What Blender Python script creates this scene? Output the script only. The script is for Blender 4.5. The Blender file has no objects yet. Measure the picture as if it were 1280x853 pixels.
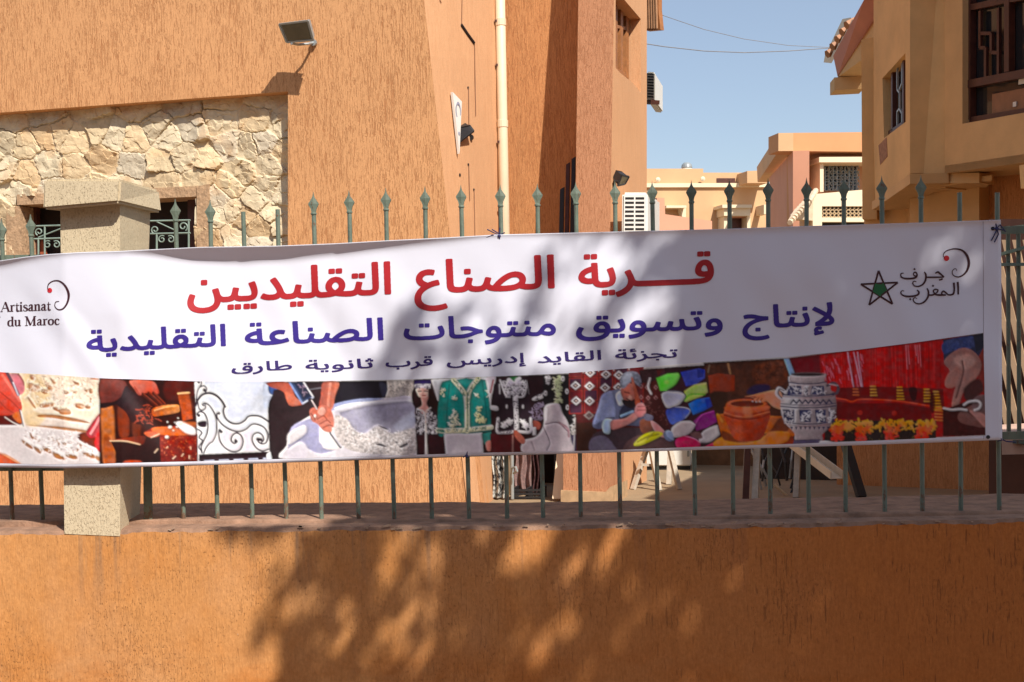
import bpy, bmesh, math, random, unicodedata
import numpy as np
from mathutils import Vector, Matrix
random.seed(7); rng = np.random.default_rng(7)
scene = bpy.context.scene
COL = scene.collection
# ------------------------------------------------------------------ camera, sky, sun
F = 1700.0
CX, CD, CZ = 1.56849, 4.73085, 1.6
YAW, PIT, ROLL = -0.07779, 0.00239, -0.02011
cy, sy, cp, sp, cr, sr = math.cos(YAW), math.sin(YAW), math.cos(PIT), math.sin(PIT), math.cos(ROLL), math.sin(ROLL)
EYE = Vector((CX, -CD, CZ))
r0 = Vector((cy, -sy, 0)); f0 = Vector((sy, cy, 0)); zz = Vector((0, 0, 1))
FWD = cp*f0 + sp*zz; u0 = -sp*f0 + cp*zz
RGT = cr*r0 + sr*u0; UPV = -sr*r0 + cr*u0
cam = bpy.data.cameras.new('camera'); camo = bpy.data.objects.new('camera', cam); COL.objects.link(camo)
cam.sensor_width = 36; cam.lens = F*36/1280; cam.clip_start = .05; cam.clip_end = 2000
camo.matrix_world = Matrix(((RGT.x, UPV.x, -FWD.x, EYE.x), (RGT.y, UPV.y, -FWD.y, EYE.y), (RGT.z, UPV.z, -FWD.z, EYE.z), (0, 0, 0, 1)))
scene.camera = camo
scene.render.resolution_x, scene.render.resolution_y = 1024, 682
SUN_A, SUN_E = math.radians(34), math.radians(47)
TOSUN = Vector((math.sin(SUN_A)*math.cos(SUN_E), -math.cos(SUN_A)*math.cos(SUN_E), math.sin(SUN_E)))
world = bpy.data.worlds.new('World'); scene.world = world; world.use_nodes = True
wn = world.node_tree; bg = wn.nodes['Background']
sky = wn.nodes.new('ShaderNodeTexSky'); sky.sky_type = 'NISHITA'; sky.sun_disc = False
sky.sun_elevation = SUN_E; sky.sun_rotation = math.pi - SUN_A
sky.air_density = 1.0; sky.dust_density = 1.1; sky.ozone_density = 1.2; sky.altitude = 400
hz_ = wn.nodes.new('ShaderNodeMix'); hz_.data_type = 'RGBA'; hz_.inputs[0].default_value = .32; hz_.inputs[7].default_value = (3.6, 3.85, 4.4, 1)   # pale dust haze
wn.links.new(sky.outputs[0], hz_.inputs[6]); wn.links.new(hz_.outputs[2], bg.inputs[0]); bg.inputs[1].default_value = 0.105
sl = bpy.data.lights.new('sun', 'SUN'); sl.energy = 4.6; sl.angle = math.radians(.53); sl.color = (1.0, .935, .855)
slo = bpy.data.objects.new('sun', sl); COL.objects.link(slo)
slo.rotation_euler = (-TOSUN).to_track_quat('-Z', 'Y').to_euler(); slo.location = (5, -8, 12)
vs = scene.view_settings; vs.view_transform = 'Standard'; vs.look = 'None'; vs.exposure = 0.45; vs.gamma = 1
scene.cycles.max_bounces = 6; scene.cycles.diffuse_bounces = 4
try: scene.cycles.use_denoising = True
except Exception: pass

# ------------------------------------------------------------------ geometry helpers
def ray(px, py): return FWD*F + RGT*(px-640) + UPV*(426.5-py)
def P(px, py, Y):
    d = ray(px, py); return EYE + d*((Y-EYE.y)/d.y)
def Pz(px, py, z):
    d = ray(px, py); return EYE + d*((z-EYE.z)/d.z)
def Pd(px, py, dep): return EYE + ray(px, py)*(dep/F)
class Plane:
    """vertical plane through two pixel columns at given camera depths (or any plane through three points)"""
    def __init__(s, a, da, b, db, c=None):
        p = Pd(a, 430, da); q = Pd(b, 430, db)
        s.u = (q-p); s.u.z = 0; s.u.normalize(); s.p = p
        s.n = s.u.cross(Vector((0, 0, 1))); s.n.normalize()
        if s.n.dot(EYE-p) < 0: s.n = -s.n
    def at(s, px, py, off=0.0):
        d = ray(px, py); pp = s.p + s.n*off
        return EYE + d*((pp-EYE).dot(s.n)/d.dot(s.n))
    def px(s, pts, off=0.0): return [s.at(x, y, off) for x, y in pts]
def V3(t): return Vector(t)

class MB:
    def __init__(s): s.v = []; s.f = []
    def add(s, vs_, fs):
        o = len(s.v); s.v += [tuple(v) for v in vs_]; s.f += [tuple(i+o for i in f) for f in fs]; return s
    def prism(s, pts, ext):
        """polygon (list of points) extruded by vector ext, closed"""
        n = len(pts); e = Vector(ext); a = [Vector(p) for p in pts]; b = [p+e for p in a]
        s.add(a+b, [tuple(range(n)), tuple(range(2*n-1, n-1, -1))] + [(i, i+n, (i+1) % n+n, (i+1) % n) for i in range(n)])
        return s
    def box(s, c, sz, rot=None):
        c = Vector(c); hx, hy, hz = (k/2 for k in sz)
        pts = [Vector(q) for q in ((-hx, -hy, -hz), (hx, -hy, -hz), (hx, hy, -hz), (-hx, hy, -hz), (-hx, -hy, hz), (hx, -hy, hz), (hx, hy, hz), (-hx, hy, hz))]
        if rot is not None: pts = [rot @ q for q in pts]
        return s.add([c+q for q in pts], [(3, 2, 1, 0), (4, 5, 6, 7), (0, 1, 5, 4), (1, 2, 6, 5), (2, 3, 7, 6), (3, 0, 4, 7)])
    def bar(s, p, q, w, h=None, up=(0, 0, 1)):
        """rectangular bar from p to q; w across, h along up"""
        p = Vector(p); q = Vector(q); h = h or w; d = (q-p).normalized(); upv = Vector(up)
        if abs(d.dot(upv)) > .98: upv = Vector((0, 1, 0))
        x = d.cross(upv).normalized(); y = x.cross(d).normalized()
        a = [p + x*(w/2*i) + y*(h/2*j) for i, j in ((-1, -1), (1, -1), (1, 1), (-1, 1))]
        return s.prism(a, q-p)
    def tube(s, pts, r, n=8, close=False):
        pts = [Vector(p) for p in pts]; m = len(pts); rs = r if isinstance(r, (list, tuple)) else [r]*m; vs_ = []; fs = []
        prevx = None
        for i, p in enumerate(pts):
            d = (pts[min(i+1, m-1)]-pts[max(i-1, 0)]).normalized()
            if prevx is None:
                a = Vector((0, 0, 1)) if abs(d.z) < .9 else Vector((1, 0, 0)); x = d.cross(a).normalized()
            else: x = (prevx - d*prevx.dot(d)).normalized()
            prevx = x; y = d.cross(x)
            for k in range(n):
                t = 2*math.pi*k/n; vs_.append(p + x*(rs[i]*math.cos(t)) + y*(rs[i]*math.sin(t)))
        for i in range(m-1):
            for k in range(n): fs.append((i*n+k, i*n+(k+1) % n, (i+1)*n+(k+1) % n, (i+1)*n+k))
        fs.append(tuple(range(n-1, -1, -1))); fs.append(tuple((m-1)*n+k for k in range(n)))
        return s.add(vs_, fs)
    def lathe(s, c, prof, n=16, axis=(0, 0, 1)):
        ax = Vector(axis).normalized(); a = Vector((1, 0, 0)) if abs(ax.x) < .9 else Vector((0, 1, 0))
        x = ax.cross(a).normalized(); y = ax.cross(x); c = Vector(c); vs_ = []; fs = []
        for r, h in prof:
            for k in range(n):
                t = 2*math.pi*k/n; vs_.append(c+ax*h+x*(r*math.cos(t))+y*(r*math.sin(t)))
        for i in range(len(prof)-1):
            for k in range(n): fs.append((i*n+k, i*n+(k+1) % n, (i+1)*n+(k+1) % n, (i+1)*n+k))
        fs.append(tuple(range(n-1, -1, -1))); fs.append(tuple((len(prof)-1)*n+k for k in range(n)))
        return s.add(vs_, fs)
    def build(s, name, mat, parent=None, smooth=False, fix=True, bevel=0):
        return obj(name, s.v, s.f, mat, parent, smooth, fix, bevel)

def _each(s, name, mat, parent=None, **kw):
    """every connected piece as an object of its own"""
    par = list(range(len(s.v)))
    def find(a):
        while par[a] != a: par[a] = par[par[a]]; a = par[a]
        return a
    for f in s.f:
        for i in f[1:]: par[find(i)] = find(f[0])
    groups = {}
    for f in s.f: groups.setdefault(find(f[0]), []).append(f)
    out = []
    for fs in groups.values():
        us = sorted({i for f in fs for i in f}); mp = {i: k for k, i in enumerate(us)}
        out.append(obj(name, [s.v[i] for i in us], [tuple(mp[i] for i in f) for f in fs], mat, parent, **kw))
    return out
MB.each = _each
def wloc(o):
    l = Vector((0, 0, 0))
    while o: l += o.location; o = o.parent
    return l
def obj(name, v, f, mat, parent=None, smooth=False, fix=True, bevel=0):
    me = bpy.data.meshes.new(name); o = bpy.data.objects.new(name, me); COL.objects.link(o)
    if parent is not None:
        base = wloc(parent); o.parent = parent
    else:
        vv = np.array(v, float); base = Vector(((vv[:, 0].min()+vv[:, 0].max())/2, (vv[:, 1].min()+vv[:, 1].max())/2, vv[:, 2].min())); o.location = base
    me.from_pydata([tuple(Vector(p)-base) for p in v], [], f)
    if fix:
        bm = bmesh.new(); bm.from_mesh(me); bmesh.ops.recalc_face_normals(bm, faces=bm.faces)
        if bevel: bmesh.ops.bevel(bm, geom=[e for e in bm.edges if len(e.link_faces) == 2 and e.calc_face_angle(0) > .5], offset=bevel, segments=2, affect='EDGES', clamp_overlap=True)
        bm.to_mesh(me); bm.free()
    if smooth: me.polygons.foreach_set('use_smooth', [True]*len(me.polygons))
    if mat: me.materials.append(mat)
    me.update(); return o
def thing(name, label, cat, loc, group=None):
    o = bpy.data.objects.new(name, None); COL.objects.link(o); o.location = loc; o.empty_display_size = .1
    tag(o, label, cat, group); return o
def tag(o, label=None, cat=None, group=None, kind=None):
    if label: o['label'] = label
    if cat: o['category'] = cat
    if group: o['group'] = group
    if kind: o['kind'] = kind
    return o
def copy_tree(o, parent=None):
    c = o.copy(); COL.objects.link(c)
    if parent is not None: c.parent = parent
    for ch in list(o.children): copy_tree(ch, c)
    return c
def slab(pl, pts, thick, off=0.0, mb=None):
    """pixel polygon on plane pl, thick metres going away from the camera"""
    mb = mb or MB(); return mb.prism(pl.px(pts, off), -pl.n*thick)

# ------------------------------------------------------------------ materials
def newmat(name):
    m = bpy.data.materials.new(name); m.use_nodes = True
    nt = m.node_tree; b = nt.nodes['Principled BSDF']; return m, nt, b
def N(nt, t, **kw):
    n = nt.nodes.new(t)
    for k, v in kw.items():
        if k in n.inputs.keys(): n.inputs[k].default_value = v
        else: setattr(n, k, v)
    return n
def ramp(nt, src, a, b, ca=(0, 0, 0, 1), cb=(1, 1, 1, 1)):
    r = nt.nodes.new('ShaderNodeValToRGB'); r.color_ramp.elements[0].position = a; r.color_ramp.elements[1].position = b
    r.color_ramp.elements[0].color = ca; r.color_ramp.elements[1].color = cb
    nt.links.new(src, r.inputs[0]); return r
def coords(nt, scale, space='Object', warp=0):
    tc = N(nt, 'ShaderNodeTexCoord'); mp = N(nt, 'ShaderNodeMapping'); mp.inputs['Scale'].default_value = scale
    nt.links.new(tc.outputs[space], mp.inputs[0]); return mp.outputs[0]
def mixc(nt, fac, a, b, mode='MIX'):
    m = nt.nodes.new('ShaderNodeMix'); m.data_type = 'RGBA'; m.blend_type = mode; m.clamp_factor = True
    if isinstance(fac, (int, float)): m.inputs[0].default_value = fac
    else: nt.links.new(fac, m.inputs[0])
    for i, c in ((6, a), (7, b)):
        if isinstance(c, tuple): m.inputs[i].default_value = c if len(c) == 4 else (*c, 1)
        else: nt.links.new(c, m.inputs[i])
    return m.outputs[2]
def bump(nt, b, h, strength, dist=.01):
    bp = N(nt, 'ShaderNodeBump'); bp.inputs['Strength'].default_value = strength; bp.inputs['Distance'].default_value = dist
    nt.links.new(h, bp.inputs['Height']); nt.links.new(bp.outputs[0], b.inputs['Normal']); return bp
def mul(nt, s, k):
    m = N(nt, 'ShaderNodeMath', operation='MULTIPLY'); m.inputs[1].default_value = k; nt.links.new(s, m.inputs[0]); return m.outputs[0]
def math2(nt, op, a, b):
    m = N(nt, 'ShaderNodeMath', operation=op)
    for i, s in enumerate((a, b)):
        if isinstance(s, (int, float)): m.inputs[i].default_value = s
        else: nt.links.new(s, m.inputs[i])
    return m.outputs[0]
def plain(name, col, rough=.7, metal=0, var=.12, vscale=9, bumpk=0, bscale=80):
    m, nt, b = newmat(name); b.inputs['Roughness'].default_value = rough; b.inputs['Metallic'].default_value = metal
    n = N(nt, 'ShaderNodeTexNoise', Scale=vscale, Detail=5, Roughness=.6)
    nt.links.new(coords(nt, (1, 1, 1)), n.inputs[0])
    r = ramp(nt, n.outputs[0], .3, .7)
    d = tuple(c*(1-var) for c in col); l = tuple(min(1, c*(1+var)) for c in col)
    nt.links.new(mixc(nt, r.outputs[0], d, l), b.inputs['Base Color'])
    if bumpk:
        n2 = N(nt, 'ShaderNodeTexNoise', Scale=bscale, Detail=4); nt.links.new(coords(nt, (1, 1, 1)), n2.inputs[0]); bump(nt, b, n2.outputs[0], bumpk)
    return m
def scratched(name, col, dark, scr=(120, 120, 13), amount=.55, bumpk=.45, big=.12, dist=.008, lo=.40, hi=.47, hatch=.10):
    """render scratched vertically with a trowel: fine wavering tears, thicker in places, on a fairly even coat"""
    m, nt, b = newmat(name); b.inputs['Roughness'].default_value = .92; b.inputs['Specular IOR Level'].default_value = .2
    base = coords(nt, (1, 1, 1))
    wz = N(nt, 'ShaderNodeTexNoise', Scale=16, Detail=2); nt.links.new(base, wz.inputs[0])
    wv = N(nt, 'ShaderNodeVectorMath', operation='MULTIPLY_ADD'); nt.links.new(wz.outputs[1], wv.inputs[0]); wv.inputs[1].default_value = (.022, .022, .03); nt.links.new(base, wv.inputs[2])
    def nz(scale, det, rough=.55, warp=True):
        mp = N(nt, 'ShaderNodeMapping'); mp.inputs['Scale'].default_value = scale; nt.links.new(wv.outputs[0] if warp else base, mp.inputs[0])
        n = N(nt, 'ShaderNodeTexNoise', Scale=1, Detail=det, Roughness=rough); nt.links.new(mp.outputs[0], n.inputs[0]); return n.outputs[0]
    n = nz(scr, 3); n2 = nz(tuple(s*.55 for s in scr), 3, .6)
    pat = ramp(nt, nz((2.6, 2.6, 1.7), 5, .62, False), .33, .70)
    sh = math2(nt, 'MULTIPLY', math2(nt, 'SUBTRACT', .5, pat.outputs[0]), .085)
    t1 = ramp(nt, math2(nt, 'ADD', n, sh), lo, hi, (1, 1, 1, 1), (0, 0, 0, 1))
    t2 = ramp(nt, math2(nt, 'ADD', n2, sh), lo-.055, hi-.06, (1, 1, 1, 1), (0, 0, 0, 1))
    tear = math2(nt, 'MAXIMUM', mul(nt, t1.outputs[0], .8), t2.outputs[0])
    r4 = ramp(nt, nz((.9, .9, .5), 6, .65, False), .3, .72)
    c0 = mixc(nt, r4.outputs[0], tuple(c*(1-big) for c in col), tuple(c*(1+big*.6) for c in col))
    ht = nz((scr[0]*1.5, scr[1]*1.5, 5), 3); rh = ramp(nt, ht, .3, .7, (1-hatch, 1-hatch*1.25, 1-hatch*1.5, 1), (1+hatch*.5,)*3+(1,))
    c0 = mixc(nt, 1.0, c0, rh.outputs[0], 'MULTIPLY')
    gr_ = nz((150, 150, 110), 3, .6, False); rg = ramp(nt, gr_, .35, .65, (.92, .91, .90, 1), (1.05, 1.05, 1.05, 1)); c0 = mixc(nt, 1.0, c0, rg.outputs[0], 'MULTIPLY')
    nt.links.new(mixc(nt, mul(nt, tear, amount), c0, dark), b.inputs['Base Color'])
    hgt = math2(nt, 'SUBTRACT', math2(nt, 'ADD', mul(nt, ht, .35), mul(nt, gr_, .25)), tear)
    bump(nt, b, hgt, bumpk, dist); return m
def lowwall(name):
    """old ochre coat: combed vertical hatch, pits, grey drips under the coping, a redder damp band low down"""
    m, nt, b = newmat(name); b.inputs['Roughness'].default_value = .92; b.inputs['Specular IOR Level'].default_value = .2
    base = coords(nt, (1, 1, 1))
    def nz(scale, det, rough=.6):
        mp = N(nt, 'ShaderNodeMapping'); mp.inputs['Scale'].default_value = scale; nt.links.new(base, mp.inputs[0])
        n = N(nt, 'ShaderNodeTexNoise', Scale=1, Detail=det, Roughness=rough); nt.links.new(mp.outputs[0], n.inputs[0]); return n.outputs[0]
    sep = N(nt, 'ShaderNodeSeparateXYZ'); nt.links.new(base, sep.inputs[0])
    c = mixc(nt, ramp(nt, nz((2.2, 2.2, 1.6), 6, .65), .3, .7).outputs[0], (.55, .255, .085), (.63, .31, .115))
    c = mixc(nt, mul(nt, ramp(nt, nz((5, 5, 4), 6, .7), .48, .72).outputs[0], .6), c, (.56, .225, .055))
    c = mixc(nt, mul(nt, ramp(nt, nz((13, 13, 8), 6, .7), .52, .75).outputs[0], .35), c, (.40, .20, .09))
    # bleached dusty areas
    c = mixc(nt, mul(nt, ramp(nt, nz((3.1, 3.1, 2.4), 5), .52, .72).outputs[0], .4), c, (.58, .32, .16))
    zlow = N(nt, 'ShaderNodeMapRange'); zlow.inputs[1].default_value = .62; zlow.inputs[2].default_value = .46; nt.links.new(sep.outputs[2], zlow.inputs[0])
    lo_ = math2(nt, 'MULTIPLY', zlow.outputs[0], ramp(nt, nz((2.6, 2.6, 6), 6, .65), .45, .62).outputs[0]); c = mixc(nt, mul(nt, lo_, .75), c, (.50, .18, .04))
    ztop = N(nt, 'ShaderNodeMapRange'); ztop.inputs[1].default_value = .70; ztop.inputs[2].default_value = .97; nt.links.new(sep.outputs[2], ztop.inputs[0])
    dr = math2(nt, 'MULTIPLY', ztop.outputs[0], ramp(nt, nz((17, 17, 1.1), 4, .6), .555, .68).outputs[0]); c = mixc(nt, mul(nt, dr, .7), c, (.20, .15, .11))
    xr = N(nt, 'ShaderNodeMapRange'); xr.inputs[1].default_value = -.9; xr.inputs[2].default_value = .9; nt.links.new(sep.outputs[0], xr.inputs[0])   # grades darker and redder towards the right
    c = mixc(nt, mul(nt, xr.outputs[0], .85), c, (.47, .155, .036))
    hatch = nz((190, 190, 26), 4, .65); rh = ramp(nt, hatch, .3, .7, (.91, .89, .87, 1), (1.05, 1.05, 1.05, 1)); c = mixc(nt, 1, c, rh.outputs[0], 'MULTIPLY')
    patch = ramp(nt, nz((3.4, 3.4, 2.5), 5), .40, .66).outputs[0]
    sh = mul(nt, math2(nt, 'SUBTRACT', .5, patch), .10)
    pits = ramp(nt, math2(nt, 'ADD', nz((200, 200, 80), 3, .65), sh), .325, .385, (1, 1, 1, 1), (0, 0, 0, 1)).outputs[0]
    crk = ramp(nt, math2(nt, 'ADD', nz((120, 120, 11), 4, .6), sh), .355, .41, (1, 1, 1, 1), (0, 0, 0, 1)).outputs[0]
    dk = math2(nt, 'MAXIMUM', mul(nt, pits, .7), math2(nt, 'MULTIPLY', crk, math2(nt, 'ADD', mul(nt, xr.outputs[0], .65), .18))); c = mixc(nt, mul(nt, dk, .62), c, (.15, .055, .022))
    gt = ramp(nt, nz((95, 95, 70), 4, .7), .3, .7, (.86, .84, .82, 1), (1.09, 1.09, 1.09, 1)); c = mixc(nt, 1, c, gt.outputs[0], 'MULTIPLY')
    fl = ramp(nt, nz((55, 55, 55), 2), .80, .82).outputs[0]; c = mixc(nt, fl, c, (.6, .5, .4))
    nt.links.new(c, b.inputs['Base Color'])
    wv = nz((14, 14, 9), 4); h = math2(nt, 'SUBTRACT', math2(nt, 'ADD', mul(nt, hatch, .35), mul(nt, wv, 1.1)), dk); bump(nt, b, h, .6, .008); return m
def vcol(name, rough=.5, gloss=.3, bumpk=0, bscale=60):
    m, nt, b = newmat(name); a = N(nt, 'ShaderNodeVertexColor', layer_name='Col')
    nt.links.new(a.outputs[0], b.inputs['Base Color']); b.inputs['Roughness'].default_value = rough; b.inputs['Specular IOR Level'].default_value = gloss
    if bumpk:
        n2 = N(nt, 'ShaderNodeTexNoise', Scale=bscale, Detail=6, Roughness=.65); nt.links.new(coords(nt, (1, 1, 1)), n2.inputs[0]); bump(nt, b, n2.outputs[0], bumpk)
    return m
def setcol(o, cols):
    a = o.data.color_attributes.new('Col', 'FLOAT_COLOR', 'POINT'); c = np.ones((len(o.data.vertices), 4), np.float32); c[:, :3] = cols
    a.data.foreach_set('color', c.ravel())
def lin(c):
    c = np.asarray(c, float)/255; return np.where(c <= .04045, c/12.92, ((c+.055)/1.055)**2.4)
def L(*c): return tuple(float(x) for x in lin(c))

M = {}
M['facade'] = scratched('orange_scratched_render', (.66, .345, .158), (.30, .10, .032), scr=(150, 150, 8.5), amount=.58, bumpk=.5, big=.08)
M['facade_side'] = scratched('orange_smooth_render', (.64, .355, .185), (.48, .23, .10), scr=(60, 60, 5), amount=.22, bumpk=.2, big=.08, hatch=.05)
M['facade_red'] = scratched('red_orange_render', (.60, .285, .118), (.24, .07, .025), scr=(130, 130, 9), amount=.40, bumpk=.4, big=.10, hatch=.2)
M['pilaster'] = scratched('pink_orange_render', (.51, .25, .135), (.27, .10, .04), scr=(130, 130, 10), amount=.42, bumpk=.4, big=.08, hatch=.2)
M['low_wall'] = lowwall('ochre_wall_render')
M['cream'] = scratched('cream_render', (.62, .52, .35), (.46, .34, .20), scr=(210, 210, 100), amount=.36, bumpk=.6, big=.10, dist=.006, lo=.36, hi=.42, hatch=.06)
M['coping'] = plain('dusty_mortar', (.27, .155, .098), .95, var=.35, vscale=14, bumpk=.6, bscale=60)
M['green'], nt, b = newmat('green_paint_iron'); b.inputs['Roughness'].default_value = .5
n1 = N(nt, 'ShaderNodeTexNoise', Scale=22, Detail=6, Roughness=.65); nt.links.new(coords(nt, (1, 1, .6)), n1.inputs[0])
n2 = N(nt, 'ShaderNodeTexNoise', Scale=60, Detail=5, Roughness=.7); nt.links.new(coords(nt, (1, 1, .5)), n2.inputs[0])
c = mixc(nt, ramp(nt, n1.outputs[0], .3, .7).outputs[0], (.105, .14, .105), (.165, .205, .155))
sp = N(nt, 'ShaderNodeSeparateXYZ'); nt.links.new(coords(nt, (1, 1, 1)), sp.inputs[0])
zr = N(nt, 'ShaderNodeMapRange'); zr.inputs[1].default_value = .12; zr.inputs[2].default_value = -.01; nt.links.new(sp.outputs[2], zr.inputs[0])
rf = ramp(nt, math2(nt, 'ADD', n2.outputs[0], mul(nt, zr.outputs[0], .13)), .60, .66); c = mixc(nt, mul(nt, rf.outputs[0], .8), c, (.15, .062, .03))
nt.links.new(c, b.inputs['Base Color']); bump(nt, b, n2.outputs[0], .25)
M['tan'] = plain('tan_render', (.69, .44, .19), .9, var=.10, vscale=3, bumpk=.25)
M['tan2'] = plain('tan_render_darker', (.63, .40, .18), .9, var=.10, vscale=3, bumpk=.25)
M['farorange'] = plain('far_orange_render', (.60, .29, .13), .9, var=.07, vscale=1.2)
M['farpink'] = plain('far_pink_render', (.62, .30, .19), .9, var=.06, vscale=1.2)
M['fartan'] = plain('far_tan_render', (.60, .37, .195), .9, var=.07, vscale=1.2)
M['farcream'] = plain('far_cream_trim', (.78, .64, .44), .9, var=.05, vscale=2)
M['dark'] = plain('dark_interior', (.02, .012, .01), .8, var=.3)
M['darkwood'] = plain('dark_red_wood', (.075, .022, .014), .5, var=.3, vscale=14)
M['oldwood'] = plain('orange_wood', (.33, .13, .04), .55, var=.25, vscale=14)
M['white'] = plain('off_white_paint', (.74, .72, .66), .5, var=.05)
M['pipe'] = plain('cream_plastic_pipe', (.80, .66, .46), .5, var=.06, vscale=4)
M['black'] = plain('black_plastic', (.018, .018, .02), .45, var=.2)
M['grey'] = plain('grey_metal', (.33, .36, .36), .4, .3, var=.1)
M['glass'] = plain('floodlight_glass', (.11, .095, .06), .12, var=.2)
M['brick'] = plain('weathered_stone_trim', (.42, .27, .155), .95, var=.3, vscale=30, bumpk=.8, bscale=45)
M['wood'] = plain('pale_timber', (.50, .36, .20), .7, var=.2, vscale=20)
M['red_trim'] = plain('pinkish_fascia', (.50, .20, .13), .9, var=.08, vscale=3)
M['wire'] = plain('cable', (.22, .22, .23), .6)
M['winglass'], _nt, _b = newmat('window_glass'); _b.inputs['Base Color'].default_value = (.02, .02, .022, 1); _b.inputs['Roughness'].default_value = .06
M['leaf'] = plain('leaf', (.06, .11, .03), .6, var=.3)
M['bark'] = plain('bark', (.16, .11, .07), .9, var=.3, vscale=12, bumpk=.6)
M['asphalt'] = plain('asphalt', (.06, .058, .055), .95, var=.2, vscale=30, bumpk=.4)
M['paving'] = plain('dusty_paving', (.15, .085, .055), .95, var=.15, vscale=6, bumpk=.3)
M['yard'] = plain('yard_paving', (.285, .20, .115), .95, var=.12, vscale=3, bumpk=.3)
# ------------------------------------------------------------------ setting
ZG = .35
g = MB().add([(-600, -600, -.15), (600, -600, -.15), (600, 900, -.15), (-600, 900, -.15)], [(0, 1, 2, 3)]).build('ground', M['yard'], fix=False); tag(g, kind='structure')
rd = MB().add([(-80, -15, -.13), (80, -15, -.13), (80, -5.6, -.13), (-80, -5.6, -.13)], [(0, 1, 2, 3)]).build('road', M['asphalt'], fix=False); tag(rd, kind='structure')
pv = MB().box((0, -2.8, -.07), (160, 5.6, .14)).build('pavement', M['paving']); tag(pv, kind='structure')
yd = MB().box((0, 30.2, ZG/2-.02), (140, 60, ZG+.04)).build('yard', M['yard']); tag(yd, kind='structure')
YD = ZG

def poly_interp(pts, x):
    xs = [p[0] for p in pts]; ys = [p[1] for p in pts]; return float(np.interp(x, xs, ys))
def smooth_noise(n, k, amp):
    a = rng.normal(size=n+k*2); w = np.hanning(k); w /= w.sum(); return np.convolve(a, w, 'same')[k:k+n]*amp*math.sqrt(k)*.6

# low wall : continuous profile sampled along x, hand-trowelled edges
LEDGE = [(-700, 668), (0, 665), (200, 661), (440, 660), (640, 658), (800, 656.5), (960, 655), (1100, 653), (1280, 649), (2200, 630)]
FOOT = [(-700, 652), (0, 650), (230, 648.5), (470, 649), (680, 647.5), (870, 644.5), (1010, 641), (1250, 637.8), (2200, 622)]
BACK = [(-700, 634), (0, 631), (200, 629.5), (600, 628), (800, 625), (1000, 622), (1280, 617), (2200, 604)]
n = 900; pxs = np.linspace(-560, 2100, n)
j1 = smooth_noise(n, 7, .0018)+smooth_noise(n, 31, .002); j2 = smooth_noise(n, 9, .002)+smooth_noise(n, 41, .003); j3 = smooth_noise(n, 25, .006); j4 = smooth_noise(n, 15, .004)
rows = []; 
for i, x in enumerate(pxs):
    a = P(x, poly_interp(LEDGE, x), -.15); f = P(x, poly_interp(FOOT, x), 0.0); zs = f.z; b = Pz(x, poly_interp(BACK, x), zs)
    zl = min(a.z, zs-.006); X = a.x
    rows.append([(X, -.15, -.05), (X, -.15, .25), (X, -.15, .45), (X, -.15, zl-.10), (X, -.15+j1[i]*.4, zl-.012+j1[i]), (X, -.142+j2[i]*.5, zl+j1[i]*.7), (X, -.075, zl+.001+j4[i]*.35), (X, -.034+j4[i]*.7, zl+.0015),
                 (X, -.030+j4[i]*.8, zs-.004), (X, -.024+j4[i]*.8, zs+j4[i]*.15), (X, .08, zs+.001+j4[i]*.2), (X, .2, zs+j2[i]*.4), (X, b.y-.02+j3[i], zs+j2[i]*.4), (X, b.y+j3[i], zs-.02), (X, b.y+.01, .3)])
m = len(rows[0]); v = [p for r in rows for p in r]; f = [(i*m+k, (i+1)*m+k, (i+1)*m+k+1, i*m+k+1) for i in range(n-1) for k in range(m-1)]
cut = 4
t = thing('boundary_wall', 'low ochre rendered wall under the iron railing, dappled with tree shade', 'wall', (1.6, 0, 0))
def submesh(f, v, keep):
    fs = [q for q in f if keep(q)]; used = sorted({i for q in fs for i in q}); mp = {i: k for k, i in enumerate(used)}
    return [v[i] for i in used], [tuple(mp[i] for i in q) for q in fs]
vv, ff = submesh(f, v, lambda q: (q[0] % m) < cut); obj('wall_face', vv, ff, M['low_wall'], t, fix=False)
vv, ff = submesh(f, v, lambda q: (q[0] % m) >= cut); obj('coping', vv, ff, M['coping'], t, fix=False)
# loose chips of render knocked off the edge of the coping
mb = MB()
for k in range(46):
    x = random.choice([random.uniform(640, 1260), random.uniform(200, 640)]); a = P(x, poly_interp(LEDGE, x)+random.uniform(-3, 3), -.151)
    s = random.uniform(.004, .013); mb.box(a, (s*random.uniform(1, 2.6), .004, s*.5), Matrix.Rotation(random.uniform(-.4, .4), 3, 'Y'))
c = mb.build('chipped_edge', plain('pale_chips', (.33, .23, .16), .9, var=.4, vscale=40), t)

# gate pillar
t = thing('masonry_pillar', 'square cream rendered pillar with a heavy cap rising through the railing', 'pillar', (P(115, 663, -.16).x, 0, 1.0))
FY, BY = -.153, .13
lo = [P(80.5, 664, FY), P(150, 663, FY), P(174, 645, BY), P(112, 645, BY)]
hi = [P(75, 240, FY), P(150, 238, FY), P(188.5, 245, BY), P(118, 245, BY)]
for i in (0, 1): lo[i].y = hi[i].y = FY
for p in lo: p.z = lo[0].z-.01
NS = 14; vs_ = []; fs = []
for k in range(NS+1):
    for i in range(4): vs_.append(lo[i].lerp(hi[i], k/NS))
for k in range(NS):
    for i in range(4): fs.append((k*4+i, k*4+(i+1) % 4, (k+1)*4+(i+1) % 4, (k+1)*4+i))
fs += [(3, 2, 1, 0), tuple(NS*4+i for i in range(4))]
MB().add(vs_, fs).build('shaft', M['cream'], t)
CF, CB = -.215, .165
a0, a1 = P(53, 262, CF), P(149, 253.5, CF); b0, b1 = P(53.5, 223.5, CF), P(151, 224, CF)
a2, a3 = P(202.5, 266, CB), P(115, 268, CB); b2, b3 = P(199, 238, CB), P(130, 224, CB)
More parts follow.
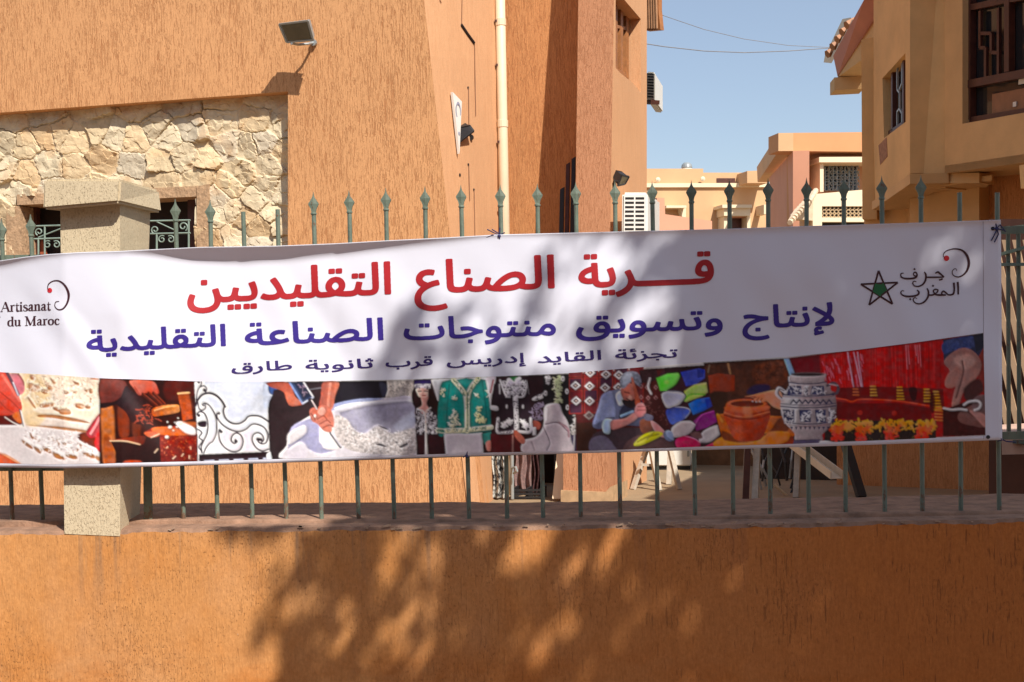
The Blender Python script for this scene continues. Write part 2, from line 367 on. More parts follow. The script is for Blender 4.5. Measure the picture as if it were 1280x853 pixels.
cap = MB().add([a0, a1, a2, a3, b0, b1, b2, b3], [(3, 2, 1, 0), (4, 5, 6, 7), (0, 1, 5, 4), (1, 2, 6, 5), (2, 3, 7, 6), (3, 0, 4, 7)])
cap.build('cap', M['cream'], t, bevel=.008)

# ------------------------------------------------------------------ iron railing
TIPS = {0: (219, 249), 1: (262.5, 250), 2: (304, 265), 3: (347, 262), 4: (391.5, 240), 5: (436, 238), 6: (482, 235), 7: (531, 233), 8: (576, 231), 9: (625, 230), 10: (671.5, 229), 11: (719.5, 227), 12: (768.5, 226), 13: (815, 225.5), 14: (864, 225), 15: (911.5, 223.5), 16: (960, 222.5), 17: (1008, 222), 18: (1054.5, 221), 19: (1102, 220), 20: (1151, 219), 21: (1199.5, 241), 22: (1246.5, 241)}
BASE = {0: (229.5, 648), 1: (272, 648), 2: (315.5, 648), 3: (358, 648), 4: (402, 648), 5: (448.5, 649), 6: (493, 649.5), 7: (540, 649.5), 8: (586.5, 648.5), 9: (634, 648), 10: (679, 647), 11: (726, 646.5), 12: (775.5, 646), 13: (822, 645.5), 14: (869, 644), 15: (916.5, 643), 16: (963, 641.5), 17: (1011, 640.5), 18: (1057, 639.5), 19: (1106, 639), 20: (1153, 638.5), 21: (1201, 638), 22: (1249, 637.5)}
NOSPEAR = {2, 3, 21, 22}
def spear_mb(tip, up, base_r=.0105):
    """flat forged diamond head with a small collar, 0.052 m wide"""
    mb = MB(); s = .0028
    pr = [(0, 0), (.0018, -.012), (.0042, -.021), (.0180, -.041), (.0182, -.045), (.0105, -.060), (.0078, -.072), (.0076, -.078)]
    Lf = [tip + Vector((-x, 0, 0)) + up*z for x, z in pr]; Rt = [tip + Vector((x, 0, 0)) + up*z for x, z in pr[1:]][::-1]
    ring = Rt + Lf
    n_ = len(ring)
    a = [p + Vector((0, -.0035, 0)) for p in ring]; b = [p + Vector((0, .0035, 0)) for p in ring]
    mb.add(a+b, [tuple(range(n_)), tuple(range(2*n_-1, n_-1, -1))] + [(i, i+n_, (i+1) % n_+n_, (i+1) % n_) for i in range(n_)])
    # ridge that gives the head its faceted look
    c0 = tip + up*(-.012); c1 = tip + up*(-.043); c2 = tip + up*(-.068)
    mb.add([c0+Vector((0, -.0036, 0)), c1+Vector((-.0165, -.0036, 0)), c1+Vector((.0165, -.0036, 0)), c2+Vector((0, -.0036, 0)), c1+Vector((0, -.0065, 0))], [(0, 1, 4), (1, 3, 4), (3, 2, 4), (2, 0, 4)])
    mb.lathe(tip+up*(-.082), [(.0085, 0), (.0105, .002), (.0105, .007), (.0085, .009)], 10)
    return mb
def railing(name, label, idx, rails):
    t = thing(name, label, 'railing', (sum(P(*BASE_[i], 0).x for i in idx)/len(idx), 0, 1.0))
    for i in idx:
        b = P(*BASE_[i], 0); b.z -= .012; a = P(*TIPS_[i], 0); up = (a-b).normalized()
        top = a if i in NOSPEAR_ else a - up*.076
        mid = b.lerp(top, .5) + Vector((random.uniform(-.0035, .0035), random.uniform(-.002, .002), 0))
        br = MB().tube([b, mid, top], .0079, 10).build('bar', M['green'], t, smooth=False)
        if i not in NOSPEAR_: spear_mb(a, up).build('spear_head', M['green'], br)
    for k, (p, q) in enumerate(rails):
        MB().bar(p, q, .010, .026, up=(0, 0, 1)).build('rail', M['green'], t)
    return t
TIPS_, BASE_, NOSPEAR_ = TIPS, BASE, NOSPEAR
rails = [(P(178, 318, .0), P(1420, 283, 0)), (P(182, 580, 0), P(1420, 540, 0))]
rails = [(p+Vector((0, .017, 0)), q+Vector((0, .017, 0))) for p, q in rails]
rt = railing('iron_railing', 'long green iron railing of spear topped bars behind the banner', list(range(23)), rails)
for k in (23, 24, 25):     # continues past the frame
    pass
a = P(185.5, 652, -.012); b = P(180.5, 322, -.012)
MB().bar(a, b, .030, .008, up=(0, 1, 0)).build('end_post', M['green'], rt)
TIPS_ = {0: (-8, 272), 1: (38, 268), 2: (-52, 272), 3: (-97, 274), 4: (-141, 276)}; BASE_ = {0: (15.5, 649), 1: (53.5, 648.5), 2: (-30, 649), 3: (-74, 650), 4: (-117, 651)}
TIPS_ = {0: (1.5, 273), 1: (38, 268), 2: (-42, 274), 3: (-86, 276), 4: (-130, 278)}; NOSPEAR_ = set()
railing('iron_railing', 'short green iron railing section running off to the left of the pillar', [4, 3, 2, 0, 1],
        [(P(-150, 326, .017), P(118, 322, .017)), (P(-150, 585, .017), P(110, 584, .017))])
# ------------------------------------------------------------------ main building (left)
FA = Plane(600, 10.3, 0, 11.3)
main = thing('rendered_building', 'orange rendered building with a stone clad panel and a buttressed corner on the left', 'building', FA.at(420, 628)*1.0)
# facade: everything but the stone recess, extended past the frame
RX = 360.0
rec_top = lambda x: 114.5 + (RX-x)*(141-114.5)/360
edge = lambda y: 530 + (y/628)*70
mb = MB()
TOPY = -420
def wallpiece(pl, pts, mb, thick=.25, off=0.0): mb.prism(pl.px(pts, off), -pl.n*thick)
wallpiece(FA, [(-420, TOPY), (edge(TOPY), TOPY), (edge(115), 115), (RX, 114.5), (-420, rec_top(-420))], mb, .13)
wallpiece(FA, [(RX, 114.5), (edge(115), 115), (edge(760), 760), (RX-.5, 760)], mb, .13)
# core behind
wallpiece(FA, [(-420, TOPY), (edge(TOPY), TOPY), (edge(200), 200), (-420, 200)], mb, .25, -.135)
wallpiece(FA, [(246.5, 200), (edge(200), 200), (edge(760), 760), (246.5, 780)], mb, .25, -.135)
wallpiece(FA, [(-420, 200), (20, 200), (20, 790), (-420, 800)], mb, .25, -.135)
wallpiece(FA, [(20, 200), (246.5, 200), (246.5, 235), (20, 245)], mb, .25, -.135)
wallpiece(FA, [(20, 402), (246.5, 402), (246.5, 780), (20, 790)], mb, .25, -.135)
mb.build('wall', M['facade'], main)
# base course under the cladding, seen between the bars
mb = MB(); wallpiece(FA, [(-420, 404), (RX, 400), (RX, 760), (-420, 800)], mb, .132, -.002); mb.build('lower_wall', M['facade'], main)
# corner side, battered
sb = [FA.at(edge(TOPY), TOPY), FA.at(edge(770), 770), Pd(628, 770, 11.45), Pd(631, TOPY, 11.45)]
mid = lambda a, b, t: a.lerp(b, t)
mb = MB(); nn = 12; vs_ = []
for k in range(nn+1):
    for j in range(5): vs_.append(mid(mid(sb[0], sb[1], k/nn), mid(sb[3], sb[2], k/nn), j/4))
fs = [(k*5+j, k*5+j+1, (k+1)*5+j+1, (k+1)*5+j) for k in range(nn) for j in range(4)]
o = mb.add(vs_, fs).build('side_wall', M['facade_side'], main)
sol = o.modifiers.new('solid', 'SOLIDIFY'); sol.thickness = .1; sol.offset = -1
def side_at(px, py, off=0.0):
    """point on the battered side wall under a pixel"""
    e = EYE; d = ray(px, py); best = None
    for k in range(nn):
        for j in range(4):
            q = [Vector(vs_[k*5+j]), Vector(vs_[k*5+j+1]), Vector(vs_[(k+1)*5+j+1]), Vector(vs_[(k+1)*5+j])]
            for tri in ((q[0], q[1], q[2]), (q[0], q[2], q[3])):
                nrm = (tri[1]-tri[0]).cross(tri[2]-tri[0]); den = d.dot(nrm)
                if abs(den) < 1e-9: continue
                p = e + d*((tri[0]-e).dot(nrm)/den)
                ok = all(((tri[(i+1) % 3]-tri[i]).cross(p-tri[i])).dot(nrm) >= -1e-6 for i in range(3))
                if ok: 
                    nrm.normalize()
                    if nrm.dot(e-p) < 0: nrm = -nrm
                    return p+nrm*off, nrm
    return Pd(px, py, 11), Vector((1, -.4, 0)).normalized()

# stone cladding in the recess: split-faced stones, one relief mesh
seeds_z = [(40, 385), (150, 372), (300, 352), (450, 345), (600, 335), (720, 322), (850, 318), (15, 460), (85, 470), (155, 440), (190, 432), (245, 452), (320, 418), (375, 438), (435, 452), (505, 418), (545, 445), (620, 415), (715, 388), (830, 385), (742, 472), (803, 480), (858, 468),
         (20, 545), (90, 562), (160, 540), (245, 545), (335, 520), (430, 535), (520, 525), (600, 508), (662, 510), (780, 555), (875, 535), (60, 620), (180, 612), (300, 600), (400, 600), (520, 592), (645, 585), (702, 640), (742, 600), (830, 650), (872, 605), (755, 685), (842, 735), (752, 770), (700, 700), (790, 700), (880, 690), (10, 690), (690, 780), (850, 800), (20, 780), (100, 320), (915, 400), (915, 500), (915, 620), (915, 730), (915, 800)]
seeds = np.array([(x/2.585, y/2.585) for x, y in seeds_z])
extra = np.array([(rng.uniform(-140, 0)-8, rng.uniform(110, 330)) for _ in range(26)] + [(rng.uniform(0, 350), rng.uniform(325, 430)) for _ in range(22)])
seeds = np.vstack([seeds, extra]); ns = len(seeds)
ang = rng.uniform(0, 6.28, ns); tl = rng.uniform(.0, .0016, ns); hgt = rng.uniform(.0, .018, ns)
pal = np.array([(.70, .58, .39), (.73, .62, .43), (.68, .54, .34), (.71, .55, .34), (.66, .57, .42), (.72, .62, .46), (.66, .48, .28)])
pc = pal[rng.choice(len(pal), ns, p=[.22, .22, .16, .12, .12, .10, .06])]*rng.uniform(.88, 1.08, (ns, 1))
def value_noise(x, y, s, seed):
    r_ = np.random.default_rng(seed); G = r_.random((64, 64)); xi = x/s; yi = y/s
    x0 = np.floor(xi).astype(int); y0 = np.floor(yi).astype(int); fx = xi-x0; fy = yi-y0; fx = fx*fx*(3-2*fx); fy = fy*fy*(3-2*fy)
    g_ = lambda a, b: G[a % 64, b % 64]
    return (g_(x0, y0)*(1-fx)+g_(x0+1, y0)*fx)*(1-fy)+(g_(x0, y0+1)*(1-fx)+g_(x0+1, y0+1)*fx)*fy
gx = np.arange(-90, 363, .8); gy = np.arange(104, 412, .8); X, Y = np.meshgrid(gx, gy)
wx = X + 3*(value_noise(X, Y, 16, 1)-.5) + 2.6*(value_noise(X, Y, 3, 2)-.5); wy = Y + 3*(value_noise(X, Y, 16, 3)-.5)+2.6*(value_noise(X, Y, 3, 4)-.5)
D = np.sqrt((wx[..., None]-seeds[:, 0])**2 + ((wy[..., None]-seeds[:, 1])*1.12)**2)
o2 = np.argpartition(D, 2, axis=2)[..., :2]; d2 = np.take_along_axis(D, o2, 2); sw = d2[..., 0] > d2[..., 1]
i1 = np.where(sw, o2[..., 1], o2[..., 0]); da = d2.min(2); db = d2.max(2); sd = np.linalg.norm(seeds[o2[..., 0]]-seeds[o2[..., 1]], axis=2)
e_ = (db-da)*(db+da)/(2*np.maximum(sd, 1))          # distance to the joint, pixels
jt = np.clip(e_/1.5, 0, 1); jt = jt*jt*(3-2*jt)
chip = np.clip(e_/7, 0, 1)
tilt = tl[i1]*((X-seeds[i1, 0])*np.cos(ang[i1])+(Y-seeds[i1, 1])*np.sin(ang[i1]))
rough = (value_noise(X, Y, 9, 5)-.5)*.026 + (value_noise(X, Y, 3.6, 6)-.5)*.013 + (value_noise(X, Y, 1.7, 9)-.5)*.005
ridge = np.abs(value_noise(X+20*value_noise(X, Y, 20, 7), Y, 13, 8)-.5)*.05
fs_ = rng.uniform((-95, 100), (368, 416), (1500, 2)); 
from mathutils import kdtree as _kd
kd = _kd.KDTree(len(fs_))
for i_, p_ in enumerate(fs_): kd.insert((p_[0], p_[1], 0), i_)
kd.balance()
i2 = np.array([kd.find((a_, b_, 0))[1] for a_, b_ in zip((X+3*(value_noise(X, Y, 5, 41)-.5)).ravel(), (Y*1.0+3*(value_noise(X, Y, 5, 42)-.5)).ravel())]).reshape(X.shape)
fa_, ft_, fh_ = rng.uniform(0, 6.28, len(fs_)), rng.uniform(.0006, .0034, len(fs_)), rng.uniform(-.0022, .0026, len(fs_))
facet = fh_[i2] + ft_[i2]*.5*((X-fs_[i2, 0])*np.cos(fa_[i2])+(Y-fs_[i2, 1])*np.sin(fa_[i2]))
H = jt*(.013 + hgt[i1]*.8 + tilt*1.5 + facet + rough*.30 - ridge*.30 + .004*chip)
H = np.clip(H*.72+.004, 0, .085)
cols = pc[i1]*(1+.22*(value_noise(X, Y, 8, 11)-.5)+.16*(value_noise(X, Y, 2.4, 12)-.5))[..., None]
rust = np.clip((value_noise(X, Y, 16, 13)-.60)*4, 0, 1)[..., None]; cols = cols*(1-rust*.4)+np.array((.66, .40, .19))*rust*.4
mort = np.array((.66, .55, .39)); cols = cols*jt[..., None]+mort*(1-jt[..., None])
h_, w_ = X.shape
inw = (X > 21.5) & (X < 246) & (Y > 246-(X-22)*.048)  # window opening incl. stone trim
base_p = FA.p - FA.n*.13
dirs = (np.array(FWD)*F)[None, None] + np.array(RGT)*(X[..., None]-640) + np.array(UPV)*(426.5-Y[..., None])
nn_ = np.array(FA.n); tt = ((np.array(base_p)-np.array(EYE))@nn_)/(dirs@nn_)
pts = np.array(EYE)+dirs*tt[..., None]+nn_*H[..., None]
idx = np.arange(h_*w_).reshape(h_, w_)
q = np.stack([idx[:-1, :-1], idx[1:, :-1], idx[1:, 1:], idx[:-1, 1:]], -1).reshape(-1, 4)
keepq = ~(inw.ravel()[q].all(1)); q = q[keepq]
M['stone'] = vcol('split_stone', .95, .1, .5, 55)
st = obj('stone_cladding', pts.reshape(-1, 3).tolist(), q.tolist(), M['stone'], main, fix=False); setcol(st, cols.reshape(-1, 3)*.92)
# window in the cladding: stone lintel and jamb, dark reveal, scroll grille
win = MB()
wtop = lambda x, y0=243.5: y0-(x-22)*.048
BK = Plane(600, 10.3, 0, 11.3)
slab(FA, [(26, wtop(26)+12), (236, wtop(236)+12), (236, 440), (26, 440)], .02, -.42, win)
wo = win.build('window', M['dark'], main)
mb = MB(); slab(FA, [(21, wtop(21)), (246, wtop(246)), (246, wtop(246)+13), (21, wtop(21)+13)], .30, -.095, mb)
mb.build('lintel', M['brick'], wo)
mb = MB(); slab(FA, [(8, wtop(8)+14), (24, wtop(24)+14), (37, 470), (8, 470)], .28, -.10, mb); slab(FA, [(246, wtop(246)+.5), (261, wtop(261)-2), (261, 470), (246, 470)], .28, -.085, mb)
mb.each('jamb', M['brick'], wo)
mb = MB(); slab(FA, [(234.5, wtop(234)+13.5), (245.8, wtop(246)+13.5), (245.8, 440), (234.5, 440)], .05, -.30, mb); slab(FA, [(37, wtop(37)+13.5), (46, wtop(46)+13.5), (46, 440), (37, 440)], .05, -.30, mb)
mb.each('frame', M['darkwood'], wo)
mb = MB(); slab(FA, [(52, 300), (60, 322), (62, 420), (40, 420), (42, 318)], .02, -.35, mb); mb.build('curtain', plain('faded_red_curtain', (.35, .09, .04), .9, var=.3), wo)
gr = MB()
def fl(x, y, off=-.115): return FA.at(x, y, off)
def line(pts, r=.008): gr.tube([fl(*p) for p in pts], r, 6)
def scroll(cx_, cy_, r_, d=1, turns=1.25, start=0):
    pts_ = []
    for k in range(19):
        t_ = k/18; a_ = start + d*turns*2*math.pi*t_; q_ = r_*(1-.72*t_); pts_.append((cx_+q_*math.cos(a_), cy_+q_*math.sin(a_)))
    gr.tube([fl(*p) for p in pts_], .006, 6)
for x0, x1, sgn in ((42, 76, 1), (188, 238, -1)):
    y0 = 283 if sgn > 0 else 276.5
    line([(x0, y0), (x1, y0-1)]); line([(x0, y0+16), (x1, y0+15)])
    line([(x0+14 if sgn > 0 else x1-2, y0-1), (x0+14 if sgn > 0 else x1-2, 420)])
    line([(x0+6 if sgn > 0 else x0+8, y0+16), (x0+6 if sgn > 0 else x0+8, 420)])
    if sgn > 0: line([(48, y0+14), (76, y0+3)], .006); scroll(49, y0+7, 5, 1, 1.2, 2)
    else: line([(196, y0+1), (222, y0+13)], .006); scroll(229, y0+7, 6, -1, 1.2, 1); scroll(194, y0+11, 5, 1, 1.2, 2)
    c_ = 65 if sgn > 0 else 208
    scroll(c_-5.5, y0+23, 5, -1, 1.2, -1); scroll(c_+5.5, y0+23, 5, 1, 1.2, 4.1)
line([(42, 330), (236, 322)]); 
for x in (90, 115, 140, 165): line([(x, 280), (x, 420)])
gr.build('window_grille', plain('pale_green_iron', (.22, .29, .24), .5, var=.2), wo)

# back wall with the drainpipe, pilaster with its battered front, receding side with window
BW = Plane(628, 11.55, 722, 11.38)
mb = MB(); slab(BW, [(612, TOPY), (740, TOPY), (740, 566), (612, 566)], .2, 0, mb); 
slab(BW, [(612, 566), (637, 566), (637, 760), (612, 760)], .2, 0, mb)
mb.build('back_wall', M['facade_red'], main)
mb = MB(); slab(BW, [(596, 480), (700, 480), (700, 566), (596, 566)], .02, -.9, mb)
PFb = Plane(700, 10.72, 760, 10.6); PFt = Plane(724, 11.0, 767, 10.9)
def pil(y, left):   # battered pilaster: bottom stands further out than the top
    t_ = (y+420)/1045
    xl = 729 + (714-729)*t_; xr = 774 + (757.5-774)*t_
    a_ = Pd(xl if left else xr, y, (11.22 if left else 11.13) - (.60 if left else .62)*max(0, t_))
    return a_
mb = MB(); vs_2 = []; KS = 12
for k in range(KS+1):
    y = -420 + 1200*k/KS
    l_, r_ = pil(y, True), pil(y, False)
    bk = Vector((ray(745, 430).x, ray(745, 430).y, 0)).normalized()*.75
    vs_2 += [l_, r_, r_+bk, l_+bk]
fs2 = [(k*4+i, k*4+(i+1) % 4, (k+1)*4+(i+1) % 4, (k+1)*4+i) for k in range(KS) for i in range(4)]+[(3, 2, 1, 0), tuple(KS*4+i for i in range(4))]
mb.add(vs_2, fs2).build('pilaster', M['pilaster'], main)
# lower block of the pilaster with its plinth (seen under the banner)
lb = Plane(703, 10.62, 760, 10.5)
mb = MB(); slab(lb, [(704, 560), (759.5, 560), (759.5, 615), (704, 613)], .5, 0, mb); mb.build('pier', M['pilaster'], main)
mb = MB(); slab(lb, [(701, 613), (757, 615.5), (762.5, 609), (762.5, 640), (701, 640)], .55, .02, mb); mb.build('plinth', plain('dusty_plinth', (.47, .31, .17), .9, var=.2, vscale=15), main)
SW = Plane(757, 10.86, 808.5, 12.35)
mb = MB()
for pts_ in ([(757, TOPY), (808.5, TOPY), (808.5, -20), (757, -20)], [(757, -20), (769.5, -20), (769.5, 760), (757, 760)], [(801, -20), (808.5, -20), (808.5, 760), (801, 760)],
             [(769.5, 85), (775, 91), (781, 96), (788, 101), (795, 108.5), (801, 116), (801, 760), (769.5, 760)], [(769.5, -20), (775, -20), (801, -20), (801, 24), (769.5, -13)]):
    slab(SW, pts_, .13, 0, mb)
mb.build('gable_wall', M['facade_side'], main)
sw = MB(); slab(SW, [(762, -30), (806, -30), (806, 130), (762, 110)], .03, -.16, sw); sww = sw.build('side_window', M['winglass'], main)
mb = MB()
for x0, x1 in ((766, 772), (776, 779), (783, 786)): slab(SW, [(x0, -30), (x1, -30), (x1, 112), (x0, 106)], .05, -.10, mb)
slab(SW, [(766, 84), (786, 92), (786, 98), (766, 92)], .055, -.095, mb); slab(SW, [(766, 30), (784, 34), (784, 38), (766, 34)], .045, -.105, mb)
mb.build('window_frame', M['oldwood'], sww)
mb = MB(); nn2 = -SW.n*.15; q_ = [SW.at(800.7, 25, -.004), SW.at(800.7, 115, -.004)]; mb.prism([q_[0], q_[1], q_[1]+nn2, q_[0]+nn2], -SW.u*.004); mb.build('window_reveal', plain('olive_cream_reveal', (.46, .37, .21), .9), sww)
# sill plaque conduit slots on the corner side
def side_line(pts_, r, name, mat, par=None):
    mb_ = MB(); mb_.tube([side_at(x, y, .006)[0] for x, y in pts_], r, 6); return mb_.build(name, mat, par)
side_line([(576, 31), (584, 43), (592, 54)], .011, 'slot', M['dark'], main)
for pts_ in ([(577, 0), (576.4, 30)], [(592.5, 55), (594, 145)], [(585, 110), (585.5, 158)], [(585.3, 207), (586.5, 251)], [(592, 238), (593, 296)], [(549, 0), (551, 4)]):
    side_line(pts_, .0035, 'conduit_groove', plain('groove', (.30, .15, .08), .9), main)
mb = MB()
for x, y, r_ in ((584.8, 110, .012), (574.5, 219, .014), (585, 206, .012), (592, 237.5, .012)):
    p, nr = side_at(x, y, .002); mb.lathe(p, [(r_, 0), (r_*.9, .004)], 9, nr)
mb.each('anchor_hole', M['dark'], main)

# plaque on the corner
mb = MB(); q = [side_at(*p, .012)[0] for p in ((561.5, 116), (573, 128), (571.5, 160), (570, 193))]
nrm = side_at(567, 150)[1]
mb.prism(q, nrm*.02); pl_ = mb.build('wall_plaque', M['white']); tag(pl_, 'small white wedge shaped plaque with a faint round emblem on the building corner', 'plaque')
mb = MB(); c_, nr = side_at(568.3, 140, .0335); ring = []
for rr in (.05, .036):
    ring.append([(c_ + Vector((0, 0, 1))*(rr*1.5*math.sin(a_)) + nr.cross(Vector((0, 0, 1)))*(rr*.9*math.cos(a_))) for a_ in np.linspace(0, 2*math.pi, 20, endpoint=False)])
mb.add(ring[0]+ring[1], [(i, (i+1) % 20, 20+(i+1) % 20, 20+i) for i in range(20)])
c2, nr2 = side_at(569.3, 168, .0335); mb.lathe(c2, [(.016, 0), (.014, .001)], 10, nr2)
mb.each('emblem', plain('faded_blue_ink', (.32, .33, .42), .6), pl_, fix=False)

# drainpipe
mb = MB(); p0 = Pd(631, 760, 11.33); p1 = Pd(631, TOPY, 11.33); p1 = Vector((p0.x, p0.y, p1.z))
k0 = Pd(631, 300, 11.33); off = k0-Vector((p0.x, p0.y, k0.z)); p0 = p0+Vector((off.x, off.y, 0)); p1 = p1+Vector((off.x, off.y, 0))
mb.tube([p0, p1], .0425, 16); dp = mb.build('drainpipe', M['pipe'], smooth=True); tag(dp, 'cream plastic drainpipe running down between the corner and the pink wall', 'drainpipe')
mb = MB()
for y in (28, 155): 
    c_ = Pd(631, y, 11.33); mb.lathe((p0.x, p0.y, c_.z), [(.0425, -.03), (.047, -.028), (.047, .028), (.0425, .03)], 16)
mb.each('pipe_joint', M['pipe'], dp)
for y in (27, 82, 178, 262):
    c_ = Pd(631, y, 11.33); MB().box((p0.x-.035, p0.y-.03, c_.z), (.018, .02, .018)).build('pipe_screw', M['darkwood'], dp)

# dark boards leaning in the shade behind the pilaster
for nm, lab, xs, mt in (('dark_board', 'tall dark board leaning on the shaded red wall, nearest the drainpipe', (696, 703), 'black'), ('dark_board', 'tall black board leaning on the red wall, between two others', (703.5, 710), 'darkwood'), ('dark_board', 'tall dark board leaning on the red wall, right against the pilaster', (710.5, 717), 'black')):
    dd = {696: (11.0, 234), 703.5: (10.98, 203), 710.5: (10.95, 196)}[xs[0]]
    b0_, b1_ = Pd(xs[0]-5, 640, dd[0]), Pd(xs[1]-5, 640, dd[0]); t1_, t0_ = Pd(xs[1]+2, dd[1], dd[0]+.16), Pd(xs[0]+4, dd[1]+3, dd[0]+.16)
    o = MB().prism([b0_, b1_, t1_, t0_], Vector((.005, .02, 0))).build(nm, M[mt]); tag(o, lab, 'board', 'boards leaning behind the pilaster')

# floodlights
def floodlight(label, face, depth_dir, arm_pts, mats=('grey', 'glass')):
    """face: four points of the glass front (tl, tr, br, bl); depth_dir: vector to the back of the housing"""
    c_ = sum(face, Vector())/4; t_ = thing('floodlight', label, 'floodlight', arm_pts[-1], 'floodlights on the building')
    mb_ = MB(); d = Vector(depth_dir); bk = [c_+(p-c_)*.82+d for p in face]
    mb_.add(face+bk, [(0, 1, 2, 3), (7, 6, 5, 4)]+[(i, i+4, (i+1) % 4+4, (i+1) % 4) for i in range(4)])
    mb_.build('housing', M[mats[0]], t_, bevel=.003)
    u_ = -d.normalized()*.004; gl = [c_+(p-c_)*.86+u_ for p in face]; MB().prism(gl, -u_*.5).build('lens', M[mats[1]], t_)
    fr = MB()
    for i in range(4): fr.bar(face[i]+u_*.5, face[(i+1) % 4]+u_*.5, .014, .010, up=u_)
    fr.build('bezel', M[mats[0]], t_)
    fn = MB()
    for k in range(5):
        a_ = bk[0].lerp(bk[1], (k+.5)/5); b_ = bk[3].lerp(bk[2], (k+.5)/5); fn.bar(a_+d*.12, b_+d*.12, .004, d.length*.25, up=d)
    fn.build('cooling_fins', M['black'] if mats[0] == 'black' else M[mats[0]], t_)
    ar = MB(); ar.tube(arm_pts, .010, 8); ar.lathe(arm_pts[-1], [(.026, -.012), (.026, .012)], 10, FA.n); ar.build('bracket', M[mats[0]], t_)
    return t_
o1 = .27
fc = [FA.at(349, 30.5, o1+.03), FA.at(385.5, 26, o1+.05), FA.at(392, 50, o1-.03), FA.at(358.5, 53, o1-.05)]
floodlight('square grey floodlight on a bracket high above the stone panel', fc, Vector((.02, .055, .035)), [FA.at(364, 54.5, o1-.04), FA.at(373, 56, .16), FA.at(385, 55, .1), FA.at(392, 53.5, .02)])
p, nr = side_at(588, 172)
rt_ = nr.cross(Vector((0, 0, 1))); 
def loc(px, py, off): 
    return Pd(px, py, (p-EYE).dot(FWD)-off)
fc = [loc(573, 160, .20), loc(587, 157, .10), loc(592, 164, .10), loc(575, 177, .22)]
floodlight('small black floodlight beside the white plaque on the building corner', [fc[0], fc[1], fc[2], fc[3]], Vector((-.05, .06, .05)), [loc(584, 165, .13), loc(586, 158, .06), p], ('black', 'black'))
p3 = SW.at(766, 236)
def loc3(px, py, off): return Pd(px, py, (p3-EYE).dot(FWD)-off)
fc = [loc3(777, 219, .05), loc3(786, 221, .0), loc3(781, 230, .0), loc3(772, 232, .06)]
floodlight('small black floodlight above the air conditioner on the gable wall', fc, Vector((-.04, .05, .05)), [loc3(774, 228, .05), loc3(768, 226, .03), loc3(766, 234, .0)], ('black', 'glass'))

# air conditioners
def aircon(label, tl, tr, br, bl, dvec, cols_=2, rows_=12, mat='white'):
    t_ = thing('air_conditioner', label, 'air conditioner', (bl+br)/2, 'air conditioner units')
    d = Vector(dvec); mb_ = MB().prism([tl, tr, br, bl], d); mb_.build('casing', M[mat], t_, bevel=.018)
    nrm_ = -d.normalized(); pt = lambda u, v_: (tl.lerp(tr, u)).lerp(bl.lerp(br, u), v_)+nrm_*.002
    mb_ = MB()
    for c in range(cols_):
        for r in range(rows_):
            u0_, u1_ = .1+.8*c/cols_+.03, .1+.8*(c+1)/cols_-.03; v0_ = .07+.86*r/rows_; v1_ = v0_+.86/rows_*.5
            mb_.prism([pt(u0_, v0_), pt(u1_, v0_), pt(u1_, v1_), pt(u0_, v1_)], nrm_*.001)
    mb_.build('louvre', M['black'], t_)
    return t_
A1 = [Pd(777.5, 240.5, 10.9), Pd(809.5, 240.5, 11.0), Pd(809.5, 330, 11.0), Pd(776.5, 330, 10.9)]
ac = aircon('white air conditioner unit with slatted side behind the railing', *A1, Vector((.12, .7, 0)), 2, 14)
A2 = [Pd(808, 89, 13.2), Pd(818.5, 89.5, 13.0), Pd(818.5, 127, 13.0), Pd(808, 126, 13.2)]
ac2 = aircon('white air conditioner unit high on the far end of the gable wall', *A2, Vector((.1, .7, 0)), 1, 9)
MB().bar(Pd(807, 128, 13.1), Pd(819, 128, 12.95), .10, .04).build('wall_bracket', M['darkwood'], ac2)

# tiled eave poking out past the gable
mb = MB(); ev = Plane(800, 13.6, 830, 13.4); slab(ev, [(806, -60), (823, -60), (823, 12), (825.5, 37), (808, 38.5), (806, 38)], .06, 0, mb)
e_o = mb.build('eave', M['oldwood'], main)
mb = MB()
for x in (809, 812, 815, 818, 821): mb.tube([ev.at(x, 36, .01), ev.at(x-1, -10, .01)], .012, 6)
mb.build('eave_tile', plain('clay_tile', (.42, .22, .11), .9, var=.2), main)
# ------------------------------------------------------------------ far houses
def house(label, loc_): return thing('house', label, 'house', loc_)
H1 = Plane(810, 33, 945, 33.6)
h1 = house('low tan house with a cream cornice, farthest down the lane', H1.at(875, 300))
mb = MB(); slab(H1, [(780, 229), (960, 229), (960, 440), (780, 440)], 5, 0, mb); mb.build('wall', M['fartan'], h1)
mb = MB(); slab(H1, [(803, 211), (879, 211), (879, 216), (935, 216), (935, 229), (803, 229)], .3, -.05, mb)
slab(H1, [(934, 214), (960, 213), (960, 229), (934, 229)], 4, .6, mb); mb.build('parapet', M['fartan'], h1)
mb = MB(); slab(H1, [(806, 229.3), (961, 229), (961, 234), (806, 234.3)], .2, .07, mb); mb.build('cornice', M['farcream'], h1)
mb = MB(); slab(H1, [(896, 223), (919, 223), (919, 229), (896, 229)], .02, -.03, mb); mb.build('parapet_opening', M['darkwood'], h1)
mb = MB(); slab(H1, [(905, 256.5), (938, 256.5), (938, 270), (905, 270)], .6, .5, mb); slab(H1, [(903, 256), (940, 256), (940, 260), (903, 260)], .7, .58, mb); slab(H1, [(833, 257), (858, 257), (858, 260), (833, 260)], .5, .4, mb)
slab(H1, [(850, 260.3), (857.5, 260.3), (857.5, 280), (855, 280)], .3, .2, mb); slab(H1, [(905, 270.5), (909, 270.5), (909, 330), (905, 330)], .5, .4, mb); slab(H1, [(934, 270.5), (938, 270.5), (938, 330), (934, 330)], .5, .4, mb); slab(H1, [(955, 256), (960, 256), (960, 268), (955, 268)], .5, .5, mb)
mb.each('window_surround', M['farcream'], h1)
